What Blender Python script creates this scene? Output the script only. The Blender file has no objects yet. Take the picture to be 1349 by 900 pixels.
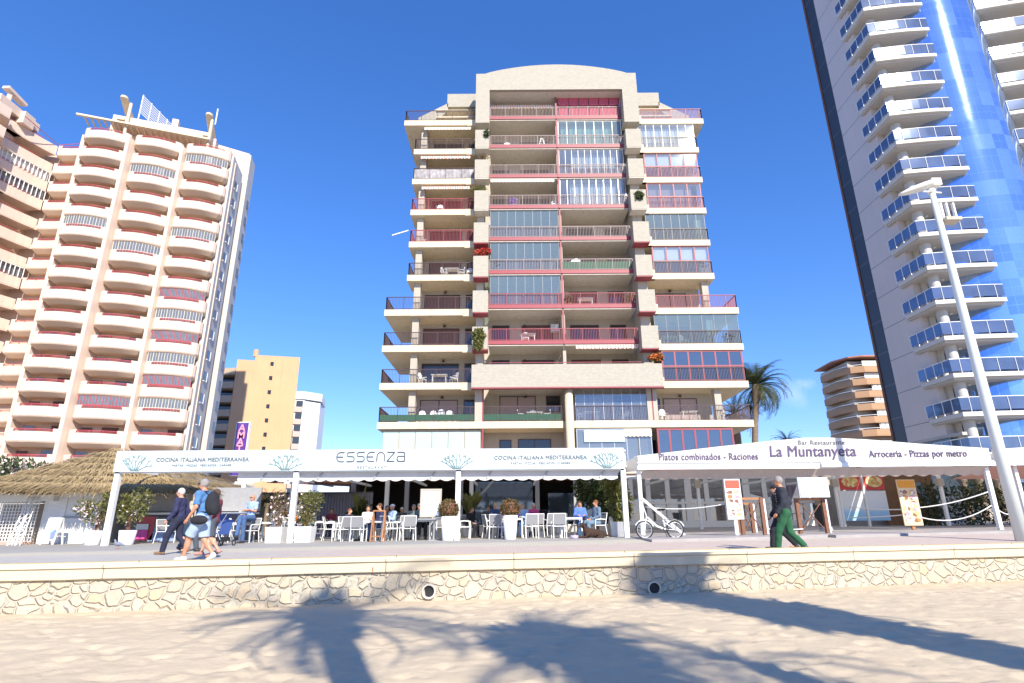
import bpy, math, random
import numpy as np
from mathutils import Vector, Matrix
random.seed(7); rng = np.random.default_rng(7)
S = bpy.context.scene
R = math.radians
# ---------------------------------------------------------------- camera, sky, sun, exposure
CAMZ = 1.55
CM = (Matrix.Rotation(R(90 + 17.5), 3, 'X') @ Matrix.Rotation(R(-0.37), 3, 'Z'))
cd = bpy.data.cameras.new('camera'); cam = bpy.data.objects.new('camera', cd); S.collection.objects.link(cam)
cam.location = (0, 0, CAMZ); cam.rotation_euler = CM.to_euler()
cd.sensor_width = 36; cd.lens = 749 / 1349 * 36; cd.clip_end = 5000; cd.clip_start = .05
S.camera = cam
SUN = Vector((.353 * .8211, -.935 * .8211, .5707)).normalized()
W = bpy.data.worlds.new('World'); S.world = W; W.use_nodes = True
wn = W.node_tree; bg = wn.nodes['Background']; sky = wn.nodes.new('ShaderNodeTexSky'); sky.sky_type = 'NISHITA'
sky.sun_disc = False; sky.sun_elevation = R(34.8); sky.sun_rotation = R(159.3)
sky.air_density = 1.0; sky.dust_density = 0.05; sky.ozone_density = 4.5; sky.altitude = 0
hs = wn.nodes.new('ShaderNodeHueSaturation'); hs.inputs['Saturation'].default_value = 1.3; hs.inputs['Value'].default_value = 1.0
tm = wn.nodes.new('ShaderNodeMix'); tm.data_type = 'RGBA'; tm.blend_type = 'MULTIPLY'; tm.inputs[0].default_value = 1; tm.inputs[7].default_value = (1.02, 1.0, 1.33, 1)
gm = wn.nodes.new('ShaderNodeGamma'); gm.inputs[1].default_value = .82; wn.links.new(sky.outputs[0], gm.inputs[0]); wn.links.new(gm.outputs[0], hs.inputs['Color']); wn.links.new(hs.outputs[0], tm.inputs[6]); 
wtc = wn.nodes.new('ShaderNodeTexCoord'); prev = tm.outputs[2]
for (cpx, cpy, cr) in ((1046, 519, .022), (1010, 525, .012), (1062, 508, .010)):       # one small low cloud right of the block
    cdv = (CM @ Vector(((cpx - 674.5) / 749, (450 - cpy) / 749, -1))).normalized()
    ds = wn.nodes.new('ShaderNodeVectorMath'); ds.operation = 'DISTANCE'; ds.inputs[1].default_value = cdv; wn.links.new(wtc.outputs['Generated'], ds.inputs[0])
    cn = wn.nodes.new('ShaderNodeTexNoise'); cn.inputs['Scale'].default_value = 45; cn.inputs['Detail'].default_value = 5; wn.links.new(wtc.outputs['Generated'], cn.inputs['Vector'])
    ma = wn.nodes.new('ShaderNodeMath'); ma.operation = 'MULTIPLY_ADD'; ma.inputs[1].default_value = -.03; wn.links.new(cn.outputs[0], ma.inputs[0]); wn.links.new(ds.outputs['Value'], ma.inputs[2])
    mr = wn.nodes.new('ShaderNodeMapRange'); mr.inputs[1].default_value = cr - .012; mr.inputs[2].default_value = -.018; mr.inputs[3].default_value = 0; mr.inputs[4].default_value = .22; wn.links.new(ma.outputs[0], mr.inputs[0])
    cx_ = wn.nodes.new('ShaderNodeMix'); cx_.data_type = 'RGBA'; cx_.inputs[7].default_value = (5.5, 5.6, 7.2, 1); wn.links.new(mr.outputs[0], cx_.inputs[0]); wn.links.new(prev, cx_.inputs[6]); prev = cx_.outputs[2]
wn.links.new(prev, bg.inputs[0]); bg.inputs[1].default_value = .15
sl = bpy.data.lights.new('sun', 'SUN'); sl.energy = 4.5; sl.angle = R(.53); sl.color = (1, .93, .80)
so = bpy.data.objects.new('sun', sl); S.collection.objects.link(so); so.rotation_euler = SUN.to_track_quat('Z', 'Y').to_euler(); so.location = (30, -60, 60)
S.view_settings.view_transform = 'Standard'; S.view_settings.look = 'None'; S.view_settings.gamma = 1
S.view_settings.exposure = .72
S.cycles.max_bounces = 8; S.cycles.transparent_max_bounces = 16

# ---------------------------------------------------------------- helpers
def at(px, py, Y):
    v = CM @ Vector(((px - 674.5) / 749, (450 - py) / 749, -1)); v = v * (Y / v.y); v.z += CAMZ; return v
def xat(px, Y, z=1.2):                       # world X of a photo column at depth Y near height z
    zc = Y * .9537 + (z - CAMZ) * .3007
    return (px - 674.5 + .0065 * 250) / 749 * zc
def G(x, y):                                # height of the promenade
    return .935 + .0085 * (x - 4.6) + .010 * (min(y, 30) - 22) - max(0, 20 - y) * .017 * min(1, max(0, (x + 6) / 11))
OFF = {}
def put(o, parent=None):
    S.collection.objects.link(o)
    if parent is not None: o.parent = parent
    return o
def tag(o, label=None, cat=None, group=None, kind=None):
    if label: o['label'] = label
    if cat: o['category'] = cat
    if group: o['group'] = group
    if kind: o['kind'] = kind
    return o
def thing(name, label, cat, loc=(0, 0, 0), group=None):
    o = bpy.data.objects.new(name, None); put(o); o.location = loc; o.empty_display_size = .2
    OFF[o.name] = Vector(loc); return tag(o, label, cat, group)
def mesh_obj(name, V, F, mats, parent=None, mi=None, smooth=False):
    me = bpy.data.meshes.new(name)
    off = OFF.get(parent.name, Vector((0, 0, 0))) if parent is not None else Vector((0, 0, 0))
    V = np.asarray(V, dtype=float).reshape(-1, 3) - np.array(off)
    me.from_pydata(V.tolist(), [], [tuple(int(i) for i in f) for f in F])
    if not isinstance(mats, (list, tuple)): mats = [mats]
    for m in mats: me.materials.append(m)
    if mi is not None: me.polygons.foreach_set('material_index', [int(i) for i in mi])
    if smooth: me.polygons.foreach_set('use_smooth', [True] * len(me.polygons))
    me.update()
    o = bpy.data.objects.new(name, me); put(o, parent)
    OFF[o.name] = off if parent is not None else Vector((0, 0, 0))
    return o
class MB:
    def __init__(s): s.v = []; s.f = []; s.m = []; s.cur = 0
    def add(s, vs, fs):
        b = len(s.v); s.v += [tuple(p) for p in vs]; s.f += [tuple(i + b for i in f) for f in fs]; s.m += [s.cur] * len(fs); return s
    def box(s, x0, x1, y0, y1, z0, z1):
        return s.add([(x0, y0, z0), (x1, y0, z0), (x1, y1, z0), (x0, y1, z0), (x0, y0, z1), (x1, y0, z1), (x1, y1, z1), (x0, y1, z1)],
                     [(0, 3, 2, 1), (4, 5, 6, 7), (0, 1, 5, 4), (1, 2, 6, 5), (2, 3, 7, 6), (3, 0, 4, 7)])
    def bar(s, a, b, w, h=None, up=(0, 0, 1)):      # rectangular bar from a to b
        h = h or w; a = Vector(a); b = Vector(b); d = (b - a).normalized(); u = Vector(up)
        if abs(d.dot(u)) > .95: u = Vector((0, 1, 0))
        x = d.cross(u).normalized() * w / 2; y = x.cross(d).normalized() * h / 2
        q = [a - x - y, a + x - y, a + x + y, a - x + y, b - x - y, b + x - y, b + x + y, b - x + y]
        return s.add(q, [(0, 1, 2, 3), (7, 6, 5, 4), (0, 4, 5, 1), (1, 5, 6, 2), (2, 6, 7, 3), (3, 7, 4, 0)])
    def tube(s, pts, r, n=8, cap=True):
        pts = [Vector(p) for p in pts]; rs = r if isinstance(r, (list, tuple)) else [r] * len(pts); vs = []; k = len(pts)
        pu = None
        for i, p in enumerate(pts):
            d = (pts[min(i + 1, k - 1)] - pts[max(i - 1, 0)])
            d = d.normalized() if d.length > 1e-9 else Vector((0, 0, 1))
            u = pu - d * pu.dot(d) if pu is not None else (Vector((0, 0, 1)) if abs(d.z) < .9 else Vector((1, 0, 0)))
            u = (u - d * u.dot(d)).normalized(); pu = u; w = d.cross(u)
            for j in range(n):
                a = 2 * math.pi * j / n; vs.append(p + (u * math.cos(a) + w * math.sin(a)) * rs[i])
        fs = [(i * n + j, i * n + (j + 1) % n, (i + 1) * n + (j + 1) % n, (i + 1) * n + j) for i in range(k - 1) for j in range(n)]
        if cap: fs += [tuple(range(n))[::-1], tuple((k - 1) * n + j for j in range(n))]
        return s.add(vs, fs)
    def lathe(s, prof, c=(0, 0, 0), n=20):
        vs = []; k = len(prof)
        for r, z in prof:
            for j in range(n): a = 2 * math.pi * j / n; vs.append((c[0] + r * math.cos(a), c[1] + r * math.sin(a), c[2] + z))
        fs = [(i * n + j, i * n + (j + 1) % n, (i + 1) * n + (j + 1) % n, (i + 1) * n + j) for i in range(k - 1) for j in range(n)]
        fs += [tuple(range(n))[::-1], tuple((k - 1) * n + j for j in range(n))]
        return s.add(vs, fs)
    def prism(s, poly, z0, z1):                      # polygon in XY extruded in z
        n = len(poly)
        return s.add([(x, y, z0) for x, y in poly] + [(x, y, z1) for x, y in poly],
                     [tuple(range(n))[::-1], tuple(range(n, 2 * n))] + [(i, (i + 1) % n, n + (i + 1) % n, n + i) for i in range(n)])
    def prismy(s, poly, y0, y1):                     # polygon in XZ extruded in y
        n = len(poly)
        return s.add([(x, y0, z) for x, z in poly] + [(x, y1, z) for x, z in poly],
                     [tuple(range(n)), tuple(range(n, 2 * n))[::-1]] + [(i, n + i, n + (i + 1) % n, (i + 1) % n) for i in range(n)])
    def prismx(s, poly, x0, x1):                     # polygon in YZ extruded in x
        n = len(poly)
        return s.add([(x0, y, z) for y, z in poly] + [(x1, y, z) for y, z in poly],
                     [tuple(range(n))[::-1], tuple(range(n, 2 * n))] + [(i, (i + 1) % n, n + (i + 1) % n, n + i) for i in range(n)])
    def strip(s, poly, z0, z1, t=.12):               # upright wall of thickness t along an open polyline (XY)
        P = [Vector(p) for p in poly]; k = len(P); ins = []
        for i in range(k):
            d = (P[min(i + 1, k - 1)] - P[max(i - 1, 0)]).normalized(); ins.append(P[i] + Vector((-d.y, d.x)) * t)
        vs = []
        for p, q in zip(P, ins): vs += [(p.x, p.y, z0), (q.x, q.y, z0), (q.x, q.y, z1), (p.x, p.y, z1)]
        fs = [(0, 1, 2, 3), tuple((k - 1) * 4 + j for j in (3, 2, 1, 0))]
        for i in range(k - 1):
            for j in range(4): fs.append((i * 4 + j, (i + 1) * 4 + j, (i + 1) * 4 + (j + 1) % 4, i * 4 + (j + 1) % 4))
        return s.add(vs, fs)
    def build(s, name, mats, parent=None, smooth=False): return mesh_obj(name, s.v, s.f, mats, parent, s.m if isinstance(mats, (list, tuple)) else None, smooth)
def copy_tree(o, loc=None, rz=None, label=None, parent=None):
    c = o.copy(); put(c); OFF[c.name] = Vector((0, 0, 0))
    if parent is not None: c.parent = parent
    if loc is not None: c.location = loc
    if rz is not None: c.rotation_euler = (0, 0, rz)
    if label: c['label'] = label
    for ch in list(o.children):
        if ch is not c: copy_tree(ch, parent=c)
    return c
# ---------------------------------------------------------------- materials
def translucent(m, f):                               # thin cloth that lets some light through
    t = m.node_tree; b = t.nodes['Principled BSDF']; tl = t.nodes.new('ShaderNodeBsdfTranslucent'); ms = t.nodes.new('ShaderNodeMixShader'); ms.inputs[0].default_value = f
    tl.inputs[0].default_value = (.9, .88, .83, 1); t.links.new(b.outputs[0], ms.inputs[1]); t.links.new(tl.outputs[0], ms.inputs[2]); t.links.new(ms.outputs[0], t.nodes['Material Output'].inputs[0]); return m
def streaky(m, amt=.25, col=(.30, .25, .19)):        # rain streaks and grime running down a wall
    t = m.node_tree; b = t.nodes['Principled BSDF']; tc = t.nodes.new('ShaderNodeTexCoord'); mp = t.nodes.new('ShaderNodeMapping'); mp.inputs['Scale'].default_value = (1.6, 1.6, .10); nz = t.nodes.new('ShaderNodeTexNoise'); nz.inputs['Scale'].default_value = 2.2; nz.inputs['Detail'].default_value = 8
    t.links.new(tc.outputs['Object'], mp.inputs[0]); t.links.new(mp.outputs[0], nz.inputs['Vector']); mr = t.nodes.new('ShaderNodeMapRange'); mr.inputs[1].default_value = .5; mr.inputs[2].default_value = .75; mr.inputs[4].default_value = amt; t.links.new(nz.outputs[0], mr.inputs[0])
    mx = t.nodes.new('ShaderNodeMix'); mx.data_type = 'RGBA'; mx.inputs[7].default_value = (*col, 1); s = b.inputs['Base Color'].links[0].from_socket; t.links.new(s, mx.inputs[6]); t.links.new(mr.outputs[0], mx.inputs[0]); t.links.new(mx.outputs[2], b.inputs['Base Color']); return m
def mat(name, col, rough=.7, metal=0, var=.12, scale=6, bump=0, bscale=None, spec=.5, trans=0):
    m = bpy.data.materials.new(name); m.use_nodes = True; t = m.node_tree; b = t.nodes['Principled BSDF']
    b.inputs['Roughness'].default_value = rough; b.inputs['Metallic'].default_value = metal
    b.inputs['Specular IOR Level'].default_value = spec; b.inputs['Base Color'].default_value = (*col, 1)
    if trans: b.inputs['Transmission Weight'].default_value = trans
    if var or bump:
        tc = t.nodes.new('ShaderNodeTexCoord'); nz = t.nodes.new('ShaderNodeTexNoise'); nz.inputs['Scale'].default_value = scale; nz.inputs['Detail'].default_value = 5
        t.links.new(tc.outputs['Object'], nz.inputs['Vector'])
        if var:
            mx = t.nodes.new('ShaderNodeMix'); mx.data_type = 'RGBA'
            mx.inputs[6].default_value = (*[max(0, c * (1 - var * 1.3)) for c in col], 1); mx.inputs[7].default_value = (*[min(1, c * (1 + var)) for c in col], 1)
            t.links.new(nz.outputs[0], mx.inputs[0]); t.links.new(mx.outputs[2], b.inputs['Base Color'])
        if bump:
            n2 = t.nodes.new('ShaderNodeTexNoise'); n2.inputs['Scale'].default_value = bscale or scale * 4; n2.inputs['Detail'].default_value = 4
            t.links.new(tc.outputs['Object'], n2.inputs['Vector'])
            bp = t.nodes.new('ShaderNodeBump'); bp.inputs['Strength'].default_value = bump; bp.inputs['Distance'].default_value = .02
            t.links.new(n2.outputs[0], bp.inputs['Height']); t.links.new(bp.outputs[0], b.inputs['Normal'])
    return m
class N:                                             # tiny node-graph helper
    def __init__(s, name):
        s.m = bpy.data.materials.new(name); s.m.use_nodes = True; s.t = s.m.node_tree; s.b = s.t.nodes['Principled BSDF']
        s.tc = s.t.nodes.new('ShaderNodeTexCoord'); s.co = s.tc.outputs['Object']
    def n(s, ty, inp={}, **kw):
        o = s.t.nodes.new('ShaderNode' + ty)
        for k, v in kw.items(): setattr(o, k, v)
        for k, v in inp.items():
            if isinstance(v, bpy.types.NodeSocket): s.t.links.new(v, o.inputs[k])
            else: o.inputs[k].default_value = v
        return o
    def mix(s, f, a, b, bt='MIX'):
        q = s.n('Mix', {0: f, 6: a, 7: b}, data_type='RGBA', blend_type=bt); return q.outputs[2]
    def math(s, op, a, b=0., c=0.):
        return s.n('Math', {0: a, 1: b, 2: c}, operation=op).outputs[0]
    def ramp(s, f, stops):
        q = s.n('ValToRGB', {0: f}); e = q.color_ramp.elements
        while len(e) > 1: e.remove(e[-1])
        e[0].position = stops[0][0]; e[0].color = (*stops[0][1], 1)
        for p, c in stops[1:]: x = e.new(p); x.color = (*c, 1)
        return q.outputs[0]
    def noise(s, sc, det=4, vec=None, rough=.5): return s.n('TexNoise', {'Vector': vec or s.co, 'Scale': sc, 'Detail': det, 'Roughness': rough}).outputs[0]
    def out(s, **kw):
        for k, v in kw.items():
            k = k.replace('_', ' ')
            if isinstance(v, bpy.types.NodeSocket): s.t.links.new(v, s.b.inputs[k])
            else: s.b.inputs[k].default_value = v
        return s.m
    def bump(s, h, st=.5, d=.02): return s.n('Bump', {'Height': h, 'Strength': st, 'Distance': d}).outputs[0]
def glass(name, tint, refl=.25, rough=.02, alpha=.6):
    g = N(name); t = g.t; t.nodes.remove(g.b)
    tr = g.n('BsdfTransparent', {0: (*tint, 1)}); gl = g.n('BsdfGlossy', {0: (.95, .97, 1, 1), 'Roughness': rough})
    df = g.n('BsdfDiffuse', {0: (*[c * .6 for c in tint], 1)})
    a = g.n('MixShader', {0: 1 - alpha, 1: tr.outputs[0], 2: df.outputs[0]})
    fr = g.n('LayerWeight', {0: .35}); f = g.math('MULTIPLY_ADD', fr.outputs['Fresnel'], .7, refl)
    b = g.n('MixShader', {0: f, 1: a.outputs[0], 2: gl.outputs[0]})
    t.links.new(b.outputs[0], t.nodes['Material Output'].inputs[0]); return g.m
M = {}
M['cream'] = mat('cream_paint', (.66, .565, .40), .75, var=.07, scale=1.2, bump=.15, bscale=14)
M['soffit'] = mat('pale_soffit', (.62, .57, .48), .85, var=.08, scale=.8)
M['white'] = mat('white_paint', (.8, .8, .79), .45, var=.04, scale=2)
M['plastic'] = mat('white_plastic', (.82, .82, .82), .35, var=.02)
M['maroon'] = mat('maroon_paint', (.30, .045, .06), .5, var=.15, scale=3)
M['redpaint'] = mat('red_paint', (.29, .055, .07), .5, var=.15, scale=3)
M['brown'] = mat('dark_brown_metal', (.07, .035, .035), .45, var=.1)
M['dkwin'] = mat('dark_window', (.03, .035, .045), .06, var=.1, spec=.8)
M['shutter'] = mat('brown_shutter', (.16, .07, .06), .6, var=.15, scale=8)
M['beigewall'] = mat('beige_wall', (.46, .41, .34), .85, var=.08, scale=1.5)
M['grey'] = mat('grey_metal', (.35, .36, .38), .5, var=.08)
M['alu'] = mat('aluminium', (.55, .56, .58), .35, metal=.6, var=.05)
M['black'] = mat('black_rubber', (.015, .015, .017), .6, var=.1)
M['wood'] = mat('orange_wood', (.38, .17, .07), .6, var=.35, scale=9, bump=.3)
M['woodbrown'] = mat('brown_wood', (.20, .085, .045), .6, var=.3, scale=9, bump=.3)
M['mesh'] = mat('grey_sling_fabric', (.27, .27, .28), .9, var=.1, scale=40)
M['fabricw'] = mat('white_fabric', (.80, .79, .76), .8, var=.05, scale=2, bump=.2, bscale=5)
for q_ in ('cream', 'soffit', 'beigewall'): streaky(M[q_], .35)
M['gl_green'] = glass('green_tinted_glass', (.60, .76, .74), .10, alpha=.72)
M['gl_clear'] = glass('clear_glass', (.8, .87, .92), .14, alpha=.8)
M['gl_blue'] = glass('blue_glass_panel', (.25, .45, .85), .38, alpha=.55)
M['gl_dark'] = mat('mirror_window', (.10, .14, .20), .05, var=.1, spec=1, metal=.5)
M['railpale'] = mat('pale_rail_metal', (.30, .22, .21), .5)
M['green'] = mat('green_screen_mesh', (.03, .13, .08), .8, var=.2)
# ---------------------------------------------------------------- sand, sea, promenade, wall
def sand_mat():
    g = N('beach_sand'); a = g.noise(.8, 6); b = g.noise(7, 6); c = g.noise(170, 3); dd = g.noise(2.2, 5)
    col = g.mix(a, (.585, .475, .33, 1), (.675, .56, .40, 1)); col = g.mix(g.math('MULTIPLY', b, .35), col, (.42, .33, .22, 1))
    col = g.mix(g.math('MULTIPLY', g.math('GREATER_THAN', c, .64), .45), col, (.30, .22, .15, 1))
    vr = g.n('TexVoronoi', {'Vector': g.co, 'Scale': 3.2, 'Randomness': 1}, feature='SMOOTH_F1').outputs[0]
    b = g.math('ADD', b, g.math('MULTIPLY', vr, .9))
    h = g.math('ADD', g.math('MULTIPLY', b, 1.2), g.math('ADD', g.math('MULTIPLY', c, .3), g.math('MULTIPLY', dd, 1.5)))
    return g.out(Base_Color=col, Roughness=.95, Normal=g.bump(h, .45, .04), Specular_IOR_Level=.15)
def sandz(x, y):
    return .07 + .0045 * (x + 5) + .018 * (y - 10) * (y > 6) - .04 * (y > 30)
from mathutils import noise as mn
xs = np.concatenate([np.linspace(-150, -16, 18), np.linspace(-15, 19, 460), np.linspace(20, 170, 18)])
ys = np.concatenate([np.linspace(-200, -8, 16), np.linspace(-7, 4, 28), np.linspace(4.2, 15.5, 220), np.linspace(17.5, 19, 2)])
V = []
for y in ys:
    for x in xs:
        near = 1 if (-15 <= x <= 19 and 4 <= y <= 17) else 0
        z = min(max(sandz(x, max(y, 4)), .02), .3)
        if y < -20: z -= (-20 - y) * .03
        if near:
            z += mn.fractal(Vector((x * 1.1, y * 1.1, 0)), 1, 2, 3) * .012
            w = mn.noise(Vector((x * 2.6, y * 3.4, 3))); z += -.032 * max(0, w - .02) * 1.0
            z += mn.noise(Vector((x * 8, y * 9, 9))) * .010; fpn = mn.noise(Vector((x * 3.7 + 11, y * 4.1, 1))); z -= .03 * max(0, fpn - .25) * 2
        V.append((x, y, z))
Va = np.array(V)
for i in range(420):                                 # trodden hollows with small raised rims
    if i % 7 == 0: fx, fy, fa = rng.uniform(-12, 15), rng.uniform(5.5, 12.5), rng.uniform(0, 6.28)
    fx += .62 * math.cos(fa) + rng.normal() * .05; fy += .62 * math.sin(fa) * .9 + rng.normal() * .05; r_ = rng.uniform(.08, .13)
    dx = (Va[:, 0] - fx); dy = (Va[:, 1] - fy); u_ = dx * math.cos(fa) + dy * math.sin(fa); w_ = -dx * math.sin(fa) + dy * math.cos(fa); q_ = np.sqrt((u_ / (r_ * 1.35)) ** 2 + (w_ / r_) ** 2)
    Va[:, 2] += np.where(q_ < 2.2, -.030 * np.exp(-q_ ** 2 * 1.6) + .014 * np.exp(-(q_ - 1.35) ** 2 * 6), 0)
V = Va
nx = len(xs); F = [(j * nx + i, j * nx + i + 1, (j + 1) * nx + i + 1, (j + 1) * nx + i) for j in range(len(ys) - 1) for i in range(nx - 1)]
tag(mesh_obj('sand', V, F, sand_mat(), smooth=True), kind='structure')
sea = N('sea_water'); tag(MB().add([(-3000, -3000, -1.2), (3000, -3000, -1.2), (3000, -55, -1.2), (-3000, -55, -1.2)], [(0, 1, 2, 3)]).build('sea', sea.out(Base_Color=(.02, .09, .14, 1), Roughness=.12, Normal=sea.bump(sea.noise(.6, 4), .5, .2))), kind='structure')
def wallY(x): return 11.9 + .15 * x
WU = Vector((1, .15, 0)).normalized()
# promenade paving
def pave_mat():
    g = N('promenade_paving')
    sp = g.n('SeparateXYZ', {0: g.co}); d = g.math('SUBTRACT', g.math('MULTIPLY_ADD', sp.outputs[0], -.15, sp.outputs[1]), 11.9)   # metres behind the wall
    wv = g.math('MULTIPLY', g.math('SUBTRACT', g.noise(.16, 2), .5), 1.6); dw = g.math('ADD', d, wv)
    f = g.math('DIVIDE', dw, 12)
    w2 = g.n('MapRange', {0: g.math('ADD', sp.outputs[0], g.math('MULTIPLY', g.noise(.35, 3), 8)), 1: -4, 2: 0}).outputs[0]
    ca = g.ramp(f, [(0, (.66, .60, .48)), (.17, (.64, .58, .47)), (.20, (.50, .48, .45)), (.50, (.53, .50, .46)), (.54, (.62, .56, .44)), (.66, (.58, .53, .43)), (.7, (.42, .40, .37)), (1, (.40, .38, .35))])
    cb = g.ramp(f, [(0, (.66, .60, .48)), (.17, (.64, .58, .47)), (.21, (.63, .50, .43)), (.48, (.61, .49, .42)), (.54, (.62, .56, .44)), (.66, (.58, .53, .43)), (.7, (.42, .40, .37)), (1, (.40, .38, .35))])
    col = g.mix(w2, ca, cb)
    br = g.n('TexBrick', {'Vector': g.co, 'Color1': (1, 1, 1, 1), 'Color2': (.86, .86, .86, 1), 'Mortar': (.55, .53, .5, 1), 'Scale': 2.5, 'Mortar Size': .012})
    col = g.mix(.8, col, br.outputs[0], 'MULTIPLY'); col = g.mix(g.math('MULTIPLY', g.noise(1.3, 6), .3), col, (.30, .28, .25, 1))
    return g.out(Base_Color=col, Roughness=.9, Specular_IOR_Level=.12, Normal=g.bump(br.outputs[1], -.2, .01))
V = []; F = []
xs2 = list(np.linspace(-20, 24, 45)); xs2 = [-1500, -300, -80] + xs2 + [80, 300, 1500]; offs = [.6, 2, 5, 8, 12, 18.5, 30, 90, 2500]
for o in offs:
    for x in xs2:
        xc = min(max(x, -60), 60); y = max(wallY(xc), 2) + o; V.append((x, y, G(xc, y)))
n2 = len(xs2); F = [(j * n2 + i, j * n2 + i + 1, (j + 1) * n2 + i + 1, (j + 1) * n2 + i) for j in range(len(offs) - 1) for i in range(n2 - 1)]
tag(mesh_obj('promenade', V, F, pave_mat()), kind='structure')
# sea wall
def stone_mat():
    g = N('rubble_stone'); w = g.n('TexNoise', {'Vector': g.co, 'Scale': 1.6, 'Detail': 3}); v = g.n('VectorMath', {0: g.co, 1: g.n('VectorMath', {0: w.outputs[1], 1: (.35, .35, .35)}, operation='MULTIPLY').outputs[0]}, operation='ADD').outputs[0]
    mp = g.n('Mapping', {'Vector': v, 'Scale': (1, 1, 1.3)})
    e = g.n('TexVoronoi', {'Vector': mp.outputs[0], 'Scale': 4.1, 'Randomness': .95}, feature='DISTANCE_TO_EDGE').outputs[0]
    c = g.n('TexVoronoi', {'Vector': mp.outputs[0], 'Scale': 4.1, 'Randomness': .95}).outputs[1]
    s = g.n('SeparateColor', {0: c})
    col = g.ramp(s.outputs[0], [(0, (.50, .42, .30)), (.3, (.58, .50, .37)), (.55, (.54, .41, .25)), (.75, (.44, .39, .33)), (1, (.60, .48, .31))])
    col = g.mix(g.math('MULTIPLY', g.noise(9, 6), .45), col, (.47, .42, .34, 1))
    k = g.n('MapRange', {0: g.math('ADD', e, g.math('MULTIPLY', g.math('SUBTRACT', g.noise(14, 3), .5), .06)), 1: .035, 2: .12}).outputs[0]
    col = g.mix(k, (.45, .41, .33, 1), col); h = g.math('ADD', g.math('MULTIPLY', k, 1), g.math('MULTIPLY', g.noise(18, 5), .5))
    return g.out(Base_Color=col, Roughness=.9, Normal=g.bump(h, .8, .05))
cap_m = N('cream_coping'); cm_ = cap_m
cj = cm_.mix(cm_.noise(2.2, 6), (.50, .44, .32, 1), (.62, .55, .41, 1)); cj = cm_.mix(cm_.math('MULTIPLY', cm_.noise(11, 6), .35), cj, (.66, .52, .32, 1))
jx = cm_.n('SeparateXYZ', {0: cm_.co}); cj = cm_.mix(cm_.math('LESS_THAN', cm_.math('FRACT', cm_.math('DIVIDE', jx.outputs[0], 2.43)), .008), cj, (.25, .2, .15, 1))
cap_mat = cm_.out(Base_Color=cj, Roughness=.85, Normal=cm_.bump(cm_.noise(8, 5), .5, .02))
wall = thing('sea_wall', 'long low retaining wall of cream rubble stone with pale coping above the sand', 'wall', (0, 11.9, 0))
def wallstrip(offs_z, x0=-70, x1=75, step=.45, wob=0, jz=None):
    xs3 = np.arange(x0, x1, step); V = []; k = len(offs_z)
    for x in xs3:
        for (o, z) in offs_z:
            top = .845 + .0055 * (min(max(x, -12), 20) + 9)
            wz = wob * mn.noise(Vector((x * 1.3, z * 3, o))) if wob else 0
            V.append((x - .148 * o, wallY(x) + o + wob * .6 * mn.noise(Vector((x * 1.9, 7, z))), top + z + wz))
    F = [(i * k + j, (i + 1) * k + j, (i + 1) * k + j + 1, i * k + j + 1) for i in range(len(xs3) - 1) for j in range(k - 1)]
    F += [tuple(range(k)), tuple((len(xs3) - 1) * k + j for j in range(k))[::-1]]
    return V, F
V, F = wallstrip([(.0, 0), (-.005, -.055), (.02, -.06), (.95, -.06), (1.0, -.02), (.98, .0)], wob=.004); mesh_obj('coping', V, F, cap_mat, wall)
V, F = wallstrip([(.03, -.062), (.03, -.235), (.05, -.25), (.4, -.25), (.4, -.062)], wob=.010); mesh_obj('upper_band', V, F, cap_mat, wall)
V, F = wallstrip([(.10, -.246), (.09, -.6), (.08, -1.2), (.5, -1.2), (.5, -.246)], wob=.02, step=.2); so_ = mesh_obj('stone_face', V, F, stone_mat(), wall)
for (px, py) in ((565, 779), (862, 775)):
    p = at(px, py, wallY(xat(px, 11.8, .4)) + .05); m = MB(); ro, ri = .135, .105; n = 20
    for r0, y0, r1, y1 in ((ri, .35, ri, -.03), (ri, -.03, ro, -.03), (ro, -.03, ro, .1)):
        vs = []; 
        for r_, y_ in ((r0, y0), (r1, y1)):
            vs += [(p.x + r_ * math.cos(2 * math.pi * j / n), p.y + y_, p.z + r_ * math.sin(2 * math.pi * j / n)) for j in range(n)]
        m.add(vs, [(j, (j + 1) % n, n + (j + 1) % n, n + j) for j in range(n)])
    pipe = m.build('drain_pipe', M['soffit'], wall)
    d = MB(); d.add([(p.x + ri * math.cos(2 * math.pi * j / n), p.y + .03, p.z + ri * math.sin(2 * math.pi * j / n)) for j in range(n)], [tuple(range(n))]); d.build('pipe_shade_disc', M['black'], pipe)  # black disc stands in for the shade inside the pipe
rp = at(491, 751, wallY(-2.6) + .028); MB().box(rp.x - .012, rp.x + .012, rp.y - .01, rp.y + .02, rp.z - .05, rp.z + .05).build('rusty_bracket', M['wood'], wall)
# terrace plinth under the right-hand restaurant
pl = [(4.35, 18.9), (9.6, 19.6), (9.6, 20.1), (10.6, 20.2), (10.6, 19.75), (24, 22.2), (60, 28), (60, 38), (4.35, 38)]
V = []; m = MB(); n = len(pl); m.add([(x, y, G(x, y) - .1) for x, y in pl] + [(x, y, G(x, y) + .08) for x, y in pl], [tuple(range(n, 2 * n))] + [(i, (i + 1) % n, n + (i + 1) % n, n + i) for i in range(n)])
tag(m.build('terrace_floor', mat('terrace_tiles', (.36, .33, .32), .6, var=.2, scale=2)), kind='structure')
GP = lambda x, y: G(x, y) + .08
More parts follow.
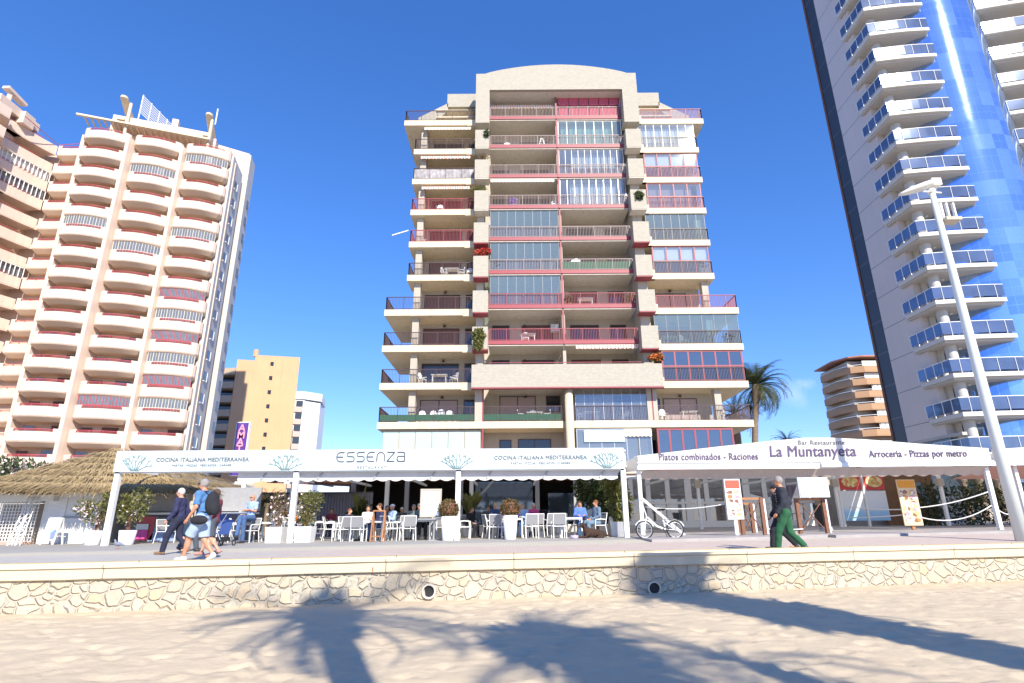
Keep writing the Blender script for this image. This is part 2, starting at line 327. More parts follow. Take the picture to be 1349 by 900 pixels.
# ---------------------------------------------------------------- central apartment block
def tile_mat():
    g = N('beige_tile'); br = g.n('TexBrick', {'Vector': g.n('Mapping', {'Vector': g.co, 'Rotation': (R(90), 0, 0)}).outputs[0], 'Color1': (.45, .42, .345, 1), 'Color2': (.39, .36, .295, 1), 'Mortar': (.34, .30, .24, 1), 'Scale': 2.2, 'Mortar Size': .02})
    return g.out(Base_Color=g.mix(g.math('MULTIPLY', g.noise(.7, 5), .3), br.outputs[0], (.38, .34, .28, 1)), Roughness=.85)
TILE = tile_mat()
ZK = [8.42 + 2.9 * k for k in range(10)]
B = thing('apartment_building', 'central beige eleven storey apartment block with arched top and maroon balcony railings', 'building', (3.85, 43, 1))
def mirror(x): return 7.7 - x
# body
m = MB(); m.box(-7.6, -2.2, 43.2, 56, 1, 34.3); m.box(-2.2, 9.9, 43.4, 56, 1, 36.7); m.box(9.9, 15.3, 43.2, 56, 1, 34.3); m.build('wall', M['beigewall'], B)
for k in range(-1, 10):                                    # columns and fins between the bays
    z0 = ZK[k] if k >= 0 else 4.6; z1 = (ZK[k] if k >= 0 else ZK[0] - 2.9) + 2.9 - .5
    if k == 9: z1 = z0 + 2.3
    if k < 9:
        for x in (-7.7, 15.0): MB().box(x, x + .5, 41.5, 42.1, z0, z1).build('column', M['beigewall'], B)
        if k > 3:
            for x in (-7.95, 15.25): MB().box(x, x + .4, 42.4, 43.3, z0, z1).build('corner_pier', M['beigewall'], B)
    MB().box(3.86, 4.1, 41.4, 43.4, z0 + .36, z1 + .3).build('party_wall', M['beigewall'], B)
m = MB(); m.tube([(4.1, 40.62, 1.0), (4.1, 40.62, 10.75)], .3, 20); m.build('pillar', M['cream'], B, True)
# slabs
for k in range(10):
    z = ZK[k]
    if k <= 3: xl, xr, back = -9.8, 17.45, 48
    elif k < 9: xl, xr, back = -8.2, 15.9, 43.3
    else: xl, xr, back = -9.14, 16.6, 47
    if k > 0:
        for (a, b, s) in ((xl, -2.3, 1), (mirror(-2.3), xr, -1)):
            m = MB(); t = .5
            m.box(a, b, 41, 43.25, z - t, z)
            if back > 44:
                if s > 0: m.box(a, -7.62, 43.25, back, z - t, z)
                else: m.box(15.32, b, 43.25, back, z - t, z)
            m.build('balcony_slab', M['cream'], B)
            e = MB()
            if s > 0: e.box(-3.75, -3.0, 40.97, 41.3, z - .58, z + .0)
            else: e.box(10.75, 11.25, 40.97, 41.3, z - .5, z + .3)
            e.build('slab_end', M['cream'], B)
    else:
        m = MB(); m.box(xl, 3.75, 41, 43.25, z - .5, z); m.box(4.45, xr, 41, 43.25, z - .5, z)
        m.box(3.75, 4.45, 41.1, 43.25, z - .48, z - .02); m.box(xl, -7.62, 43.25, back, z - .5, z); m.box(15.32, xr, 43.25, back, z - .5, z); m.build('balcony_slab', M['cream'], B)
    if k > 0:                                              # centre slabs, red fascia
        red = M['redpaint'] if k > 4 else M['maroon']
        for (a, b) in ((-1.78, 3.9), (4.0, 9.57)):
            MB().box(a, b, 41.0, 43.4, z - .08, z + .0).build('balcony_slab', M['soffit'], B)
            if k > 1: MB().box(a, b, 40.93, 41.1, z + .02, z + .32).build('fascia', red, B)
# parapet band at level 1
m = MB(); m.box(-2.95, 10.9, 40, 40.35, 10.72, 12.42); m.build('parapet_band', TILE, B)
MB().box(-2.97, 10.92, 39.97, 40.36, 10.62, 10.72).build('band_edge', M['redpaint'], B)
MB().box(-1.78, 9.57, 40.36, 43.4, 10.9, 11.25).build('balcony_slab', M['soffit'], B)
# piers: stacked planter boxes, then the arched frame
for k in range(1, 9):
    for (a, b) in ((-2.95, -1.79), (9.58, 10.85)):
        if k > 1:
            bx = MB().box(a, b, 40, 41.0, ZK[k] - .62, ZK[k] + 1.12).build('planter_box', TILE, B)
            MB().box(a + .02, b - .02, 40.02, 40.98, ZK[k] - .70, ZK[k] - .622).build('box_edge', M['maroon'] if k < 6 else M['soffit'], bx)
        else: MB().box(a, b, 40.02, 41.0, 10.75, 12.38).build('planter_box', TILE, B)
for (a, b) in ((-2.75, -2.2), (9.85, 10.6)): MB().box(a, b, 41.02, 43.3, 8.4, 37).build('pier', M['beigewall'], B)
m = MB(); m.box(-2.95, -1.78, 40, 41.2, 33.45, 36.8); m.box(9.57, 10.85, 40, 41.2, 33.45, 36.8)
arc = [(-2.95, 36.8), (-2.95, 38.5), (-2.2, 38.5)] + [(-2.2 + 12.3 * i / 24, 38.5 + .95 * math.sin(math.pi * i / 24) ** .8) for i in range(1, 24)] + [(10.1, 38.5), (10.85, 38.5), (10.85, 36.8)]
m.prismy(arc[::-1], 40, 41.2); m.build('arched_frame', TILE, B)
MB().box(-1.78, 9.57, 40.3, 43.4, 36.78, 36.85).build('ceiling', M['soffit'], B)
for s in (1, -1):
    f = (lambda x: x) if s > 0 else mirror
    def P(*q): q = [(f(x), z) for x, z in q]; return q if s > 0 else q[::-1]
    m = MB(); m.prismy(P((-5.68, 37.0), (-2.96, 37.0), (-2.96, 38.4), (-5.68, 38.4))[::-1], 42.3, 44.5)
    m.prismy(P((-8.2, 34.55), (-7.3, 34.55), (-5.6, 36.6), (-5.6, 37.4), (-8.2, 35.85))[::-1], 42.3, 42.9)
    m.prismy(P((-5.68, 34.5), (-2.96, 34.5), (-2.96, 37.0), (-5.68, 37.0))[::-1], 43.0, 44.5)
    m.build('stepped_gable', TILE, B)
    a, b = sorted((f(-6.6), f(-3.0)))
    m = MB(); m.box(a, b, 42.2, 43, 36.45, 36.6); m.box(a, b, 42.0, 43, 35.6, 35.75); m.build('roof_louvre', M['cream'], B)
# windows, doors
def window(x0, x1, y, z0, z1, mt, n=2, parent=B, frame=None):
    fr = MB(); w = .06
    fr.box(x0, x1, y - .06, y + .02, z1 - w, z1); fr.box(x0, x1, y - .06, y + .02, z0, z0 + w)
    for i in range(n + 1):
        x = x0 + (x1 - x0) * i / n; x = min(max(x, x0 + w / 2), x1 - w / 2); fr.box(x - w / 2, x + w / 2, y - .055, y + .02, z0 + w, z1 - w)
    fo = fr.build('window', frame or M['brown'], parent)
    MB().box(x0 + w, x1 - w, y - .03, y + .01, z0 + w, z1 - w).build('pane', mt, fo)
M['curtain'] = mat('drawn_blind', (.42, .33, .32), .8, var=.1, scale=3)
wl = {0: 'curtain', 1: 'dkwin', 2: 'shutter', 3: 'shutter', 4: 'shutter', 5: 'shutter', 6: 'shutter', 7: 'shutter', 8: 'dkwin'}
for k in range(0, 9):
    z = ZK[k]
    window(-7.1 + .25 * (k > 3), -4.2, 43.2, z + .02, z + 2.05, M[wl[k]])
    window(-3.75, -2.95, 43.2, z + .02, z + 2.05, M['dkwin'], 1)
    for (a, b, a2, b2) in ((.8, 3.3, -1.6, -.2), (4.7, 7.0, 7.9, 9.2)):
        if k == 0 and a < 1: a, b, a2, b2 = -1.0, 1.8, 2.6, 3.7
        window(a, b, 43.4, z + .3, z + 2.35, M['curtain' if k == 0 else ('shutter' if (k + int(a)) % 3 else 'dkwin')]); window(a2, b2, 43.4, z + (1.1 if k == 0 and a2 > 2 else .3), z + 2.35, M['dkwin'], 1)
    window(11.6, 14.2, 43.2, z + .02, z + 2.05, M['curtain' if k in (0, 3) else 'shutter']); window(10.75, 11.35, 43.2, z + .9, z + 2.05, M['dkwin'], 1)
window(-1.0, -.1, 43.4, 6.3, 7.4, M['dkwin'], 1); window(.4, 2.9, 43.4, 5.6, 7.45, M['dkwin'], 2); window(10.2, 10.8, 43.2, 5.6, 7.3, M['dkwin'], 1)
for x0 in (-1.7, 4.5): window(x0 + .3, x0 + 3.6, 43.4, ZK[9] + .3, ZK[9] + 2.1, M['shutter'])
# ceiling lamps over the balconies
m = MB()
for k in (0, 1, 2, 3): 
    for x in (-5.4, 1.0, 12.9): m.lathe([(.02, 0), (.10, .02), (.13, .09), (.05, .2)], (x, 43.0, ZK[k] + 2.12), 8)
m.build('wall_lamp', M['brown'], B)
# railings
def railing(pts, z, h=1.0, mt='brown', gap=.11, mesh=None, parent=B, posts=1.4, bal=.022):
    m = MB()
    for a, b in zip(pts[:-1], pts[1:]):
        a = Vector(a); b = Vector(b); L = (b - a).length; n = max(1, int(L / gap)); d = (b - a) / L
        m.bar((*a, z + h), (*b, z + h), .06, .05); m.bar((*a, z + .08), (*b, z + .08), .035)
        for i in range(n + 1):
            p = a + d * (L * i / n); big = posts and (i % max(1, int(posts / gap)) == 0 or i == n)
            w = .05 if big else bal; m.box(p.x - w / 2, p.x + w / 2, p.y - w / 2, p.y + w / 2, z + (0 if big else .08), z + h - .02)
    o = m.build('railing', M[mt], parent)
    if mesh:
        for a, b in zip(pts[:-1], pts[1:]):
            a = Vector(a); b = Vector(b); q = MB(); q.add([(a.x, a.y + .04, z + .1), (b.x, b.y + .04, z + .1), (b.x, b.y + .04, z + mesh[1]), (a.x, a.y + .04, z + mesh[1])], [(0, 1, 2, 3)]); q.build('screen', mesh[0], o)
    return o
M['sheet'] = mat('printed_white_screen', (.55, .53, .55), .9, var=.7, scale=3)
for k in range(10):
    z = ZK[k]; lo = k <= 3
    xl, xr, bk = (-9.7, 17.35, 47.9) if lo else ((-8.1, 15.8, 43.1) if k < 9 else (-9.04, 16.5, 46.9))
    L = [(xl, bk), (xl, 41.08), (-3.1, 41.08)]; Rr = [(11.2, 41.08), (xr, 41.08), (xr, bk)]
    if k == 0:
        railing([(xl, bk), (xl, 41.08), (-2.15, 41.08), (3.6, 41.08)], z, 1.1, mesh=(M['green'], .55)); railing([(4.5, 41.08), (10.2, 41.08), (xr, 41.08), (xr, bk)], z, 1.1)
    else:
        railing(L, z, 1.05, 'brown' if k < 5 or k > 6 else 'maroon', mesh=(M['sheet'], .98) if k == 7 else None)
        railing(Rr, z, 1.05, 'brown' if k in (1, 2, 5, 4, 8) else 'maroon', mesh=(M['gl_clear'], .95) if k == 9 else None)
    if k >= 2:
        railing([(-1.75, 40.98), (3.86, 40.98)], z + .3, .95, 'railpale' if k > 3 else 'maroon', gap=.12)
        railing([(4.0, 40.98), (9.55, 40.98)], z + .3, .95, 'railpale' if k > 3 else 'maroon', gap=.12, mesh=(M['green'], .75) if k == 4 else None)
MB().bar((-1.7, 40.3, 12.62), (9.5, 40.3, 12.62), .04).build('railing', M['maroon'], B)
for x in (-2.2, 10.2): MB().box(x, x + .09, 41.0, 41.1, 8.45, 10.75).build('divider_post', M['maroon'], B)
MB().box(-2.2, -2.1, 41.0, 41.1, 5, 7.9).build('divider_post', M['maroon'], B)
# vertical red posts between the two centre balconies
for k in range(2, 10):
    MB().box(3.87, 4.0, 40.9, 41.05, ZK[k] + .02, ZK[k] + 2.8).build('divider_post', M['redpaint' if k > 3 else 'maroon'], B)
# glazing
def glazing(x0, x1, z0, z1, n, gm, fm, rails=(), w=.05, side=None, y=41.12):
    f = MB()
    f.box(x0, x1, y - .03, y + .05, z1 - w, z1); f.box(x0, x1, y - .03, y + .05, z0, z0 + w)
    for i in range(n + 1):
        x = x0 + (x1 - x0) * i / n; x = min(max(x, x0 + w / 2), x1 - w / 2); f.box(x - w / 2, x + w / 2, y - .025, y + .045, z0 + w, z1 - w)
    for r in rails: f.box(x0 + w, x1 - w, y - .028, y + .048, z0 + r, z0 + r + w)
    if side: f.box(side - w / 2, side + w / 2, y + 1.9, y + 1.95, z0, z1); f.box(side - w / 2, side + w / 2, y, y + 1.95, z1 - w, z1)
    fo = f.build('glazing_frame', fm, B)
    MB().add([(x0, y, z0), (x1, y, z0), (x1, y, z1), (x0, y, z1)], [(0, 1, 2, 3)]).build('glass', gm, fo)
    if side: MB().add([(side, y, z0), (side, y + 1.95, z0), (side, y + 1.95, z1), (side, y, z1)], [(0, 1, 2, 3)]).build('glass', gm, fo)
def blinds(x0, x1, z0, z1, n, m_, y=41.3, name='blind'):
    q = MB()
    for i in range(n):
        a = x0 + (x1 - x0) * (i + .04) / n; b = x0 + (x1 - x0) * (i + .96) / n; q.box(a, b, y, y + .03, z0, z1)
    q.build(name, m_, B)
M['blindw'] = mat('white_blind', (.78, .78, .74), .8, var=.04); M['blindpink'] = mat('pink_blind', (.52, .09, .15), .8, var=.25, scale=5)
M['blindpale'] = mat('pale_curtain', (.62, .63, .60), .85, var=.12, scale=5); M['blindaqua'] = mat('aqua_blind', (.50, .68, .68), .8, var=.05)
H = 2.4
for k in (5, 4, 3): glazing(-1.7, 3.8, ZK[k] + .34, ZK[k] + 2.8, 8, M['gl_green'], M['grey'], w=.025)
glazing(4.05, 9.5, ZK[9] + .34, ZK[9] + 2.55, 6, M['gl_clear'], M['redpaint'], rails=(1.0,), w=.07); blinds(4.15, 9.45, ZK[9] + 1.5, ZK[9] + 2.45, 6, M['blindpink'], 41.03); blinds(4.15, 9.45, ZK[9] + .4, ZK[9] + 1.3, 6, M['blindpink'], 41.03)
glazing(4.05, 9.5, ZK[8] + .34, ZK[8] + 2.8, 7, M['gl_green'], M['white'], w=.06); blinds(4.3, 8.7, ZK[8] + .4, ZK[8] + 2.7, 6, M['blindpale'], 41.6)
glazing(4.05, 9.5, ZK[7] + .34, ZK[7] + 2.8, 10, M['gl_clear'], M['white'], w=.04); blinds(5.1, 8.9, ZK[7] + 1.3, ZK[7] + 2.7, 6, M['blindpale'], 41.6)
glazing(4.05, 9.5, ZK[6] + .34, ZK[6] + 2.8, 9, M['gl_clear'], M['alu'], w=.04); blinds(4.9, 8.8, ZK[6] + .4, ZK[6] + 2.7, 9, M['blindpale'], 41.6)
glazing(4.6, 10.1, ZK[0] + .02, ZK[0] + 2.4, 8, M['gl_clear'], M['alu'], w=.03)
# right wing
glazing(10.9, 15.7, ZK[8] + .02, ZK[8] + H, 7, M['gl_clear'], M['white'], w=.05); blinds(11.1, 15.6, ZK[8] + .1, ZK[8] + H - .1, 7, M['blindw'], 41.5)
glazing(11.2, 15.7, ZK[7] + .02, ZK[7] + H, 4, M['gl_clear'], M['redpaint'], rails=(1.05,), w=.08); blinds(11.3, 15.6, ZK[7] + 1.1, ZK[7] + H - .05, 4, M['blindw'])
glazing(11.2, 15.7, ZK[6] + .02, ZK[6] + H, 4, M['gl_clear'], M['redpaint'], rails=(1.05,), w=.10); blinds(11.4, 15.5, ZK[6] + .1, ZK[6] + H - .05, 4, M['curtain'], 41.5)
glazing(10.9, 15.7, ZK[5] + .02, ZK[5] + H, 7, M['gl_green'], M['grey'], w=.025, side=15.7)
glazing(11.2, 15.7, ZK[4] + .02, ZK[4] + H, 4, M['gl_clear'], M['maroon'], rails=(1.05,), w=.08); blinds(11.3, 15.6, ZK[4] + 1.12, ZK[4] + H - .06, 4, M['blindw'])
glazing(10.9, 17.3, ZK[2] + .02, ZK[2] + H, 7, M['gl_green'], M['grey'], w=.02, side=17.3)
glazing(11.2, 17.3, ZK[1] + .02, ZK[1] + H, 6, M['gl_dark'], M['redpaint'], rails=(1.1,), w=.12, side=17.3)
# mezzanine storey over the awnings
MB().box(-9.4, -2.3, 41.3, 43.2, 5.4, 7.88).build('shutter_box', M['beigewall'], B)
M['aqua'] = mat('pale_aqua_shutter', (.42, .60, .58), .6, var=.05, scale=3)
blinds(-9.4, -2.3, 5.4, 7.7, 6, M['aqua'], 41.22, 'roller_shutter')
glazing(4.6, 10.0, 5.0, 7.85, 6, M['gl_clear'], M['alu'], w=.04); blinds(5.0, 8.2, 6.9, 7.75, 1, M['blindaqua'], 40.98)
glazing(10.4, 15.9, 4.8, 7.85, 6, M['gl_dark'], M['redpaint'], w=.13)
m = MB(); m.box(-9.4, 16.2, 41.3, 43.3, 4.3, 4.9); m.build('balcony_slab', M['cream'], B); railing([(10.0, 40.9), (16.2, 40.9)], 4.6, .95, 'maroon')
# awnings with scalloped valances
def awning(x0, x1, z, mt, drop=.22, y=41.0, proj=.0):
    n = max(2, int((x1 - x0) / .28)); V = []; F = []
    for i in range(n * 4 + 1):
        x = x0 + (x1 - x0) * i / (n * 4); d = drop + .06 * abs(math.sin(math.pi * i / 4)); V += [(x, y - proj, z), (x, y - proj - .02, z - d), (x, y + .6, z + .35)]
    for i in range(n * 4): F += [(3 * i, 3 * i + 1, 3 * i + 4, 3 * i + 3), (3 * i, 3 * i + 3, 3 * i + 5, 3 * i + 2)]
    mesh_obj('awning', V, F, mt, B)
def stripe(name, a, b, sc):
    g = N(name); s = g.n('SeparateXYZ', {0: g.co}); f = g.math('GREATER_THAN', g.math('FRACT', g.math('MULTIPLY', s.outputs[0], sc)), .5)
    return g.out(Base_Color=g.mix(f, (*a, 1), (*b, 1)), Roughness=.85)
AW = stripe('striped_awning', (.72, .68, .6), (.62, .30, .25), 5); AW2 = mat('pale_awning', (.66, .60, .5), .85)
awning(-7.6, -3.4, ZK[8] - .42 - .35 + .1, AW, y=41.05); awning(-7.4, -3.4, ZK[7] - .75, AW); awning(-7.4, -3.4, ZK[9] - .72, AW2); awning(-1.7, 3.6, ZK[7] - .12, AW2)
awning(4.8, 9.5, ZK[2] - .05, AW, .26); awning(-1.7, 3.7, 36.2, AW, .3, 41.2); awning(8.0, 10.0, 7.75, AW2, .45, 40.95)
rod = MB().tube([(-8.3, 41.0, ZK[5] + 1.0), (-9.5, 40.6, ZK[5] + .35)], .05, 8).build('awning_rod', M['white'], B)
m = MB().box(3.1, 3.75, 42.9, 43.38, ZK[2] + 1.7, ZK[2] + 2.3).build('air_conditioner', M['white'], B); MB().lathe([(.2, 0), (.2, .02)], (0, 0, 0), 12)
# planters' greenery and balcony furniture follow with the other small things
def leafcloud(blobs, n, size, aspect=2.2, droop=0.):
    """blobs: (cx,cy,cz,rx,ry,rz,weight). Small pointed leaf faces spread through the volumes."""
    w = np.array([b[6] for b in blobs], float); w /= w.sum(); idx = rng.choice(len(blobs), n, p=w)
    Bb = np.array([b[:6] for b in blobs]); d = rng.normal(size=(n, 3)); d /= np.linalg.norm(d, axis=1)[:, None]; r = rng.random(n) ** .45
    c = Bb[idx, :3] + d * r[:, None] * Bb[idx, 3:6]
    u = d + rng.normal(size=(n, 3)) * .8; u[:, 2] -= droop; u /= np.linalg.norm(u, axis=1)[:, None]
    t = rng.normal(size=(n, 3)); t -= (t * u).sum(1)[:, None] * u; t /= np.linalg.norm(t, axis=1)[:, None]
    L = size * (.6 + .8 * rng.random(n))[:, None]; Wd = L / aspect / 2
    V = np.stack([c, c + u * L * .5 + t * Wd, c + u * L, c + u * L * .5 - t * Wd], 1).reshape(-1, 3)
    return V, np.arange(n * 4).reshape(-1, 4)
def leafmat(name, a, b, rough=.55):
    g = N(name); col = g.mix(g.n('MapRange', {0: g.noise(3.5, 3), 1: .35, 2: .65}).outputs[0], (*a, 1), (*b, 1)); col = g.mix(g.math('MULTIPLY', g.noise(40, 2), .6), col, (*[c * .55 for c in a], 1))
    m = g.out(Base_Color=col, Roughness=rough); 
    tl = g.n('BsdfTranslucent', {0: col}); ms = g.n('MixShader', {0: .3, 1: g.b.outputs[0], 2: tl.outputs[0]}); g.t.links.new(ms.outputs[0], g.t.nodes['Material Output'].inputs[0]); return m
M['leaf'] = leafmat('green_leaves', (.05, .085, .025), (.12, .16, .05)); M['leafy'] = leafmat('yellow_green_leaves', (.13, .15, .04), (.28, .26, .07))
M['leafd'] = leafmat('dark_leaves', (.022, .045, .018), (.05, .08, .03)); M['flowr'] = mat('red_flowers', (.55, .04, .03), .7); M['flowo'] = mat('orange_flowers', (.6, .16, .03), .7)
M['flowp'] = mat('pale_pink_flowers', (.75, .6, .62), .7); M['box'] = leafmat('bronze_box_leaves', (.13, .085, .03), (.26, .19, .07))
def boxplant(px, py, Y, label, blobs, n, size, mt, mt2=None, n2=0, droop=0.):
    p = at(px, py, Y); V, F = leafcloud([(p.x + b[0], p.y + b[1], p.z + b[2], b[3], b[4], b[5], 1) for b in blobs], n, size, droop=droop)
    t = thing('potted_plant', label, 'plant', p, 'plants in the pier planters'); mesh_obj('foliage', V, F, mt, t)
    if mt2:
        V, F = leafcloud([(p.x + b[0], p.y + b[1] - .05, p.z + b[2] + .05, b[3], b[4], b[5], 1) for b in blobs], n2, size * .9, 1.3); mesh_obj('flowers', V, F, mt2, t)
boxplant(631, 443, 39.85, 'large shaggy green plant hanging down the left pier of the central block', [(0, 0, .1, .45, .3, .5), (-.05, 0, -.5, .3, .2, .6)], 900, .22, M['leafy'], droop=.8)
boxplant(636, 334, 40.5, 'red flowering plant on the left pier of the central block', [(-.2, 0, 0, .5, .4, .22), (.25, 0, .05, .35, .4, .25)], 260, .16, M['leaf'], M['flowr'], 420)
boxplant(863, 474, 40.5, 'orange flowering plant on the right pier of the central block', [(-.2, -.3, 0, .4, .4, .22), (.2, -.35, .05, .35, .4, .22)], 260, .16, M['leaf'], M['flowo'], 300)
boxplant(637, 209, 40.5, 'low greyish succulents in the pier gap near the top left', [(0, 0, 0, .5, .4, .2)], 250, .15, M['box'])
boxplant(641, 176, 39.95, 'small fern at the right edge of the top left planter box', [(0, 0, 0, .18, .2, .35)], 180, .18, M['leaf'], droop=.6)
boxplant(842, 257, 39.9, 'small spiky plant hanging off the right pier', [(0, 0, 0, .25, .2, .35)], 220, .22, M['leaf'], droop=.6)
boxplant(636, 250, 40.5, 'dry spreading plant above the fourth box of the left pier', [(-.3, 0, 0, .7, .4, .18)], 260, .18, M['leafy'])
# ---------------------------------------------------------------- left tower of curved balconies
TC = mat('tower_cream', (.70, .545, .435), .8, var=.05, scale=1.0, bump=.1, bscale=10)
TP = mat('tower_peach_soffit', (.74, .55, .38), .85, var=.05)
TG = mat('tower_grey_render', (.60, .55, .50), .85, var=.08, scale=1); streaky(TG, .3); streaky(TC, .25, (.42, .30, .22))
RR = mat('tower_red_rail', (.48, .08, .09), .55, var=.1)
T = thing('apartment_tower', 'tall cream and peach tower on the left with stacked curved balconies and red rails', 'building', (-45, 70, 1))
tv = Vector((.94, .34)); nv = Vector((.34, -.94))
ft = 2.8
def zt(k): return 11.63 + ft * k                  # top of the parapets, k = 0..14 plus lower ones
def W2(base, u, v, t=tv, n=nv): p = Vector(base) + t * u + n * v; return (p.x, p.y)
bays = [  # name, right/left front points, tangent angle, open levels
    ('A', Vector((-44.1, 65.6)), Vector((-38.9, 67.5)), {14: 0, 13: 1, 6: 1, 5: 1, 4: 1, 8: 0, 3: 1, 2: 1, 1: 1, 9: 1}),
    ('B', Vector((-49.9, 63.75)), Vector((-44.6, 65.7)), {12: 1, 8: 1, 9: 0, 1: 1}),
    ('C', Vector((-55.6, 62.3)), Vector((-50.4, 63.6)), {9: 1, 3: 0}),
    ('D', Vector((-62.0, 66.0)), Vector((-57.2, 65.8)), {}),
]
gl_t = mat('tower_glass', (.16, .17, .18), .08, var=.3, scale=2, spec=.9)
curt = mat('tower_curtain', (.62, .58, .53), .85, var=.25, scale=5)
def bay(p0, p1, k, depth=1.7, mass=1.0, closed=False, seed=0):
    t = (p1 - p0).normalized(); n = Vector((t.y, -t.x)); w = (p1 - p0).length
    a = p0 - n * depth; b = p1 - n * depth
    poly = [a, p0 - n * .35, p0 + t * .25 + n * 0]
    for i in range(1, 8): poly.append(p0 + t * (w * (.04 + .92 * i / 8)) + n * (mass * .55 * math.sin(math.pi * i / 8)))
    poly += [p1 - t * .25, p1 - n * .35, b]
    z = zt(k); P = [(q.x, q.y) for q in poly]
    m = MB(); m.strip(P, z - 1.5, z - .34, .14); e = MB()
    m.prism(P, z - 1.52, z - 1.38)
    # raised end blocks of the parapet
    for rngp in (P[0:4], P[-4:]): m.strip(rngp, z - .34, z + .02, .14)
    bo = m.build('balcony', TC, T)
    # tapered underside
    q0 = [Vector(q) for q in P]; c = (a + b) / 2; q1 = [Vector((c.x + (q.x - c.x) * .84, c.y + (q.y - c.y) * .66)) for q in q0]; nn = len(q0)
    MB().add([(q.x, q.y, z - 1.52) for q in q0] + [(q.x, q.y, z - 1.98) for q in q1], [(i, nn + i, nn + (i + 1) % nn, (i + 1) % nn) for i in range(nn)] + [tuple(range(nn, 2 * nn))]).build('soffit', TP, bo)
    r = MB(); mid = [(q.x, q.y, z - .08) for q in poly[3:-3]]; r.tube(mid, .045, 6)
    r.tube([(x, y, z_ - .14) for x, y, z_ in mid], .03, 5)
    for i in range(0, len(mid), 2): r.box(mid[i][0] - .03, mid[i][0] + .03, mid[i][1] - .03, mid[i][1] + .03, z - .34, z - .1)
    r.build('rail', RR, bo)
    if closed:
        g = MB(); pin = [q - n * .18 for q in poly[2:-2]]; ztop = z - .02 + 1.25
        f = MB()
        g.strip([(q.x, q.y) for q in pin], z - .4, ztop, .03); g.build('glazing', gl_t, bo)
        f.tube([(q.x, q.y, ztop) for q in pin], .06, 5); f.tube([(q.x, q.y, z + .05) for q in pin], .05, 5)
        for i in range(len(pin)): 
            q = pin[i]; f.box(q.x - .035, q.x + .035, q.y - .05, q.y + .0, z - .4, ztop)
            if i < len(pin) - 1: q = (pin[i] + pin[i + 1]) / 2; f.box(q.x - .02, q.x + .02, q.y - .05, q.y + .0, z - .4, ztop)
        f.build('glazing_frame', M['soffit'] if (k + seed) % 2 else RR, bo)
        if (k + seed) % 3 == 0:
            c2 = MB(); c2.strip([(q.x, q.y) for q in [v - n * .22 + n * .2 for v in pin[1:5]]], z - .35, ztop - .1, .02); c2.build('curtain', curt, bo)
    return a, b, t, n
def doorset(a, b, t, n, k, seed):
    r = random.Random(k * 31 + seed); w = (b - a).length; z = zt(k) - 1.38; m = MB()
    u0 = w * (.45 + .2 * r.random()); u1 = u0 + 1.7
    def q(u, v, zz): p = a + t * u + n * v; return (p.x, p.y, zz)
    for nm_, (x0, x1, z0, z1) in (('balcony_door', (u0, u1, z, z + 2.0)), ('window', (w * .12, w * .12 + 1.1, z + .5, z + 1.9))):
        m = MB().add([q(x0, .04, z0), q(x1, .04, z0), q(x1, .04, z1), q(x0, .04, z1)], [(0, 1, 2, 3)])
        m.build(nm_, gl_t if r.random() < .6 else M['shutter'], T)
cap_levels = range(-2, 15)
for bi, (nm, p0, p1, cl) in enumerate(bays):
    for k in cap_levels:
        if nm == 'D' and k == 14: closed = False
        a, b, t, n = bay(p0, p1, k, closed=bool(cl.get(k, 0)), seed=bi, mass=1.0 if nm != 'D' else -.35)
        doorset(a, b, t, n, k, bi)
# E: concave wing coming forward on the far left
for k in range(-1, 15):
    z = zt(k); P = [(-66.0, 59.2), (-64.6, 59.2), (-63.8, 59.8), (-63.2, 62.0), (-62.5, 64.4), (-61.9, 66.0), (-64.5, 66.5)]
    m = MB(); m.strip(P, z - 1.45, z - .12, .14); m.prism([(-66.5, 59.6)] + P[1:6] + [(-66.5, 66.2)], z - 1.55, z - 1.4); bo = m.build('balcony', TC, T)
    r = MB(); r.tube([(x, y, z + .05) for x, y in P[2:5]], .05, 6); r.build('rail', RR, bo)
    if k in (11, 12, 7):
        g = MB(); g.strip([(x - .2, y) for x, y in P[2:6]], z - .1, z + 1.25, .03); g.build('glazing', gl_t if k % 2 else curt, bo)
        f = MB()
        for i in range(12): y = 60.5 + i * .5; f.box(-63.6 + .3 * (y - 60.5), -63.5 + .3 * (y - 60.5), y, y + .05, z - .1, z + 1.25)
        f.bar((-63.7, 60.2, z + 1.25), (-62.0, 65.9, z + 1.25), .2, .06); f.build('glazing_frame', M['white'], bo)
# F: further block at the picture's edge
for k in range(-1, 15):
    z = zt(k); P = [(-72, 57.0), (-63.6, 56.4), (-62.2, 57.2), (-61.9, 58.6), (-63.2, 59.7)]
    m = MB(); m.strip(P, z - 1.45, z - .12, .14); m.prism([(-72, 62)] + P + [(-63.2, 62)], z - 1.55, z - 1.4); m.build('balcony', TC, T)
# body walls
m = MB()
aA = Vector((-38.9, 67.5)) - nv * 1.7; bA = Vector((-44.2, 65.6)) - nv * 1.7
topz = zt(14) - .6
def wallpoly(pts, z0, z1): m.prism(pts, z0, z1)
sd = Vector((-.19, .98)).normalized(); e0 = Vector((-38.95, 68.1)) ; e1 = e0 + sd * 5.2
wallpoly([(-57.4, 64.4), (-50.6, 65.2), (-50.3, 65.6), (-44.6, 67.4), (-44.3, 67.4), (-39.0, 69.3), (e1.x - .3, e1.y), (-60, 77), (-68, 70), (-68, 60), (-65, 60), (-64.3, 67.2), (-57.5, 67.4)], 1, topz)
wallpoly([(-72, 58.6), (-64.2, 58.6), (-64.2, 62), (-72, 62)], 1, topz + 2.2)
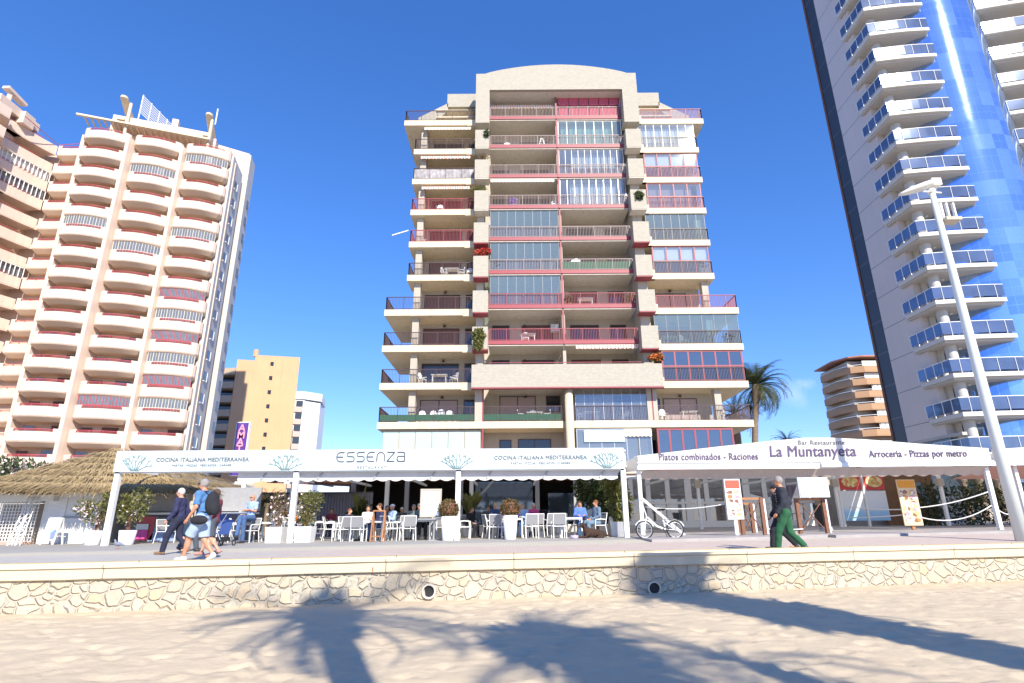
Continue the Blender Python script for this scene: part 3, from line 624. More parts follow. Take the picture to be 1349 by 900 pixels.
# narrow upright fins between the bays
for (x, y) in ((-50.45, 64.0), (-44.5, 66.1), (-56.0, 63.6)): wallpoly([(x - .16, y - .75), (x + .16, y - .6), (x + .5, y + 1.9), (x - .5, y + 1.7)], 1, topz)
m.build('wall', TC, T)
m = MB(); pa = e0 + Vector((.02, .3)); 
m.prism([(pa.x, pa.y), (e1.x, e1.y), (e1.x - .6, e1.y), (pa.x - .6, pa.y)], 1, topz + .6)
m.build('side_wall', TG, T)
# corner stack behind the side wall
m = MB(); e2 = e1 + sd * 3.2; m.prism([(e1.x + .35, e1.y + .9), (e2.x + .3, e2.y + .6), (e2.x - 3, e2.y + .6), (e1.x - 2.5, e1.y + .9)], 1, 55.0); m.build('stair_core', TG, T)
for k in range(-1, 14):
    z = zt(k) - .1
    for (u, w_) in ((1.9, 1.1),):
        c = pa + sd * u; nn = Vector((.98, .19)); o = MB()
        q = [c + nn * .06, c + sd * w_ + nn * .06]
        o.add([(q[0].x, q[0].y, z - 1.1), (q[1].x, q[1].y, z - 1.1), (q[1].x, q[1].y, z + .1), (q[0].x, q[0].y, z + .1)], [(0, 1, 2, 3)]); w0 = o.build('window', gl_t, T)
        s = MB(); s.bar((q[0].x, q[0].y, z - 1.15), (q[1].x, q[1].y, z - 1.15), .14, .08); s.bar((q[1].x, q[1].y, z - 1.1), (q[1].x, q[1].y, z + .1), .12, .06); s.build('frame', M['white'], w0)
    c = e1 + sd * 2.2 + Vector((.36, .05)); o = MB(); o.box(c.x - .2, c.x + .12, c.y - .5, c.y + .6, z - 1.2, z + .1); o.build('window', gl_t, T)
# roof: setback storey, pergola beams, fins, billboard
m = MB()
def rot(u, v): return W2((-57.0, 63.6), u, v)
m.prism([rot(2.5, -1.2), rot(15.5, -1.2), rot(15.5, -6), rot(2.5, -6)], topz, topz + 4.6)
m.prism([rot(3.2, .6), rot(15.2, .6), rot(15.2, -6), rot(3.2, -6)], topz + 3.0, topz + 4.2)
m.prism([rot(14.9, -4), rot(19.6, -5), rot(19.6, -9.5), rot(12.0, -9.5)], topz, topz + 5.6)
m.build('penthouse', TC, T)
m = MB(); m.bar((*rot(-.5, 1.4), topz + 2.6), (*rot(15.2, 1.4), topz + 2.6), .35, .25)
for i in range(20): m.bar((*rot(.2 + i * .75, 1.4), topz + 2.75), (*rot(.2 + i * .75, -1.0), topz + 2.75), .16, .16)
for u in (5, 15): m.tube([(*rot(u, .9), topz), (*rot(u, .9), topz + 6.2)], .2, 8)
m.build('pergola_beam', M['cream'], T)
for u in (4.2, 14.6): 
    m = MB()
    p = rot(u, 1.3); q = rot(u, -3.6); m.bar((*p, topz + 6.6), (*q, topz + 5.6), .9, .3); m.lathe([(.02, -.2), (.45, -.15), (.45, .15), (.02, .2)], (p[0], p[1], topz + 6.6), 12)
    m.build('roof_fin', M['cream'], T)
    MB().bar((*rot(u, 1.0), topz + 3.5), (*rot(u, -1.0), topz + 3.5), .9, .25).build('lower_fin', M['cream'], T)
MB().prism([rot(9.5, -1.5), rot(10.3, -1.5), rot(10.3, -2.5), rot(9.5, -2.5)], topz + 4.2, topz + 6.8).build('chimney', TC, T)
p0 = Vector((*rot(5.2, -2.0), 0)); p1 = Vector((*rot(9.5, -11.5), 0)); m = MB()
for i in range(9): z = topz + 7.2 + i * .34; m.bar((p0.x, p0.y, z), (p1.x, p1.y, z), .05, .16)
for i in range(7): p = p0.lerp(p1, i / 6); m.box(p.x - .07, p.x + .07, p.y, p.y + .1, topz + 4, topz + 10.1)
m.build('billboard_frame', M['white'], T)
for (u, s) in ((9, 0), (17.3, 0)): 
    m = MB()
    p = rot(u, .3); q = rot(u + 1.4, .1); m.tube([(*p, topz + .5), (*rot(u + .3, .2), topz + 2.7), (*q, topz + .5)], .06, 5); m.tube([(*p, topz + 1.2), (*q, topz + 1.2)], .05, 5); m.build('roof_bracket', RR, T)
m = MB(); m.tube([(*rot(15.3, .2), topz + 6), (*rot(15.3, .2), topz + 8.7)], .09, 6)
m.build('mast', M['white'], T)
m = MB(); m.prism([(-72, 60), (-64.4, 60), (-64.4, 66), (-72, 66)], topz, topz + 1.6); m.prism([(-72, 58), (-63.2, 58), (-63.2, 64), (-72, 64)], topz + 1.2, topz + 2.4); m.box(-63.6, -62.6, 61, 62.6, topz + .5, topz + 2.2)
m.bar((-63.6, 58.6, topz + 3.9), (-63.6, 61.5, topz + 3.5), .9, .4); m.tube([(-63.6, 59.4, topz), (-63.6, 59.4, topz + 3.8)], .3, 10); m.build('penthouse', TC, T)
m = MB(); m.tube([(-61.9, 60.4, topz + .9), (-61.9, 66, topz + .75), (-57, 65.8, topz + .9)], .05, 5); m.build('rail', RR, T)

# ---------------------------------------------------------------- right tower of blue glass
D = thing('glass_tower', 'tall blue glass tower on the right with white curved balconies and grey stone side wall', 'building', (42, 48, 1))
def panel_mat():
    g = N('grey_stone_panels'); s = g.n('SeparateXYZ', {0: g.co})
    zf = g.math('FRACT', g.math('DIVIDE', g.math('SUBTRACT', s.outputs[2], 8.3), 3.1)); yf = g.math('FRACT', g.math('DIVIDE', s.outputs[1], 1.25))
    ln = g.math('MAXIMUM', g.math('LESS_THAN', zf, .02), g.math('MULTIPLY', g.math('LESS_THAN', yf, .012), .35))
    col = g.mix(g.noise(.25, 4), (.62, .535, .48, 1), (.72, .62, .56, 1)); return g.out(Base_Color=g.mix(ln, col, (.22, .2, .2, 1)), Roughness=.5, Specular_IOR_Level=.4)
m = MB(); m.box(35.3, 36, 46.4, 51.2, 8.0, 59.5); m.build('side_wall', panel_mat(), D)
def dkglass():
    g = N('dark_glass_strip'); s = g.n('SeparateXYZ', {0: g.co}); ln = g.math('LESS_THAN', g.math('FRACT', g.math('DIVIDE', s.outputs[2], 3.1)), .03)
    return g.out(Base_Color=g.mix(ln, (.05, .052, .06, 1), (.12, .12, .12, 1)), Roughness=.35, Specular_IOR_Level=.3)
m = MB(); m.box(35.36, 36, 51.2, 53.0, 8.0, 62); m.build('glass_strip', dkglass(), D)
m = MB(); m.box(35.28, 35.6, 52.98, 53.25, 1, 62); m.build('corner_trim', M['woodbrown'], D)
def blueglass():
    g = N('blue_curtain_glass'); s = g.n('SeparateXYZ', {0: g.co})
    az = g.n('Math', {0: g.math('SUBTRACT', s.outputs[0], 1.0), 1: g.math('SUBTRACT', s.outputs[1], 1.0)}, operation='ARCTAN2').outputs[0]
    zl = g.math('LESS_THAN', g.math('FRACT', g.math('DIVIDE', s.outputs[2], 1.55)), .03); ul = g.math('LESS_THAN', g.math('FRACT', g.math('MULTIPLY', az, 4.6)), .03)
    ln = g.math('MAXIMUM', zl, ul)
    v = g.n('TexVoronoi', {'Vector': g.n('CombineXYZ', {0: g.math('MULTIPLY', az, 4.6), 1: 0, 2: g.math('DIVIDE', s.outputs[2], 1.55)}).outputs[0], 'Scale': 1, 'Randomness': 0.0}).outputs[1]
    col = g.mix(g.n('SeparateColor', {0: v}).outputs[0], (.27, .42, .74, 1), (.50, .66, .95, 1))
    return g.out(Base_Color=g.mix(ln, col, (.45, .62, .9, 1)), Roughness=.06, Metallic=.85, Normal=g.bump(g.noise(.5, 2), .06, .3))
BG = blueglass()
# cylinder
m = MB(); m.lathe([(6.0, 0), (6.0, 65)], (43.0, 49.0, 1), 96); m.f = m.f[:-2]; m.m = m.m[:-2]; o = m.build('glass_cylinder', BG, D, True)
BG2 = mat('blue_reflective_glass', (.20, .40, .85), .05, metal=.8, var=.15, scale=.3)
pier = mat('pale_column', (.55, .53, .49), .7, var=.05)
rr_wall = MB(); rr_wall.box(36.0, 41, 47.4, 53.2, 1, 62); rr_wall.box(45, 66, 47.4, 56, 1, 65); rr_wall.build('wall', M['dkwin'], D)
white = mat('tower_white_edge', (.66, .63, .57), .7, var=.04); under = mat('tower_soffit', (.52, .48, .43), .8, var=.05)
BPAN = mat('blue_balustrade_glass', (.15, .19, .28), .08, metal=.5, var=.45, scale=.5)
def twr_bal(z, left=True, full=True):
    if left: P = [(34.9, 47.5), (34.9, 43.75)] + [(34.9 + (40.3 - 34.9) * i / 8, 43.75 - .6 * math.sin(math.pi * .5 * i / 8)) for i in range(1, 9)] + [(40.3, 47.4)]
    else: P = [(45.5, 47.4), (45.5, 44.6), (46.0, 43.9)] + [(46 + 16 * i / 12, 43.7 - 1.2 * math.sin(math.pi * i / 12)) for i in range(0, 13)] + [(62, 47.4)]
    Q = P[1:-1] if left else P[1:-1]
    s = MB(); s.prism(P, z - .34, z); 
    bo = s.build('balcony', [white], D)
    c = (38.5, 47.0) if left else (54, 47.4)
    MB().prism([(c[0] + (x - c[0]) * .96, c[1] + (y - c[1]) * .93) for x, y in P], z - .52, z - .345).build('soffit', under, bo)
    g = MB()
    for (a, b) in zip((P if left else Q)[:-1], (P if left else Q)[1:]):
        if left and b == P[-1]: continue
        g.add([(a[0], a[1] + .06, z + .16), (b[0], b[1] + .06, z + .16), (b[0], b[1] + .06, z + 1.12), (a[0], a[1] + .06, z + 1.12)], [(0, 1, 2, 3)])
    g.build('glass_panel', BPAN, bo)
    h = MB(); pts = P[:-1] if left else Q
    h.tube([(x, y + .06, z + 1.16) for x, y in pts], .035, 6)
    for i in range(0, len(pts), 2): x, y = pts[i]; h.box(x - .015, x + .015, y + .02, y + .05, z, z + 1.14)
    if left:
        for y in (44.6, 45.6, 46.6, 47.6): h.box(34.87, 34.93, y, y + .06, z, z + 1.14)
    h.build('handrail', M['white'], bo)
    return bo
for i in range(-1, 18):
    z = 9.38 + 3.1 * i
    twr_bal(z, True); twr_bal(z, False)
    m = MB(); m.tube([(36.1, 44.9, z), (36.1, 44.9, z + 2.6)], .42, 16, cap=False); m.build('column', pier, D, True)
    m = MB(); m.box(37.2, 37.55, 46.2, 46.5, z, z + 2.6); m.build('mullion', M['beigewall'], D)
    MB().box(36.02, 36.5, 46.2, 47.39, z, z + 2.6).build('pier', M['soffit'], D)
    MB().lathe([(.02, -.12), (.12, -.08), (.14, 0)], (37.3, 45.4, z + 2.55), 10).build('ceiling_lamp', M['white'], D)
    m = MB()
    for j in range(8): m.box(46.5 + j * 2, 46.7 + j * 2, 47.0, 47.38, z, z + 2.6)
    m.build('mullion', M['beigewall'], D)
MB().box(35.0, 42, 44.5, 56, 1, 3.2).build('podium', M['beigewall'], D)
MB().box(35.45, 36, 46.3, 53, 3.4, 7.9).build('window', M['dkwin'], D); MB().box(35.3, 36.2, 44.8, 53.2, 7.75, 8.0).build('cornice', under, D)
for i, (px, py, ) in enumerate(((1140, 0),)): pass
# ---------------------------------------------------------------- buildings farther back
# tan block
tan = mat('tan_render', (.64, .385, .21), .85, var=.10, scale=.4); streaky(tan, .3); tand = mat('tan_balcony', (.48, .36, .25), .85)
K = thing('apartment_block', 'plain tan block with small square windows and dark rounded balconies, behind the restaurant awning', 'building', (-52, 116, 1))
m = MB(); m.prism([(-56.2, 112), (-44.6, 115), (-51.2, 130), (-62, 126)], 1, 33.4); m.prism([(-53.0, 112.9), (-44.6, 115), (-51.2, 130), (-58, 126)], 33.4, 34.6); m.build('wall', tan, K)
for i in range(9):
    p = at(358.5 - i * 1.9, 479.5 + 18.6 * i, 113.7); yy = 112 + (p.x + 56.2) * 3 / 11.6; MB().box(p.x - .32, p.x + .32, yy - .08, yy + .3, p.z - .4, p.z + .4).build('window', M['dkwin'], K)
MB().tube([(-53.5, 114, 34.5), (-53.5, 114, 36)], .5, 8).build('chimney', tan, K)
for i in range(11):
    z = 31.6 - 2.85 * i
    b = MB(); P = [(-63.0, 117), (-62.5, 114.0), (-60.5, 112.6), (-58.5, 112.0), (-56.25, 111.9), (-56.25, 117)]; b.strip(P[:-1], z - 1.2, z, .2); b.prism(P, z - 1.35, z - 1.18); b.build('balcony', tand, K)
    b = MB(); P = [(-70, 121), (-68.5, 118.5), (-66, 117.3), (-63.1, 117.2), (-63.1, 121)]; b.strip(P[:-1], z - 2.6, z - 1.4, .2); b.prism(P, z - 2.75, z - 2.58); b.build('balcony', tand, K)
m = MB(); m.box(-63, -56.3, 114.5, 125, 1, 32); m.box(-72, -62, 120, 128, 1, 31); m.build('recess', M['dkwin'], K)
# sign with vertical letters
def textmesh(body, size, mt, parent=None, name='lettering', ext=.01, off=0., align='CENTER', loc=(0, 0, 0), rot=(90, 0, 0), sx=1, shear=0., spacing=1., bev=0.):
    cu = bpy.data.curves.new('t', 'FONT'); cu.body = body; cu.size = size; cu.extrude = ext; cu.offset = off; cu.align_x = align; cu.align_y = 'CENTER'; cu.shear = shear; cu.space_character = spacing; cu.resolution_u = 4; cu.bevel_depth = bev; cu.bevel_resolution = 1
    o = bpy.data.objects.new('t', cu); S.collection.objects.link(o); dg = bpy.context.evaluated_depsgraph_get(); me = bpy.data.meshes.new_from_object(o.evaluated_get(dg)); bpy.data.objects.remove(o); bpy.data.curves.remove(cu)
    Mx = Matrix.Translation(loc) @ Matrix.Rotation(R(rot[2]), 4, 'Z') @ Matrix.Rotation(R(rot[0]), 4, 'X') @ Matrix.Diagonal((sx, 1, 1, 1)); me.transform(Mx)
    if parent is not None: me.transform(Matrix.Translation(-OFF[parent.name]))
    me.materials.clear(); me.materials.append(mt); me.name = name; q = bpy.data.objects.new(name, me); put(q, parent); OFF[q.name] = OFF[parent.name] if parent is not None else Vector(); return q
pa_ = at(320, 557, 105); sg = thing('vertical_sign', 'tall narrow purple sign with pink letters stacked down it, on the tan block', 'sign', pa_)
purple = mat('purple_sign_face', (.10, .04, .28), .5); pink = mat('pink_letters', (.85, .35, .45), .5)
bt = pa_.z - 9.5; MB().box(pa_.x - 1.05, pa_.x + 1.05, 105.1, 105.7, bt, pa_.z).build('panel', purple, sg); MB().box(pa_.x - 1.25, pa_.x + 1.25, 105.2, 105.8, bt - .1, pa_.z + .2).build('border', M['white'], sg)
for i, ch in enumerate('AMATIS'): textmesh(ch, 1.9, pink, sg, loc=(pa_.x, 105.0, pa_.z - 1.05 - i * 1.28), ext=.05, off=.03)
# white block
K2 = thing('apartment_block', 'small distant white and pale pink block right of the tan block', 'building', (-50, 136, 1))
wt = mat('bright_white_render', (.72, .74, .78), .8, var=.05)
m = MB(); m.prism([(-55, 131.5), (-49.4, 133), (-49.4, 142), (-55, 142)], 1, 29.4); m.prism([(-49.4, 133), (-46.6, 136), (-48, 144), (-49.4, 142)], 1, 29.0); m.prism([(-56, 131), (-49.2, 132.7), (-46.2, 135.8), (-48, 144), (-56, 144)], 29.4, 31.2); m.build('wall', wt, K2)
pk = mat('pink_render', (.58, .44, .40), .85)
for i in range(9):
    z = 26.6 - 2.9 * i; b = MB(); b.prism([(-55, 131.2), (-49.6, 132.6), (-49.6, 133), (-55, 132)], z - .3, z + .9); b.build('spandrel', pk, K2)
    for j in range(3): 
        x = -54.6 + j * 1.75; y = 131.3 + (x + 55) * .27; MB().add([(x, y + .15, z + 1), (x + 1.45, y + .5, z + 1), (x + 1.45, y + .5, z + 2.4), (x, y + .15, z + 2.4)], [(0, 1, 2, 3)]).build('window', M['gl_dark'], K2)
# orange block on the right
K3 = thing('apartment_block', 'distant orange brick block with rounded balconies, left of the glass tower', 'building', (82, 130, 1))
org = mat('orange_brick', (.46, .27, .15), .85, var=.1); roofm = mat('tiled_roof', (.45, .20, .13), .8, var=.15)
for i in range(12):
    z = 34.3 - 2.95 * i; w = (3 if i > 1 else 0)
    P = [(75.6, 139), (75.9, 133), (77.5, 129.2), (80.0, 127.8), (90, 127.8), (90, 139)]; b = MB(); b.strip(P[:-1], z - .1, z + 1.15, .2); b.prism(P, z - .35, z - .08); bo = b.build('balcony', org, K3)
    h = MB(); h.tube([(x, y, z + 1.45) for x, y in P[:-1]], .07, 5); h.build('rail', M['white'], bo)
    if i in (2, 3, 4, 5, 7):
        g = MB()
        for j in range(7): g.box(81.4 + j * 1.15, 82.4 + j * 1.15, 128.1, 128.2, z + 1.3, z + 2.55)
        g.build('glazing', M['blindpale'], bo); f = MB().box(81.2, 89.6, 128.25, 128.3, z + 1.2, z + 2.6).build('glazing_frame', M['white'], bo)
    if i < 2: MB().box(80.2, 83.5, 128.6, 128.8, z + .8, z + 2.5).build('glazing', M['blindw'], bo)
m = MB(); m.box(77.5, 92, 130.0, 142, 1, 37); m.build('wall', M['beigewall'], K3)
m = MB(); m.prism([(75.5, 133), (77.3, 129), (80, 127.6), (92, 127.6), (92, 142), (76, 142)], 37.6, 37.9); m.add([(77.4, 129, 37.9), (80, 127.6, 37.9), (92, 127.6, 37.9), (92, 142, 37.9), (76, 142, 37.9), (84, 134, 39.6)], [(0, 1, 5), (1, 2, 5), (2, 3, 5), (3, 4, 5), (4, 0, 5)]); m.build('roof', roofm, K3)

K3.location.x += 1.7
# ---------------------------------------------------------------- left restaurant: pergola, banner, awning
banner_m = N('printed_banner'); bm_ = banner_m
wv = bm_.n('TexNoise', {'Vector': bm_.n('Mapping', {'Vector': bm_.co, 'Scale': (.6, 1, 7)}).outputs[0], 'Scale': 2.2, 'Detail': 6}).outputs[0]
BAN = bm_.out(Base_Color=bm_.mix(bm_.n('MapRange', {0: wv, 1: .42, 2: .66}).outputs[0], (.62, .68, .69, 1), (.42, .56, .60, 1)), Roughness=.6)
inkd = mat('dark_grey_ink', (.10, .10, .12), .5, var=0); inkl = mat('light_grey_ink', (.17, .18, .20), .5, var=0); inkc = mat('blue_grey_ink', (.19, .28, .28), .5, var=0); inkp = mat('purple_ink', (.10, .07, .15), .5, var=0)
PG = thing('restaurant_pergola', 'long white pergola with a pale sea-blue printed banner before the central block', 'pergola', (-5.3, 22, G(-5.3, 22)))
bx0, bx1 = -15.08, 4.22
m = MB(); m.box(bx0, bx1, 21.9, 21.98, 3.40, 4.18)
bn = m.build('banner', BAN, PG)
seg = ((bx0, -10.6), (-10.52, -8.25), (-8.17, -2.1), (-2.02, bx1))
m = MB(); m.box(bx0, bx1, 21.99, 22.1, 3.36, 3.46); m.box(bx0, bx1, 21.99, 22.1, 4.08, 4.19); m.build('banner_frame', M['white'], PG)
# stroke lettering: thin rounded sans, drawn with ribbons
def strokes(glyphs, x, z, h, w, r, y, mt, parent, name, gap=.28):
    m = MB()
    for g in glyphs:
        for st in g: m.tube([(x + a * w, y, z + b * h) for a, b in st], r, 5)
        x += w * (1 + gap)
    o = m.build(name, mt, parent)
def arc2(cx, cy, rx, ry, a0, a1, n=8): return [(cx + rx * math.cos(R(a0 + (a1 - a0) * i / n)), cy + ry * math.sin(R(a0 + (a1 - a0) * i / n))) for i in range(n + 1)]
g_e = [[(1, 1)] + arc2(.45, .5, .45, .5, 90, 270) + [(1, 0)], [(0, .5), (.85, .5)]]
g_s = [[(1, 1), (.3, 1)] + arc2(.25, .78, .25, .22, 90, 270, 6) + arc2(.75, .28, .25, .28, 90, -90, 6) + [(0, 0)]]
g_n = [[(0, 0), (0, .6)] + arc2(.5, .6, .5, .4, 180, 0) + [(1, 0)]]
g_z = [[(0, 1), (1, 1)], [(1, 1), (0, 0)], [(0, 0), (1, 0)]]
g_a = [[(0, 1), (.7, 1)] + arc2(.7, .8, .3, .2, 90, 0, 4) + [(1, 0)], [(1, 0), (.3, 0)] + arc2(.25, .28, .25, .28, 270, 90, 6) + [(1, .56)]]
pE = at(443, 610, 21.88)
strokes([g_e, g_s, g_s, g_e, g_n, g_z, g_a], pE.x, pE.z + .05, .34, .285, .022, 21.885, inkd, PG, 'lettering', .34)
textmesh('RESTAURANT', .13, inkl, PG, loc=(at(490, 612, 21.9).x, 21.885, 3.50), spacing=1.5, off=-.001)
for px in (267, 712):
    c = at(px, 604, 21.88)
    textmesh('COCINA ITALIANA MEDITERRANEA', .205, inkl, PG, loc=(c.x, 21.885, 3.83), sx=1.0, bev=.004, spacing=1.08)
    textmesh('PASTAS - PIZZAS - PESCADOS - CARNES', .11, inkl, PG, loc=(c.x, 21.885, 3.62), off=0, spacing=1.15)
def coral(px, s=1., parent=PG, fade=inkc):
    c = at(px, 614, 21.88); rr = random.Random(int(px)); m = MB()
    def br(x, z, a, L, r, d):
        pts = [(x, 21.886 - rr.random() * .004, z)]
        for i in range(4):
            a += rr.uniform(-.12, .12) - (a) * .05; x += math.sin(a) * L / 4; z += math.cos(a) * L / 4
            if z > 4.12: break
            pts.append((x, 21.886 - .001 * i, z))
        if len(pts) > 1: m.tube(pts, [r * (1 - .12 * i) for i in range(len(pts))], 5)
        if d and z < 4.0:
            for q in (-.45, .42): br(x, z, a + q + rr.uniform(-.1, .1), L * .62, r * .72, d - 1)
    for a in (-1.15, -.75, -.38, 0, .36, .72, 1.15): br(c.x + a * .1, 3.44, a * .95, .30 * s, .022, 2)
    m.build('coral_motif', fade, parent)
for px in (178, 376, 602, 800): coral(px)
for i, (x, h) in enumerate(((-14.98, 3.4), (-8.2, 3.4), (-2.06, 3.4), (4.18, 3.4))):
    z0 = G(x, 22); w = .09
    m = MB(); m.box(x - w, x + w, 21.99, 22.17, z0, h); m.build('post', M['white'], PG)
for x in (-10.5, -12.85, -6.0, -1.98, 4.6):
    m = MB(); m.box(x - .09, x + .09, 27.9, 28.08, G(x, 28), 3.6); m.build('post', M['white'], PG)
for x in (-14.98, -10.4, -8.2, -5.0, -2.06, 1.2, 4.18): MB().box(x - .05, x + .05, 22.12, 33.8, 3.46, 3.58).build('roof_beam', M['white'], PG)
for x in (-10.5, -12.85): MB().box(x - .45, x + .45, 27.93, 28.03, 3.3, 3.42).build('brace', M['white'], PG)
for (x, s) in ((-1.85, 1), (4.1, -1)):
    MB().bar((x, 27.2, 2.3), (x + s * 1.0, 27.2, 3.4), .09).build('brace', M['grey'], PG)
# side truss at the right end of the banner
m = MB(); 
for (z) in (3.5, 4.1): m.bar((4.3, 22.1, z), (4.9, 26, z), .06)
for i in range(6): m.bar((4.3 + i * .1, 22.1 + i * .65, 3.5), (4.35 + i * .1, 22.4 + i * .65, 4.1), .03)
m.add([(4.26, 22.0, 3.3), (4.86, 26, 3.3), (4.86, 26, 4.15), (4.26, 22.0, 4.15)], [(0, 1, 2, 3)]); m.build('side_banner', M['fabricw'], PG)
# retractable awning with scalloped valance
n = 60; V = []; F = []; x0, x1 = -10.5, 4.0
for i in range(n * 3 + 1):
    x = x0 + (x1 - x0) * i / (n * 3); s = abs(math.sin(math.pi * i / 6)) * .07
    V += [(x, 22.25, 3.44), (x, 22.22, 3.08 - s), (x, 33.5, 3.95 + .02 * math.sin(i))]
for i in range(n * 3): F += [(3 * i, 3 * i + 1, 3 * i + 4, 3 * i + 3), (3 * i, 3 * i + 3, 3 * i + 5, 3 * i + 2)]
vm = stripe('white_awning_cloth', (.80, .78, .77), (.76, .74, .73), .9); translucent(vm, .3); mesh_obj('awning', V, F, vm, PG)
for i in range(7): x = -9.6 + i * 2.15; MB().bar((x, 22.2, 3.1), (x + .22, 22.2, 3.42), .05).build('awning_arm', M['grey'], PG)
# restaurant room under the block, dark inside
RM = thing('glazed_shopfront', 'dark glazed restaurant front with a raised step under the white awning', 'restaurant', (-3, 34, 1))
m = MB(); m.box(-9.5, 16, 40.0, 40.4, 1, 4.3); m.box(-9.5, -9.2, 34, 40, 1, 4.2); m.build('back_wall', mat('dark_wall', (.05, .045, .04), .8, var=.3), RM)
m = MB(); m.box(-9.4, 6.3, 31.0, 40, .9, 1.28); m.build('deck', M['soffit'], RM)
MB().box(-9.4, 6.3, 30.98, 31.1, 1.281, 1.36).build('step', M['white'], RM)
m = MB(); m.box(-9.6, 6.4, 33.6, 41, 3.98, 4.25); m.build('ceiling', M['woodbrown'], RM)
m = MB(); m.box(-2.3, 1.2, 36, 36.1, 1.4, 3.9); m.box(2.2, 5.6, 37, 37.1, 1.5, 3.2); m.build('glass_screen', M['gl_dark'], RM)
for x in (-9.2, -6.1, -3.0, 1.4, 3.6, 6.1): MB().box(x - .12, x + .12, 33.7, 33.95, 1.28, 4.0).build('column', M['grey'], RM)
for i in range(9): 
    m = MB(); xx = -8 + i * 1.6; m.box(xx, xx + .9, 38.2, 38.8, 1.9, 2.0); m.box(xx + .2, xx + .3, 38.2, 38.3, 1.3, 1.9); m.box(xx + .6, xx + .7, 38.7, 38.8, 1.3, 1.9); m.build('dark_counter', M['brown'], RM)
# grey slatted wall
sw = thing('slatted_fence', 'tall purple-grey slatted wall behind the planters left of the dark restaurant', 'fence', (-11, 32, G(-11, 30)))
m = MB(); x = -17.0
while x < -7.6: m.box(x, x + .13, 31.8, 31.85, 1.0, 3.0); x += .16
m.build('slats', mat('grey_slat', (.27, .26, .29), .8, var=.15), sw); MB().box(-17, -7.6, 31.87, 31.95, 1.2, 3.1).build('backing', mat('fence_backing', (.16, .155, .17), .8), sw)
# parasol awnings behind
def slope_awning(px0, px1, y0, y1, Y, label, cA, cB):
    a = at(px0, y0, Y); b = at(px1, y1, Y); t = thing('folding_awning', label, 'awning', (a.x, Y, a.z))
    m = MB(); m.add([(a.x, Y, a.z), (b.x, Y, b.z), (b.x + .3, Y + 2.2, b.z + .5), (a.x + .3, Y + 2.2, a.z + .75)], [(0, 1, 2, 3)]); m.add([(a.x, Y, a.z), (b.x, Y, b.z), (b.x, Y - .01, b.z - .16), (a.x, Y - .01, a.z - .2)], [(0, 1, 2, 3)]); m.build('cloth', cA, t)
    MB().tube([(a.x, Y, a.z), (b.x, Y, b.z)], .04, 6).build('front_bar', cB, t)
slope_awning(318, 352, 630, 628, 29, 'small salmon red awning between two white posts', mat('salmon_cloth', (.62, .22, .14), .8), M['white'])
slope_awning(352, 462, 631, 637, 30.5, 'wide dark brown awning in front of the grey slatted wall', mat('brown_cloth', (.13, .07, .07), .8), M['wood'])
# ---------------------------------------------------------------- thatched kiosk
KS = thing('thatched_kiosk', 'white kiosk with a shaggy straw thatched hip roof at the left end of the pergola', 'kiosk', (-17, 27, G(-17, 26)))
th = N('straw_thatch'); thc = th.mix(th.noise(1.7, 4), (.34, .235, .11, 1), (.50, .38, .20, 1)); thc = th.mix(th.math('MULTIPLY', th.noise(45, 3), .6), thc, (.20, .135, .065, 1)); TH = th.out(Base_Color=thc, Roughness=.9)
apx = Vector((-18.9, 27.5, 4.95)); cor = [Vector((-21.9, 23.3, 2.95)), Vector((-12.9, 23.3, 2.78)), Vector((-12.9, 32.0, 2.85)), Vector((-21.9, 32.0, 2.95))]
m = MB(); m.add([apx] + [c - Vector((0, 0, .12)) for c in cor], [(0, i + 1, (i + 1) % 4 + 1) for i in range(4)]); m.build('roof_base', TH, KS)
V = []; F = []; rr = random.Random(3)
for side in range(4):
    a, b = cor[side], cor[(side + 1) % 4]; nrm = (b - a).cross(apx - a).normalized(); 
    if nrm.z < 0: nrm = -nrm
    for i in range(7000 if side == 0 else 3500):
        v = 1 - math.sqrt(rr.random()) if i % 3 else rr.random() * .05; u = rr.random(); 
        p = a.lerp(b, u).lerp(apx, v * .99); dn = (a.lerp(b, u) - apx).normalized()
        q = p + nrm * (.02 + rr.random() * .10 + .05 * math.sin(v * 40)); L = .35 + .3 * rr.random(); dd = (dn + Vector((rr.uniform(-.25, .25), rr.uniform(-.25, .25), rr.uniform(-.35, .1)))).normalized()
        e = q + dd * L; s = dd.cross(nrm).normalized() * (.012 + .012 * rr.random()); k = len(V); V += [q - s, q + s, e + s * .3, e - s * .3]; F.append((k, k + 1, k + 2, k + 3))
mesh_obj('thatch', V, F, TH, KS)
lou = N('white_louvre_panel'); sz = lou.n('SeparateXYZ', {0: lou.co}); LV = lou.out(Base_Color=lou.mix(lou.noise(3, 3), (.76, .77, .77, 1), (.82, .82, .81, 1)), Roughness=.5, Normal=lou.bump(lou.math('SINE', lou.math('MULTIPLY', sz.outputs[2], 55)), .25, .01))
z0 = G(-18, 24.7); xa, xb = xat(47, 24.7), xat(124, 24.7)
MB().box(xa, xb, 24.7, 24.85, z0, 3.1).build('panel', LV, KS)
MB().box(xa + .9, xa + .95, 24.66, 24.7, z0, 3.1).build('panel_joint', M['white'], KS); MB().box(xa + .9, xb - .05, 24.64, 24.7, z0 + 1.0, z0 + 1.07).build('rail', M['grey'], KS)
MB().box(xb + .7, xb + 6.3, 25.4, 25.5, z0 + 1.25, 3.0).build('roller_shutter', mat('grey_roller_shutter', (.34, .34, .35), .6), KS)
MB().box(xa, xb, 24.9, 30, z0, 3.0).build('body', M['white'], KS)
MB().box(xb + .6, xb + 6.2, 25.1, 25.7, z0 + 1.12, z0 + 1.2).build('counter_top', M['white'], KS)
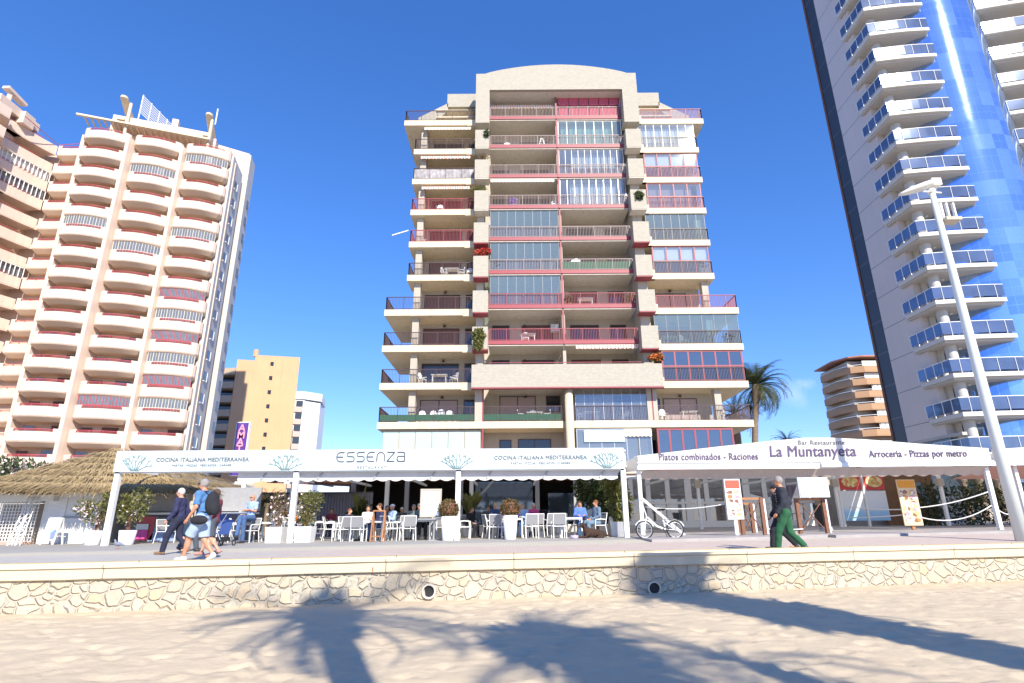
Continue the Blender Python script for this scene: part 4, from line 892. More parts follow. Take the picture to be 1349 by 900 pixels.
m = MB(); m.box(xb + .7, xb + 6.1, 25.3, 26.2, z0, z0 + 1.1); m.build('counter', mat('dark_counter', (.12, .11, .13), .4), KS)
pa2 = xat(176, 25.2); MB().box(pa2, pa2 + .72, 25.2, 25.28, z0 + .1, z0 + 1.05).build('red_panel', mat('red_panel', (.55, .08, .09), .5), KS); MB().box(pa2 + .06, pa2 + .5, 25.15, 25.19, z0 + .15, z0 + .5).build('pink_card', mat('pink_card', (.85, .10, .40), .5), KS)
MB().box(pa2 + .0, pa2 + .5, 25.14, 25.18, z0 + .52, z0 + .75).build('white_card', M['plastic'], KS)
g1 = xat(192, 25.2); m = MB(); m.add([(g1, 25.2, z0 + .05), (g1 + 1.2, 25.2, z0 + .05), (g1 + 1.2, 25.2, z0 + .25), (g1 + .4, 25.2, z0 + .75)], [(0, 1, 2, 3)]); m.build('blue_panel', mat('pale_blue_panel', (.30, .40, .62), .5), KS)
m = MB(); m.box(g1 + .02, g1 + 1.8, 25.22, 25.28, z0 + .05, z0 + 1.05); m.build('display_glass', M['gl_dark'], KS)
# lattice fence at the left edge
lf = thing('lattice_fence', 'white square lattice fence at the left edge of the promenade', 'fence', (-21, 24.5, G(-21, 24.5)))
m = MB(); z0 = G(-21, 24.5) + .12; xa2, xb2 = xat(-20, 24.5), xat(40, 24.5); x = xa2
while x < xb2: m.box(x, x + .03, 24.5, 24.52, z0, z0 + 1.9); x += .13
z = z0
while z < z0 + 1.9: m.box(xa2, xb2, 24.521, 24.54, z, z + .03); z += .13
m.build('lattice', M['fabricw'], lf); MB().box(xa2, xb2, 24.4, 24.7, z0 - .12, z0).build('kerb', mat('terracotta_kerb', (.50, .33, .25), .8), lf)
MB().box(xa2, xb2, 24.9, 25.0, z0, z0 + 1.5).build('backing_screen', mat('reed_screen', (.36, .30, .24), .9, var=.3, scale=4), lf)
m = MB(); m.box(xa2 - 2, xb2 + .6, 24.4, 27, 2.45, 2.7); m.build('canopy_edge', M['fabricw'], lf)
# leaning white trusses
for i, (pxt, pxb) in enumerate(((44, 24), (50, 34))):
    a = (xat(pxb, 23.8), 23.4, G(-19, 23.8)); b = (xat(pxt, 24.5, 3.2) , 24.55, 2.95); t = thing('leaning_pole', ['slim white pole leaning on the lattice fence, left one of the pair', 'white lattice-sided pole leaning against the kiosk, right one of the pair'][i], 'pole', a, 'poles leaning by the kiosk')
    m = MB(); w = .06
    for dx in (-w, w): m.bar((a[0] + dx * 1.6, a[1], a[2]), (b[0] + dx * 1.6, b[1], b[2]), .035)
    m.build('rails', M['white'], t); m = MB(); va = Vector(a); vb = Vector(b)
    for j in range(14):
        p = va.lerp(vb, j / 14); q = va.lerp(vb, (j + 1) / 14); s = 1 if j % 2 else -1; m.bar((p.x + s * .09, p.y, p.z), (q.x - s * .09, q.y, q.z), .02)
    m.build('bracing', M['white'], t)
# small picture board by the kiosk
def aboard(px, Y, w, h, label, face, frame, name='a_board', cat='sign', zg=None):
    x = xat(px, Y); z = zg if zg is not None else G(x, Y); t = thing(name, label, cat, (x, Y, z)); fr = MB()
    for s in (0, 1):
        y0, y1 = (Y - .0, Y + .22) if s == 0 else (Y + .5, Y + .28)
        for xx in (x - w / 2, x + w / 2): fr.bar((xx, y0, z), (xx, y1, z + h), .05)
        fr.bar((x - w / 2, y1, z + h), (x + w / 2, y1, z + h), .05); 
        if s == 0: fr.bar((x - w / 2, y0 + .04, z + h * .18), (x + w / 2, y0 + .04, z + h * .18), .04)
    fr.build('frame', frame, t)
    if face:
        d = .22 / h; MB().add([(x - w / 2 + .03, Y + .03 + d * h * .2, z + h * .2), (x + w / 2 - .03, Y + .03 + d * h * .2, z + h * .2), (x + w / 2 - .03, Y + .2, z + h * .95), (x - w / 2 + .03, Y + .2, z + h * .95)], [(0, 1, 2, 3)]).build('board', face, t)
    return t
def patchwork(name, cols, sc, seedv=(0, 0, 0)):
    g = N(name); v = g.n('TexVoronoi', {'Vector': g.n('VectorMath', {0: g.co, 1: seedv}, operation='ADD').outputs[0], 'Scale': sc}).outputs[1]; s = g.n('SeparateColor', {0: v}).outputs[0]
    n = len(cols); q = g.n('ValToRGB', {0: s}); q.color_ramp.interpolation = 'CONSTANT'; e = q.color_ramp.elements
    while len(e) > 1: e.remove(e[-1])
    e[0].position = 0; e[0].color = (*cols[0], 1)
    for i, c in enumerate(cols[1:]): x = e.new((i + 1) / n); x.color = (*c, 1)
    return g.out(Base_Color=q.outputs[0], Roughness=.45)
poster = patchwork('poster_print', [(.15, .35, .32), (.55, .45, .6), (.75, .7, .65), (.2, .25, .45), (.7, .72, .72)], 3.5)
aboard(61, 23.6, .5, 1.0, 'small white-framed A-board with a picture poster beside the kiosk panel', poster, M['white'])
# empty wooden easel near the first tables
t = aboard(493, 21.6, .42, 1.08, 'empty orange wooden A-frame easel in front of the tables', None, M['wood'], 'wooden_easel', 'easel')
# white menu screen on a small table
x = xat(563, 22.2); z = G(x, 22.2); t = thing('menu_screen', 'white rectangular menu screen in a wooden frame on a steel stand', 'menu board', (x, 22.2, z))
m = MB(); cx = x; 
for (a, b, c, d) in ((-.40, .40, 1.78, 1.85), (-.40, .40, .82, .88), (-.40, -.33, .88, 1.78), (.33, .40, .88, 1.78)): m.box(cx + a, cx + b, 22.18, 22.24, z + c, z + d)
m.build('frame', M['beigewall'], t); MB().box(cx - .33, cx + .33, 22.2, 22.23, z + .88, z + 1.78).build('screen', mat('blank_white_panel', (.78, .85, .86), .3, var=.02), t)
m = MB(); m.box(cx - .45, cx + .45, 22.1, 22.6, z + .74, z + .78); m.build('shelf', M['grey'], t)
for dx in (-.02, .14): MB().tube([(cx + dx, 22.3, z), (cx + dx, 22.3, z + .74)], .025, 8).build('leg', M['alu'], t)
MB().lathe([(.22, 0), (.22, .02), (.03, .05)], (cx + .06, 22.3, z), 16).build('base', M['alu'], t)
# ---------------------------------------------------------------- potted plants
def pot_round(x, y, r0, r1, h, t): MB().lathe([(r0, 0), (r0 + .005, .01), (r1, h), (r1 - .03, h), (r1 - .04, h - .05), (0.01, h - .05)], (x, y, G(x, y)), 24).build('pot', M['plastic'], t, True)
def pot_square(x, y, w, h, t, mt='plastic'):
    z = G(x, y); m = MB(); m.add([(x + sx * w * .45, y + sy * w * .45, z) for sx, sy in ((-1, -1), (1, -1), (1, 1), (-1, 1))] + [(x + sx * w * .5, y + sy * w * .5, z + h) for sx, sy in ((-1, -1), (1, -1), (1, 1), (-1, 1))] + [(x + sx * w * .44, y + sy * w * .44, z + h - .03) for sx, sy in ((-1, -1), (1, -1), (1, 1), (-1, 1))],
        [(0, 1, 5, 4), (1, 2, 6, 5), (2, 3, 7, 6), (3, 0, 4, 7), (4, 5, 9, 8), (5, 6, 10, 9), (6, 7, 11, 10), (7, 4, 8, 11), (8, 9, 10, 11), (3, 2, 1, 0)]); m.build('pot', M[mt], t)
def stems(x, y, z, n, h, sp, t, mt='woodbrown'):
    m = MB()
    for i in range(n): a = rng.random() * 6.28; q = sp * rng.random(); m.tube([(x + .03 * math.cos(a), y + .03 * math.sin(a), z), (x + q * .5 * math.cos(a), y + q * .5 * math.sin(a), z + h * .5), (x + q * math.cos(a), y + q * math.sin(a), z + h)], [.012, .009, .005], 5)
    m.build('stem', M[mt], t)
for (px, Y, label, pt, ph, bl, nl, sz, fl) in (
    (121, 22.9, 'white round pot of sparse oleander with pale flowers, left of the first pergola post', 'r', .52, [(-.1, 0, .75, .5, .35, .4), (-.5, 0, 1.0, .35, .3, .35), (.25, 0, 1.15, .3, .3, .45)], 620, .16, 150),
    (165, 22.6, 'white round pot of tall bushy oleander, right of the first pergola post', 'r', .52, [(0, 0, .8, .5, .4, .5), (.3, 0, 1.2, .4, .3, .5), (-.3, 0, 1.1, .35, .3, .4)], 900, .16, 60),
    (361, 22.4, 'white square pot of thin reddish shrub, left of the second pergola post', 's', .56, [(0, 0, .65, .4, .35, .4), (0, 0, 1.1, .35, .3, .35)], 420, .13, 90),
    (399, 22.4, 'white square pot of big olive green bush, right of the second pergola post', 's', .56, [(0, 0, .95, .5, .4, .5), (0, 0, .5, .3, .3, .3), (.15, 0, 1.15, .45, .35, .3)], 1300, .11, 60)):
    x = xat(px, Y); z = G(x, Y); t = thing('potted_shrub', label, 'plant', (x, Y, z), 'shrubs in white pots along the terrace')
    (pot_round(x, Y, .24, .3, ph, t) if pt == 'r' else pot_square(x, Y, .62, ph, t))
    stems(x, Y, z + ph - .05, 9, .9, .4, t); V, F = leafcloud([(x + b[0], Y + b[1], z + ph + b[2] - .15, b[3], b[4], b[5], 1) for b in bl], nl, sz, 3.2); mesh_obj('foliage', V, F, M['leafy'] if 'olive' in label or 'oleander' in label else M['box'], t)
    V, F = leafcloud([(x + b[0], Y + b[1] - .05, z + ph + b[2] - .2, b[3], b[4], b[5], 1) for b in bl[:2]], fl, .09, 1.2); mesh_obj('flowers', V, F, M['flowp'], t)
for (px, Y, label) in ((587, 21.9, 'tall white tapered pot with round clipped bronze bush, beside the menu screen'), (669, 22.0, 'tall white tapered pot with round clipped bronze bush, in the middle of the right bay')):
    x = xat(px, Y); z = G(x, Y); t = thing('topiary_pot', label, 'plant', (x, Y, z), 'clipped bushes in tall white pots'); pot_round(x, Y, .2, .28, .85, t)
    V, F = leafcloud([(x, Y, z + 1.1, .37, .37, .33, 1)], 2600, .07, 1.8); mesh_obj('foliage', V, F, M['box'], t); MB().lathe([(.03, 0), (.27, .1), (.31, .25), (.25, .45), (.03, .5)], (x, Y, z + .85), 12).build('twigs', M['woodbrown'], t)
# broad-leaved plants
def bigleaf(t, x, y, z, n, L, w, mt, up=.9, spread=.6, seed=0):
    rr = random.Random(seed); V = []; F = []
    for i in range(n):
        a = rr.random() * 6.28; s = spread * (.4 + .6 * rr.random()); hgt = L * (.7 + .5 * rr.random()); k = len(V); ww = w * (.7 + .5 * rr.random()); sd = Vector((-math.sin(a), math.cos(a), 0))
        for j in range(6):
            u = j / 5; p = Vector((x + math.cos(a) * s * u ** 1.3, y + math.sin(a) * s * u ** 1.3, z + hgt * (u - .25 * u * u * s / spread))); wd = ww * (0.06 if u < .35 else math.sin(math.pi * min(1, (u - .3) / .72)) + .03); V += [p - sd * wd, p + sd * wd]
        F += [(k + 2 * j, k + 2 * j + 1, k + 2 * j + 3, k + 2 * j + 2) for j in range(5)]
    mesh_obj('leaves', V, F, mt, t)
x = xat(615, 26); z = G(x, 26); t = thing('potted_banana_plant', 'banana-leaved plant in a white square pot beside the inner pergola post', 'plant', (x, 26, z)); pot_square(x, 26, .5, .6, t); bigleaf(t, x, 26, z + .55, 22, 1.5, .13, M['leafy'], seed=4, spread=.75)
x = xat(470, 29); z = G(x, 29); t = thing('potted_rubber_plant', 'dark green bushy plant with two big pale leaves in front of the slatted wall', 'plant', (x, 29, z)); pot_square(x, 29, .5, .5, t); V, F = leafcloud([(x, 29, z + 1.0, .5, .4, .7, 1), (x - .1, 29, z + .8, .6, .4, .5, 1)], 600, .2, 1.8); mesh_obj('foliage', V, F, M['leaf'], t); bigleaf(t, x, 28.7, z + .6, 7, 1.9, .18, M['leafy'], seed=8, spread=.6)
# right end: lush trees in a grey planter box
x = xat(812, 23.2); z = G(x, 23.2); t = thing('planter_tree', 'yellow-green drooping ficus in a grey metal box at the right end of the pergola', 'plant', (x, 23.2, z)); pot_square(x - .05, 23.2, .62, .55, t, 'alu'); stems(x, 23.2, z + .5, 5, 1.5, .3, t)
V, F = leafcloud([(x + .05, 23.2, z + 1.3, .5, .4, .75, 1.4), (x - .05, 23.2, z + 1.9, .45, .4, .4, 1), (x + .2, 23.2, z + .95, .35, .3, .4, .6)], 2100, .16, 2.6, droop=.9); mesh_obj('foliage', V, F, M['leafy'], t)
x = xat(783, 25.5); z = G(x, 25.5); t = thing('leafy_tree', 'broad green tree reaching the awning behind the seated man in grey', 'tree', (x, 25.5, z)); MB().tube([(x, 25.5, z), (x + .1, 25.5, z + .9), (x, 25.5, z + 1.7)], [.09, .06, .04], 8).build('trunk', M['woodbrown'], t)
V, F = leafcloud([(x, 25.5, z + 1.9, .95, .7, .55, 1.5), (x + .6, 25.5, z + 1.4, .6, .5, .7, 1), (x - .3, 25.6, z + 1.5, .5, .5, .45, .6), (x + .9, 25.7, z + 2.2, .5, .4, .4, .5)], 2600, .17, 2.2, droop=.5); mesh_obj('crown', V, F, M['leaf'], t)
# bushes and little palms on the left behind
for (px, Y, zz, label, bl, n, mt) in ((290, 28, .5, 'yellow-green clipped hedge left of the salmon awning', [(0, 0, .75, 1.1, .5, .6), (-.9, 0, .9, .7, .5, .6)], 2200, 'leafy'), (232, 27.5, .5, 'small bush hidden behind the walking men', [(0, 0, .7, .6, .4, .7)], 700, 'leaf')):
    x = xat(px, Y); z = G(x, Y); t = thing('bush', label, 'bush', (x, Y, z), 'bushes behind the terrace'); V, F = leafcloud([(x + b[0], Y, z + b[2] + .0, b[3], b[4], b[5], 1) for b in bl], n, .14, 1.8); mesh_obj('foliage', V, F, M[mt], t); stems(x, Y, z, 5, .7, .3, t)
x = xat(15, 45, 6); t = thing('oleander_hedge', 'green hedge dotted with pink-white flowers above the lattice fence', 'hedge', (x, 40, 1))
V, F = leafcloud([(xat(-40, 40, 6) + i * 1.7, 40, 5.0 - .12 * i * (i > 2), 1.4, 1, .95, 1) for i in range(6)], 3600, .3, 2.4); mesh_obj('foliage', V, F, M['leaf'], t); V, F = leafcloud([(xat(-40, 40, 6) + i * 1.7, 39.4, 5.2 - .12 * i, 1.4, 1, .8, 1) for i in range(6)], 260, .24, 1.2); mesh_obj('flowers', V, F, M['flowp'], t)
m = MB(); m.box(-52, xat(62, 40, 3), 39.5, 41, 1, 4.3); m.build('wall_base', M['soffit'], t)
# ---------------------------------------------------------------- palms
def frondmesh(cx, cy, cz, n, L, seed, up=1.0, leaf=.35, low=-.5, nl=22, stiff=.9):
    rr = random.Random(seed); V = []; F = []; st = MB()
    for i in range(n):
        a = rr.random() * 6.28; el = rr.uniform(low, 1.35); l = L * rr.uniform(.8, 1.1); prev = Vector((cx, cy, cz)); pts = [prev.copy()]; e = el
        for j in range(8):
            d = Vector((math.cos(a) * math.cos(e), math.sin(a) * math.cos(e), math.sin(e))); prev = prev + d * l / 8; pts.append(prev.copy()); e -= (.11 + .05 * j) * stiff * (math.cos(el) * .7 + .35)
        st.tube(pts, [.035 * L / 3 * (1 - .1 * j) for j in range(9)], 4)
        for j in range(nl):
            u = .12 + .88 * j / nl; f = u * 8; k = min(7, int(f)); p = pts[k].lerp(pts[k + 1], f - k); d = (pts[k + 1] - pts[k]).normalized(); sd = d.cross(Vector((0, 0, 1))); sd = sd.normalized() if sd.length > .01 else Vector((1, 0, 0)); upv = sd.cross(d)
            for s in (-1, 1):
                ll = leaf * L / 3 * (1.25 - .7 * abs(u - .45)) * rr.uniform(.85, 1.1); tip = p + (sd * s * .8 + d * .62 - Vector((0, 0, .18)) + upv * .12).normalized() * ll; w = d * .022 * L / 3; b = len(V); V += [p - w, p + w, tip]; F.append((b, b + 1, b + 2))
    return V, F, st
def palm(name, label, x, y, zb, h, r, L, n, seed, lean=(0, 0), group=None, mt=None, **kw):
    t = thing(name, label, 'palm tree', (x, y, zb), group); tx, ty = x + lean[0], y + lean[1]; m = MB(); k = 14
    pts = [(x + lean[0] * (i / k) ** 1.6, y + lean[1] * (i / k) ** 1.6, zb + h * i / k) for i in range(k + 1)]; m.tube(pts, [r * (1.25 if i == 0 else (1 + .06 * (i % 2))) * (1.5 if i >= k - 1 else 1) for i in range(k + 1)], 12); m.build('trunk', M['palmtrunk'], t, True)
    V, F, st = frondmesh(tx, ty, zb + h, n, L, seed, **kw); mesh_obj('crown', V, F, mt or M['palmleaf'], t); st.build('frond_stalk', mt or M['palmleaf'], t)
M['palmtrunk'] = mat('palm_trunk', (.22, .16, .11), .9, var=.3, scale=6, bump=.6, bscale=20); M['palmleaf'] = leafmat('palm_fronds', (.07, .095, .035), (.16, .17, .06))
palm('date_palm', 'tall date palm with arching fronds right of the central block', 22.6, 55, 1, 13.2, .28, 3.7, 85, 5, lean=(1.6, 0), low=-.8, nl=30, leaf=.5)
palm('date_palm', 'smaller dark palm half hidden by the lower right balconies', 23.6, 60, 1, 11.2, .35, 3.0, 50, 9, low=-.6)
palm('date_palm', 'distant palm top above the peak of the white canopy', 33.6, 70, 1, 9.6, .3, 2.3, 45, 11, low=-.3)
for i, px in enumerate((1243, 1262, 1285, 1310, 1335)): palm('date_palm', ['low palm tuft above the right slope of the canopy, next to the orange block', 'second low palm tuft above the right canopy slope', 'low palm tuft in front of the glass tower base', 'low palm tuft left of the street lamp pole', 'low palm tuft right of the street lamp pole'][i], xat(px, 40, 4), 38.5, 1, 3.1, .2, 1.3, 26, 20 + i, low=.0, nl=14)
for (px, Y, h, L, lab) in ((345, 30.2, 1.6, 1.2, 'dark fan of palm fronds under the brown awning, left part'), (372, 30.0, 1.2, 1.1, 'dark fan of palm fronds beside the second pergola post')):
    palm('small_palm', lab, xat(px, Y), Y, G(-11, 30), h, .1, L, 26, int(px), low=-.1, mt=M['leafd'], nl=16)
# beach palms behind the camera: they throw the shadows on the sand
def beach(label, gx, gy, h, r, L, n, seed, leaf, skirt=0., low=-1.1):
    bx_, by_ = gx + 1.437 * h * .353, gy - 1.437 * h * .935
    palm('beach_palm', label, bx_, by_, 0, h, r, L, n, seed, group='palms on the beach', low=low, leaf=leaf, nl=30)
    if skirt:
        t = [o for o in S.objects if o.get('label') == label][0]; V, F = leafcloud([(bx_, by_, h - .6 - i * .45, skirt, skirt, .4, 1) for i in range(int(skirt * 9))], 700, .35, 3, droop=1.2); mesh_obj('dead_frond_skirt', V, F, M['box'], t); V, F = leafcloud([(bx_, by_, h + .4, skirt * 1.5, skirt * 1.5, .7, 1)], 700, .4, 3); mesh_obj('shadow_clump', V, F, M['palmleaf'], t)  # unseen leaf clump above the crown is added to deepen its cast shadow
beach('thick-trunked beach palm on the sand whose crown shadow touches the wall left of the middle', -3.0, 10.1, 9.0, .22, 2.8, 26, 31, .5, .2)
beach('beach palm on the sand whose crown shadow falls at the bottom middle', .75, 7.6, 8.5, .18, 2.2, 34, 47, .6, .5)
beach('slim beach palm on the sand whose long shadow reaches the wall at the right', 3.35, 12.1, 9.6, .15, 1.7, 34, 53, .5, .5)
beach('second slim beach palm close beside the slim right one', 4.6, 9.9, 8.6, .13, 1.5, 26, 59, .45, .45)
beach('short thin beach palm whose crown shadow falls at the lower right', 2.6, 6.9, 7.5, .12, 1.7, 20, 61, .45)
# ---------------------------------------------------------------- right restaurant: white marquee canopy
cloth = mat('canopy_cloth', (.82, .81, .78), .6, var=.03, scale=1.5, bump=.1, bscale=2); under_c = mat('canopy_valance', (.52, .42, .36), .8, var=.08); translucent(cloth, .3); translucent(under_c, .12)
CN = thing('marquee_canopy', 'wide white gabled marquee with painted restaurant lettering, right of the pergola', 'canopy', (11.5, 22, GP(11.5, 22)))
prof = [(4.75, 3.88), (6.2, 4.03), (8.0, 4.22), (9.8, 4.40), (11.2, 4.52), (12.2, 4.52), (13.6, 4.44), (15.4, 4.28), (17.0, 4.16), (18.15, 4.08)]
eave = [(4.75, 3.45), (11.6, 3.50), (18.15, 3.58)]
m = MB(); m.prismy((eave + prof[::-1])[::1], 21.95, 22.02); m.build('front_gable', cloth, CN)
m = MB(); n = len(prof); m.add([(x, 22.0, z) for x, z in prof] + [(x, 33.5, z + .1) for x, z in prof], [(i, i + 1, n + i + 1, n + i) for i in range(n - 1)]); m.build('roof_cloth', cloth, CN)
m = MB(); m.box(4.7, 11.55, 21.86, 21.98, 3.36, 3.50); m.box(11.65, 18.2, 21.86, 21.98, 3.42, 3.57); m.box(4.7, 18.2, 21.90, 21.948, 3.60, 3.63); m.build('gutter', M['white'], CN)
V = []; F = []; x0, x1 = 4.9, 18.05; n = 150
for i in range(n + 1):
    x = x0 + (x1 - x0) * i / n; s = abs(math.sin(math.pi * i / 6)) * .07; zt_ = 3.34 + .006 * (x - x0); V += [(x, 22.05, zt_), (x, 22.3, zt_ - .26 - s), (x, 24.8, zt_ - .10)]
for i in range(n): F += [(3 * i, 3 * i + 1, 3 * i + 4, 3 * i + 3)]
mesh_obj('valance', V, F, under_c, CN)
MB().add([(4.75, 22, 3.45), (4.75, 33, 3.5), (4.75, 33, 3.98), (4.75, 22, 3.88)], [(0, 1, 2, 3)]).build('side_cloth', cloth, CN); m = MB(); m.add([(18.15, 22, 3.58), (18.15, 33, 3.6), (18.15, 33, 4.1), (18.15, 22, 4.08)], [(0, 1, 2, 3)]); m.build('side_cloth', cloth, CN)
for (px, Y) in ((834, 22.1), (1320, 22.1)):
    x = 4.72 if px == 834 else 17.95; MB().box(x, x + .14, Y, Y + .14, GP(x, Y), 3.45).build('post', M['white'], CN)
for (px, Y) in ((512, 27), (920, 28), (1105, 28), (1247, 28)):
    if px < 800: continue
    x = xat(px, Y); MB().box(x, x + .13, Y, Y + .13, GP(x, Y), 3.5).build('post', M['white'], CN)
    MB().box(x - .08, x + .2, Y - .05, Y + .2, 3.0, 3.35).build('bracket', M['beigewall'], CN)
MB().bar((4.8, 22.15, 2.35), (6.35, 22.3, 1.0), .09).build('brace', M['white'], CN)
for x in (7.5, 10.2, 13.0, 15.6): MB().box(x, x + .08, 22.1, 33.4, 3.4, 3.5).build('roof_beam', M['white'], CN)
yb = 21.93
textmesh('Platos combinados - Raciones', .37, inkp, CN, loc=(at(933, 601, yb).x, yb, at(933, 602, yb).z), sx=.78, bev=.004, spacing=1.08)
textmesh('Arrocería - Pizzas por metro', .37, inkp, CN, loc=(at(1209, 597, yb).x, yb, at(1209, 598, yb).z), sx=.80, bev=.004, spacing=1.06)
textmesh('Bar Restaurante', .25, inkl, CN, loc=(at(1082, 583, yb).x, yb, 4.33), sx=1.0, off=0, spacing=1.1)
c = at(1070, 595, yb); textmesh('La Muntanyeta', .58, inkp, CN, loc=(c.x, yb, c.z), sx=.92, bev=.008, shear=.1, spacing=1.05)
# second canopy beyond the street lamp
C2 = thing('marquee_canopy', 'smaller white canopy with salmon underside at the right edge behind the street lamp', 'canopy', (21, 22, GP(21, 22)))
m = MB(); m.prismy([(18.5, 3.62), (30, 3.75), (30, 4.9), (24.5, 4.75), (20.8, 4.2), (18.5, 4.06)], 22.2, 22.27); m.build('front_gable', cloth, C2); m = MB(); m.add([(18.5, 22.3, 3.9), (30, 22.3, 4.9), (30, 33, 5), (18.5, 33, 4)], [(0, 1, 2, 3)]); m.build('roof_cloth', cloth, C2)
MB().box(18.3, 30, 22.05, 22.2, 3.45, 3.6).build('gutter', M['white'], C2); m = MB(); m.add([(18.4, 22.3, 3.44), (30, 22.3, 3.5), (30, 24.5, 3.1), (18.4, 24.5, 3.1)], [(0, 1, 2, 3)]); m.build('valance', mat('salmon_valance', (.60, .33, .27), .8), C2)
for x in (19.3, 23.5): MB().box(x, x + .13, 22.4, 22.53, GP(x, 22), 3.5).build('post', M['white'], C2)
# glazed enclosure
EN = thing('glazed_enclosure', 'white-framed glazed dining room under the marquee canopy', 'enclosure', (12, 34, 1))
z0 = 1.12; zt2 = 4.0; xs_ = [6.55 + 1.12 * i for i in range(12)]
m = MB(); 
for i, x in enumerate(xs_):
    MB().box(x, x + (.26 if i % 3 else .38), 33.9, 34.05, z0, zt2).build('mullion', M['white'], EN)
for i in range(11):
    a, b = xs_[i] + .2, xs_[i + 1]
    MB().add([(a, 34, z0 + .35), (b, 34, z0 + .35), (b, 34, zt2 - .2), (a, 34, zt2 - .2)], [(0, 1, 2, 3)]).build('glass', glass('enclosure_glass', (.62, .67, .75), .14, alpha=.8) if i == 0 else bpy.data.materials['enclosure_glass'], EN)
m = MB(); m.box(6.5, 18.9, 33.88, 34.06, z0, z0 + .36); m.build('base_panel', M['white'], EN)
m = MB(); m.box(6.5, 18.9, 33.87, 34.07, z0 + 1.28, z0 + 1.42); m.build('transom', M['white'], EN); MB().box(6.5, 18.9, 33.87, 34.07, zt2 - .2, zt2).build('head_rail', M['white'], EN)
MB().box(6.5, 19, 34.1, 41, zt2, zt2 + .15).build('roof', M['brown'], EN)
MB().box(6.5, 19, 38.9, 39, 1, 4).build('back_wall', mat('interior_wall', (.35, .33, .33), .8, var=.3), EN)
MB().box(17.3, 19, 33.8, 34.2, z0, zt2).build('end_wall', M['beigewall'], EN)
for i in range(8):
    x = 7.2 + i * 1.35; m = MB(); m.box(x, x + .8, 35.5, 36.2, 1.84, 1.88); m.box(x + .05, x + .1, 35.6, 35.65, 1.12, 1.84); m.box(x + .7, x + .75, 35.6, 35.65, 1.12, 1.84); m.build('dining_table', M['white'], EN)
# mural boards and brown wall
MU = thing('mural_panels', 'printed beach and pizza mural panels on the wall left of the tall menu board', 'mural', (17, 30, GP(17, 30)))
sea_p = N('sea_print'); szp = sea_p.n('SeparateXYZ', {0: sea_p.co}); SP = sea_p.out(Base_Color=sea_p.mix(sea_p.math('MULTIPLY', sea_p.noise(2.5, 4), .5), sea_p.ramp(sea_p.n('MapRange', {0: szp.outputs[2], 1: 0., 2: 1.45}).outputs[0], [(0, (.12, .35, .62)), (.45, (.25, .52, .78)), (.62, (.72, .74, .78)), (1, (.80, .81, .82))]), (.55, .65, .75, 1)), Roughness=.4)
pizza = patchwork('pizza_print', [(.75, .55, .18), (.65, .22, .08), (.8, .7, .35), (.6, .4, .12), (.75, .62, .3)], 9); redp = mat('red_card', (.6, .06, .06), .5)
zb = 1.45
for (a, b) in ((1108, 1137), (1141, 1168)):
    xa, xb = xat(a, 30, 2), xat(b, 30, 2); MB().box(xa, xb, 30, 30.06, zb, zb + 1.45).build('sea_panel', SP, MU); MB().box(xa, xb, 30, 30.06, zb + 1.5, zb + 2.15).build('red_panel', redp, MU)
    mm = MB(); cx = (xa + xb) / 2; nn = 20; mm.add([(cx + .43 * math.cos(6.283 * j / nn), 29.97, zb + 1.9 + .28 * math.sin(6.283 * j / nn)) for j in range(nn)], [tuple(range(nn))]); mm.build('pizza_picture', pizza, MU)
    MB().box(xa - .1, xa, 29.98, 30.1, 1.1, 3.75).build('frame', M['white'], MU)
BW = thing('rendered_wall', 'brown textured wall with a blue-grey arch painted on it under the canopy', 'wall', (20.5, 31, 1))
brw = mat('brown_render', (.24, .135, .075), .95, var=.25, scale=3, bump=.5, bscale=12)
MB().box(xat(1170, 31), xat(1238, 31), 31, 31.3, 1, 3.9).build('wall', brw, BW); MB().box(xat(1100, 33), xat(1175, 31.5), 31.8, 32.1, 1, 4).build('back_wall', M['grey'], BW)
xa = xat(1201, 30.9); MB().prismy([(xa, 2.95), (xa, 3.3), (xa + .85, 3.35), (xa + 1.2, 2.2), (xa + 1.0, 2.15), (xa + .7, 2.75), (xa + .35, 3.0)], 30.93, 30.99).build('painted_arch', mat('blue_grey_paint', (.22, .27, .30), .8), BW)
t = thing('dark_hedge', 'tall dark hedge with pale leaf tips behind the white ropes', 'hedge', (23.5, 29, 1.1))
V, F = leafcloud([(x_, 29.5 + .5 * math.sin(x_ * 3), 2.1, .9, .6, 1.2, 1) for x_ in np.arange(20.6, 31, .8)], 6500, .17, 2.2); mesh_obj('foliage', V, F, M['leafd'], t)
V, F = leafcloud([(x_, 29.0, 2.6, .8, .3, .7, 1) for x_ in np.arange(22.5, 31, .8)], 1500, .15, 2.2); mesh_obj('light_tips', V, F, M['leafy'], t)
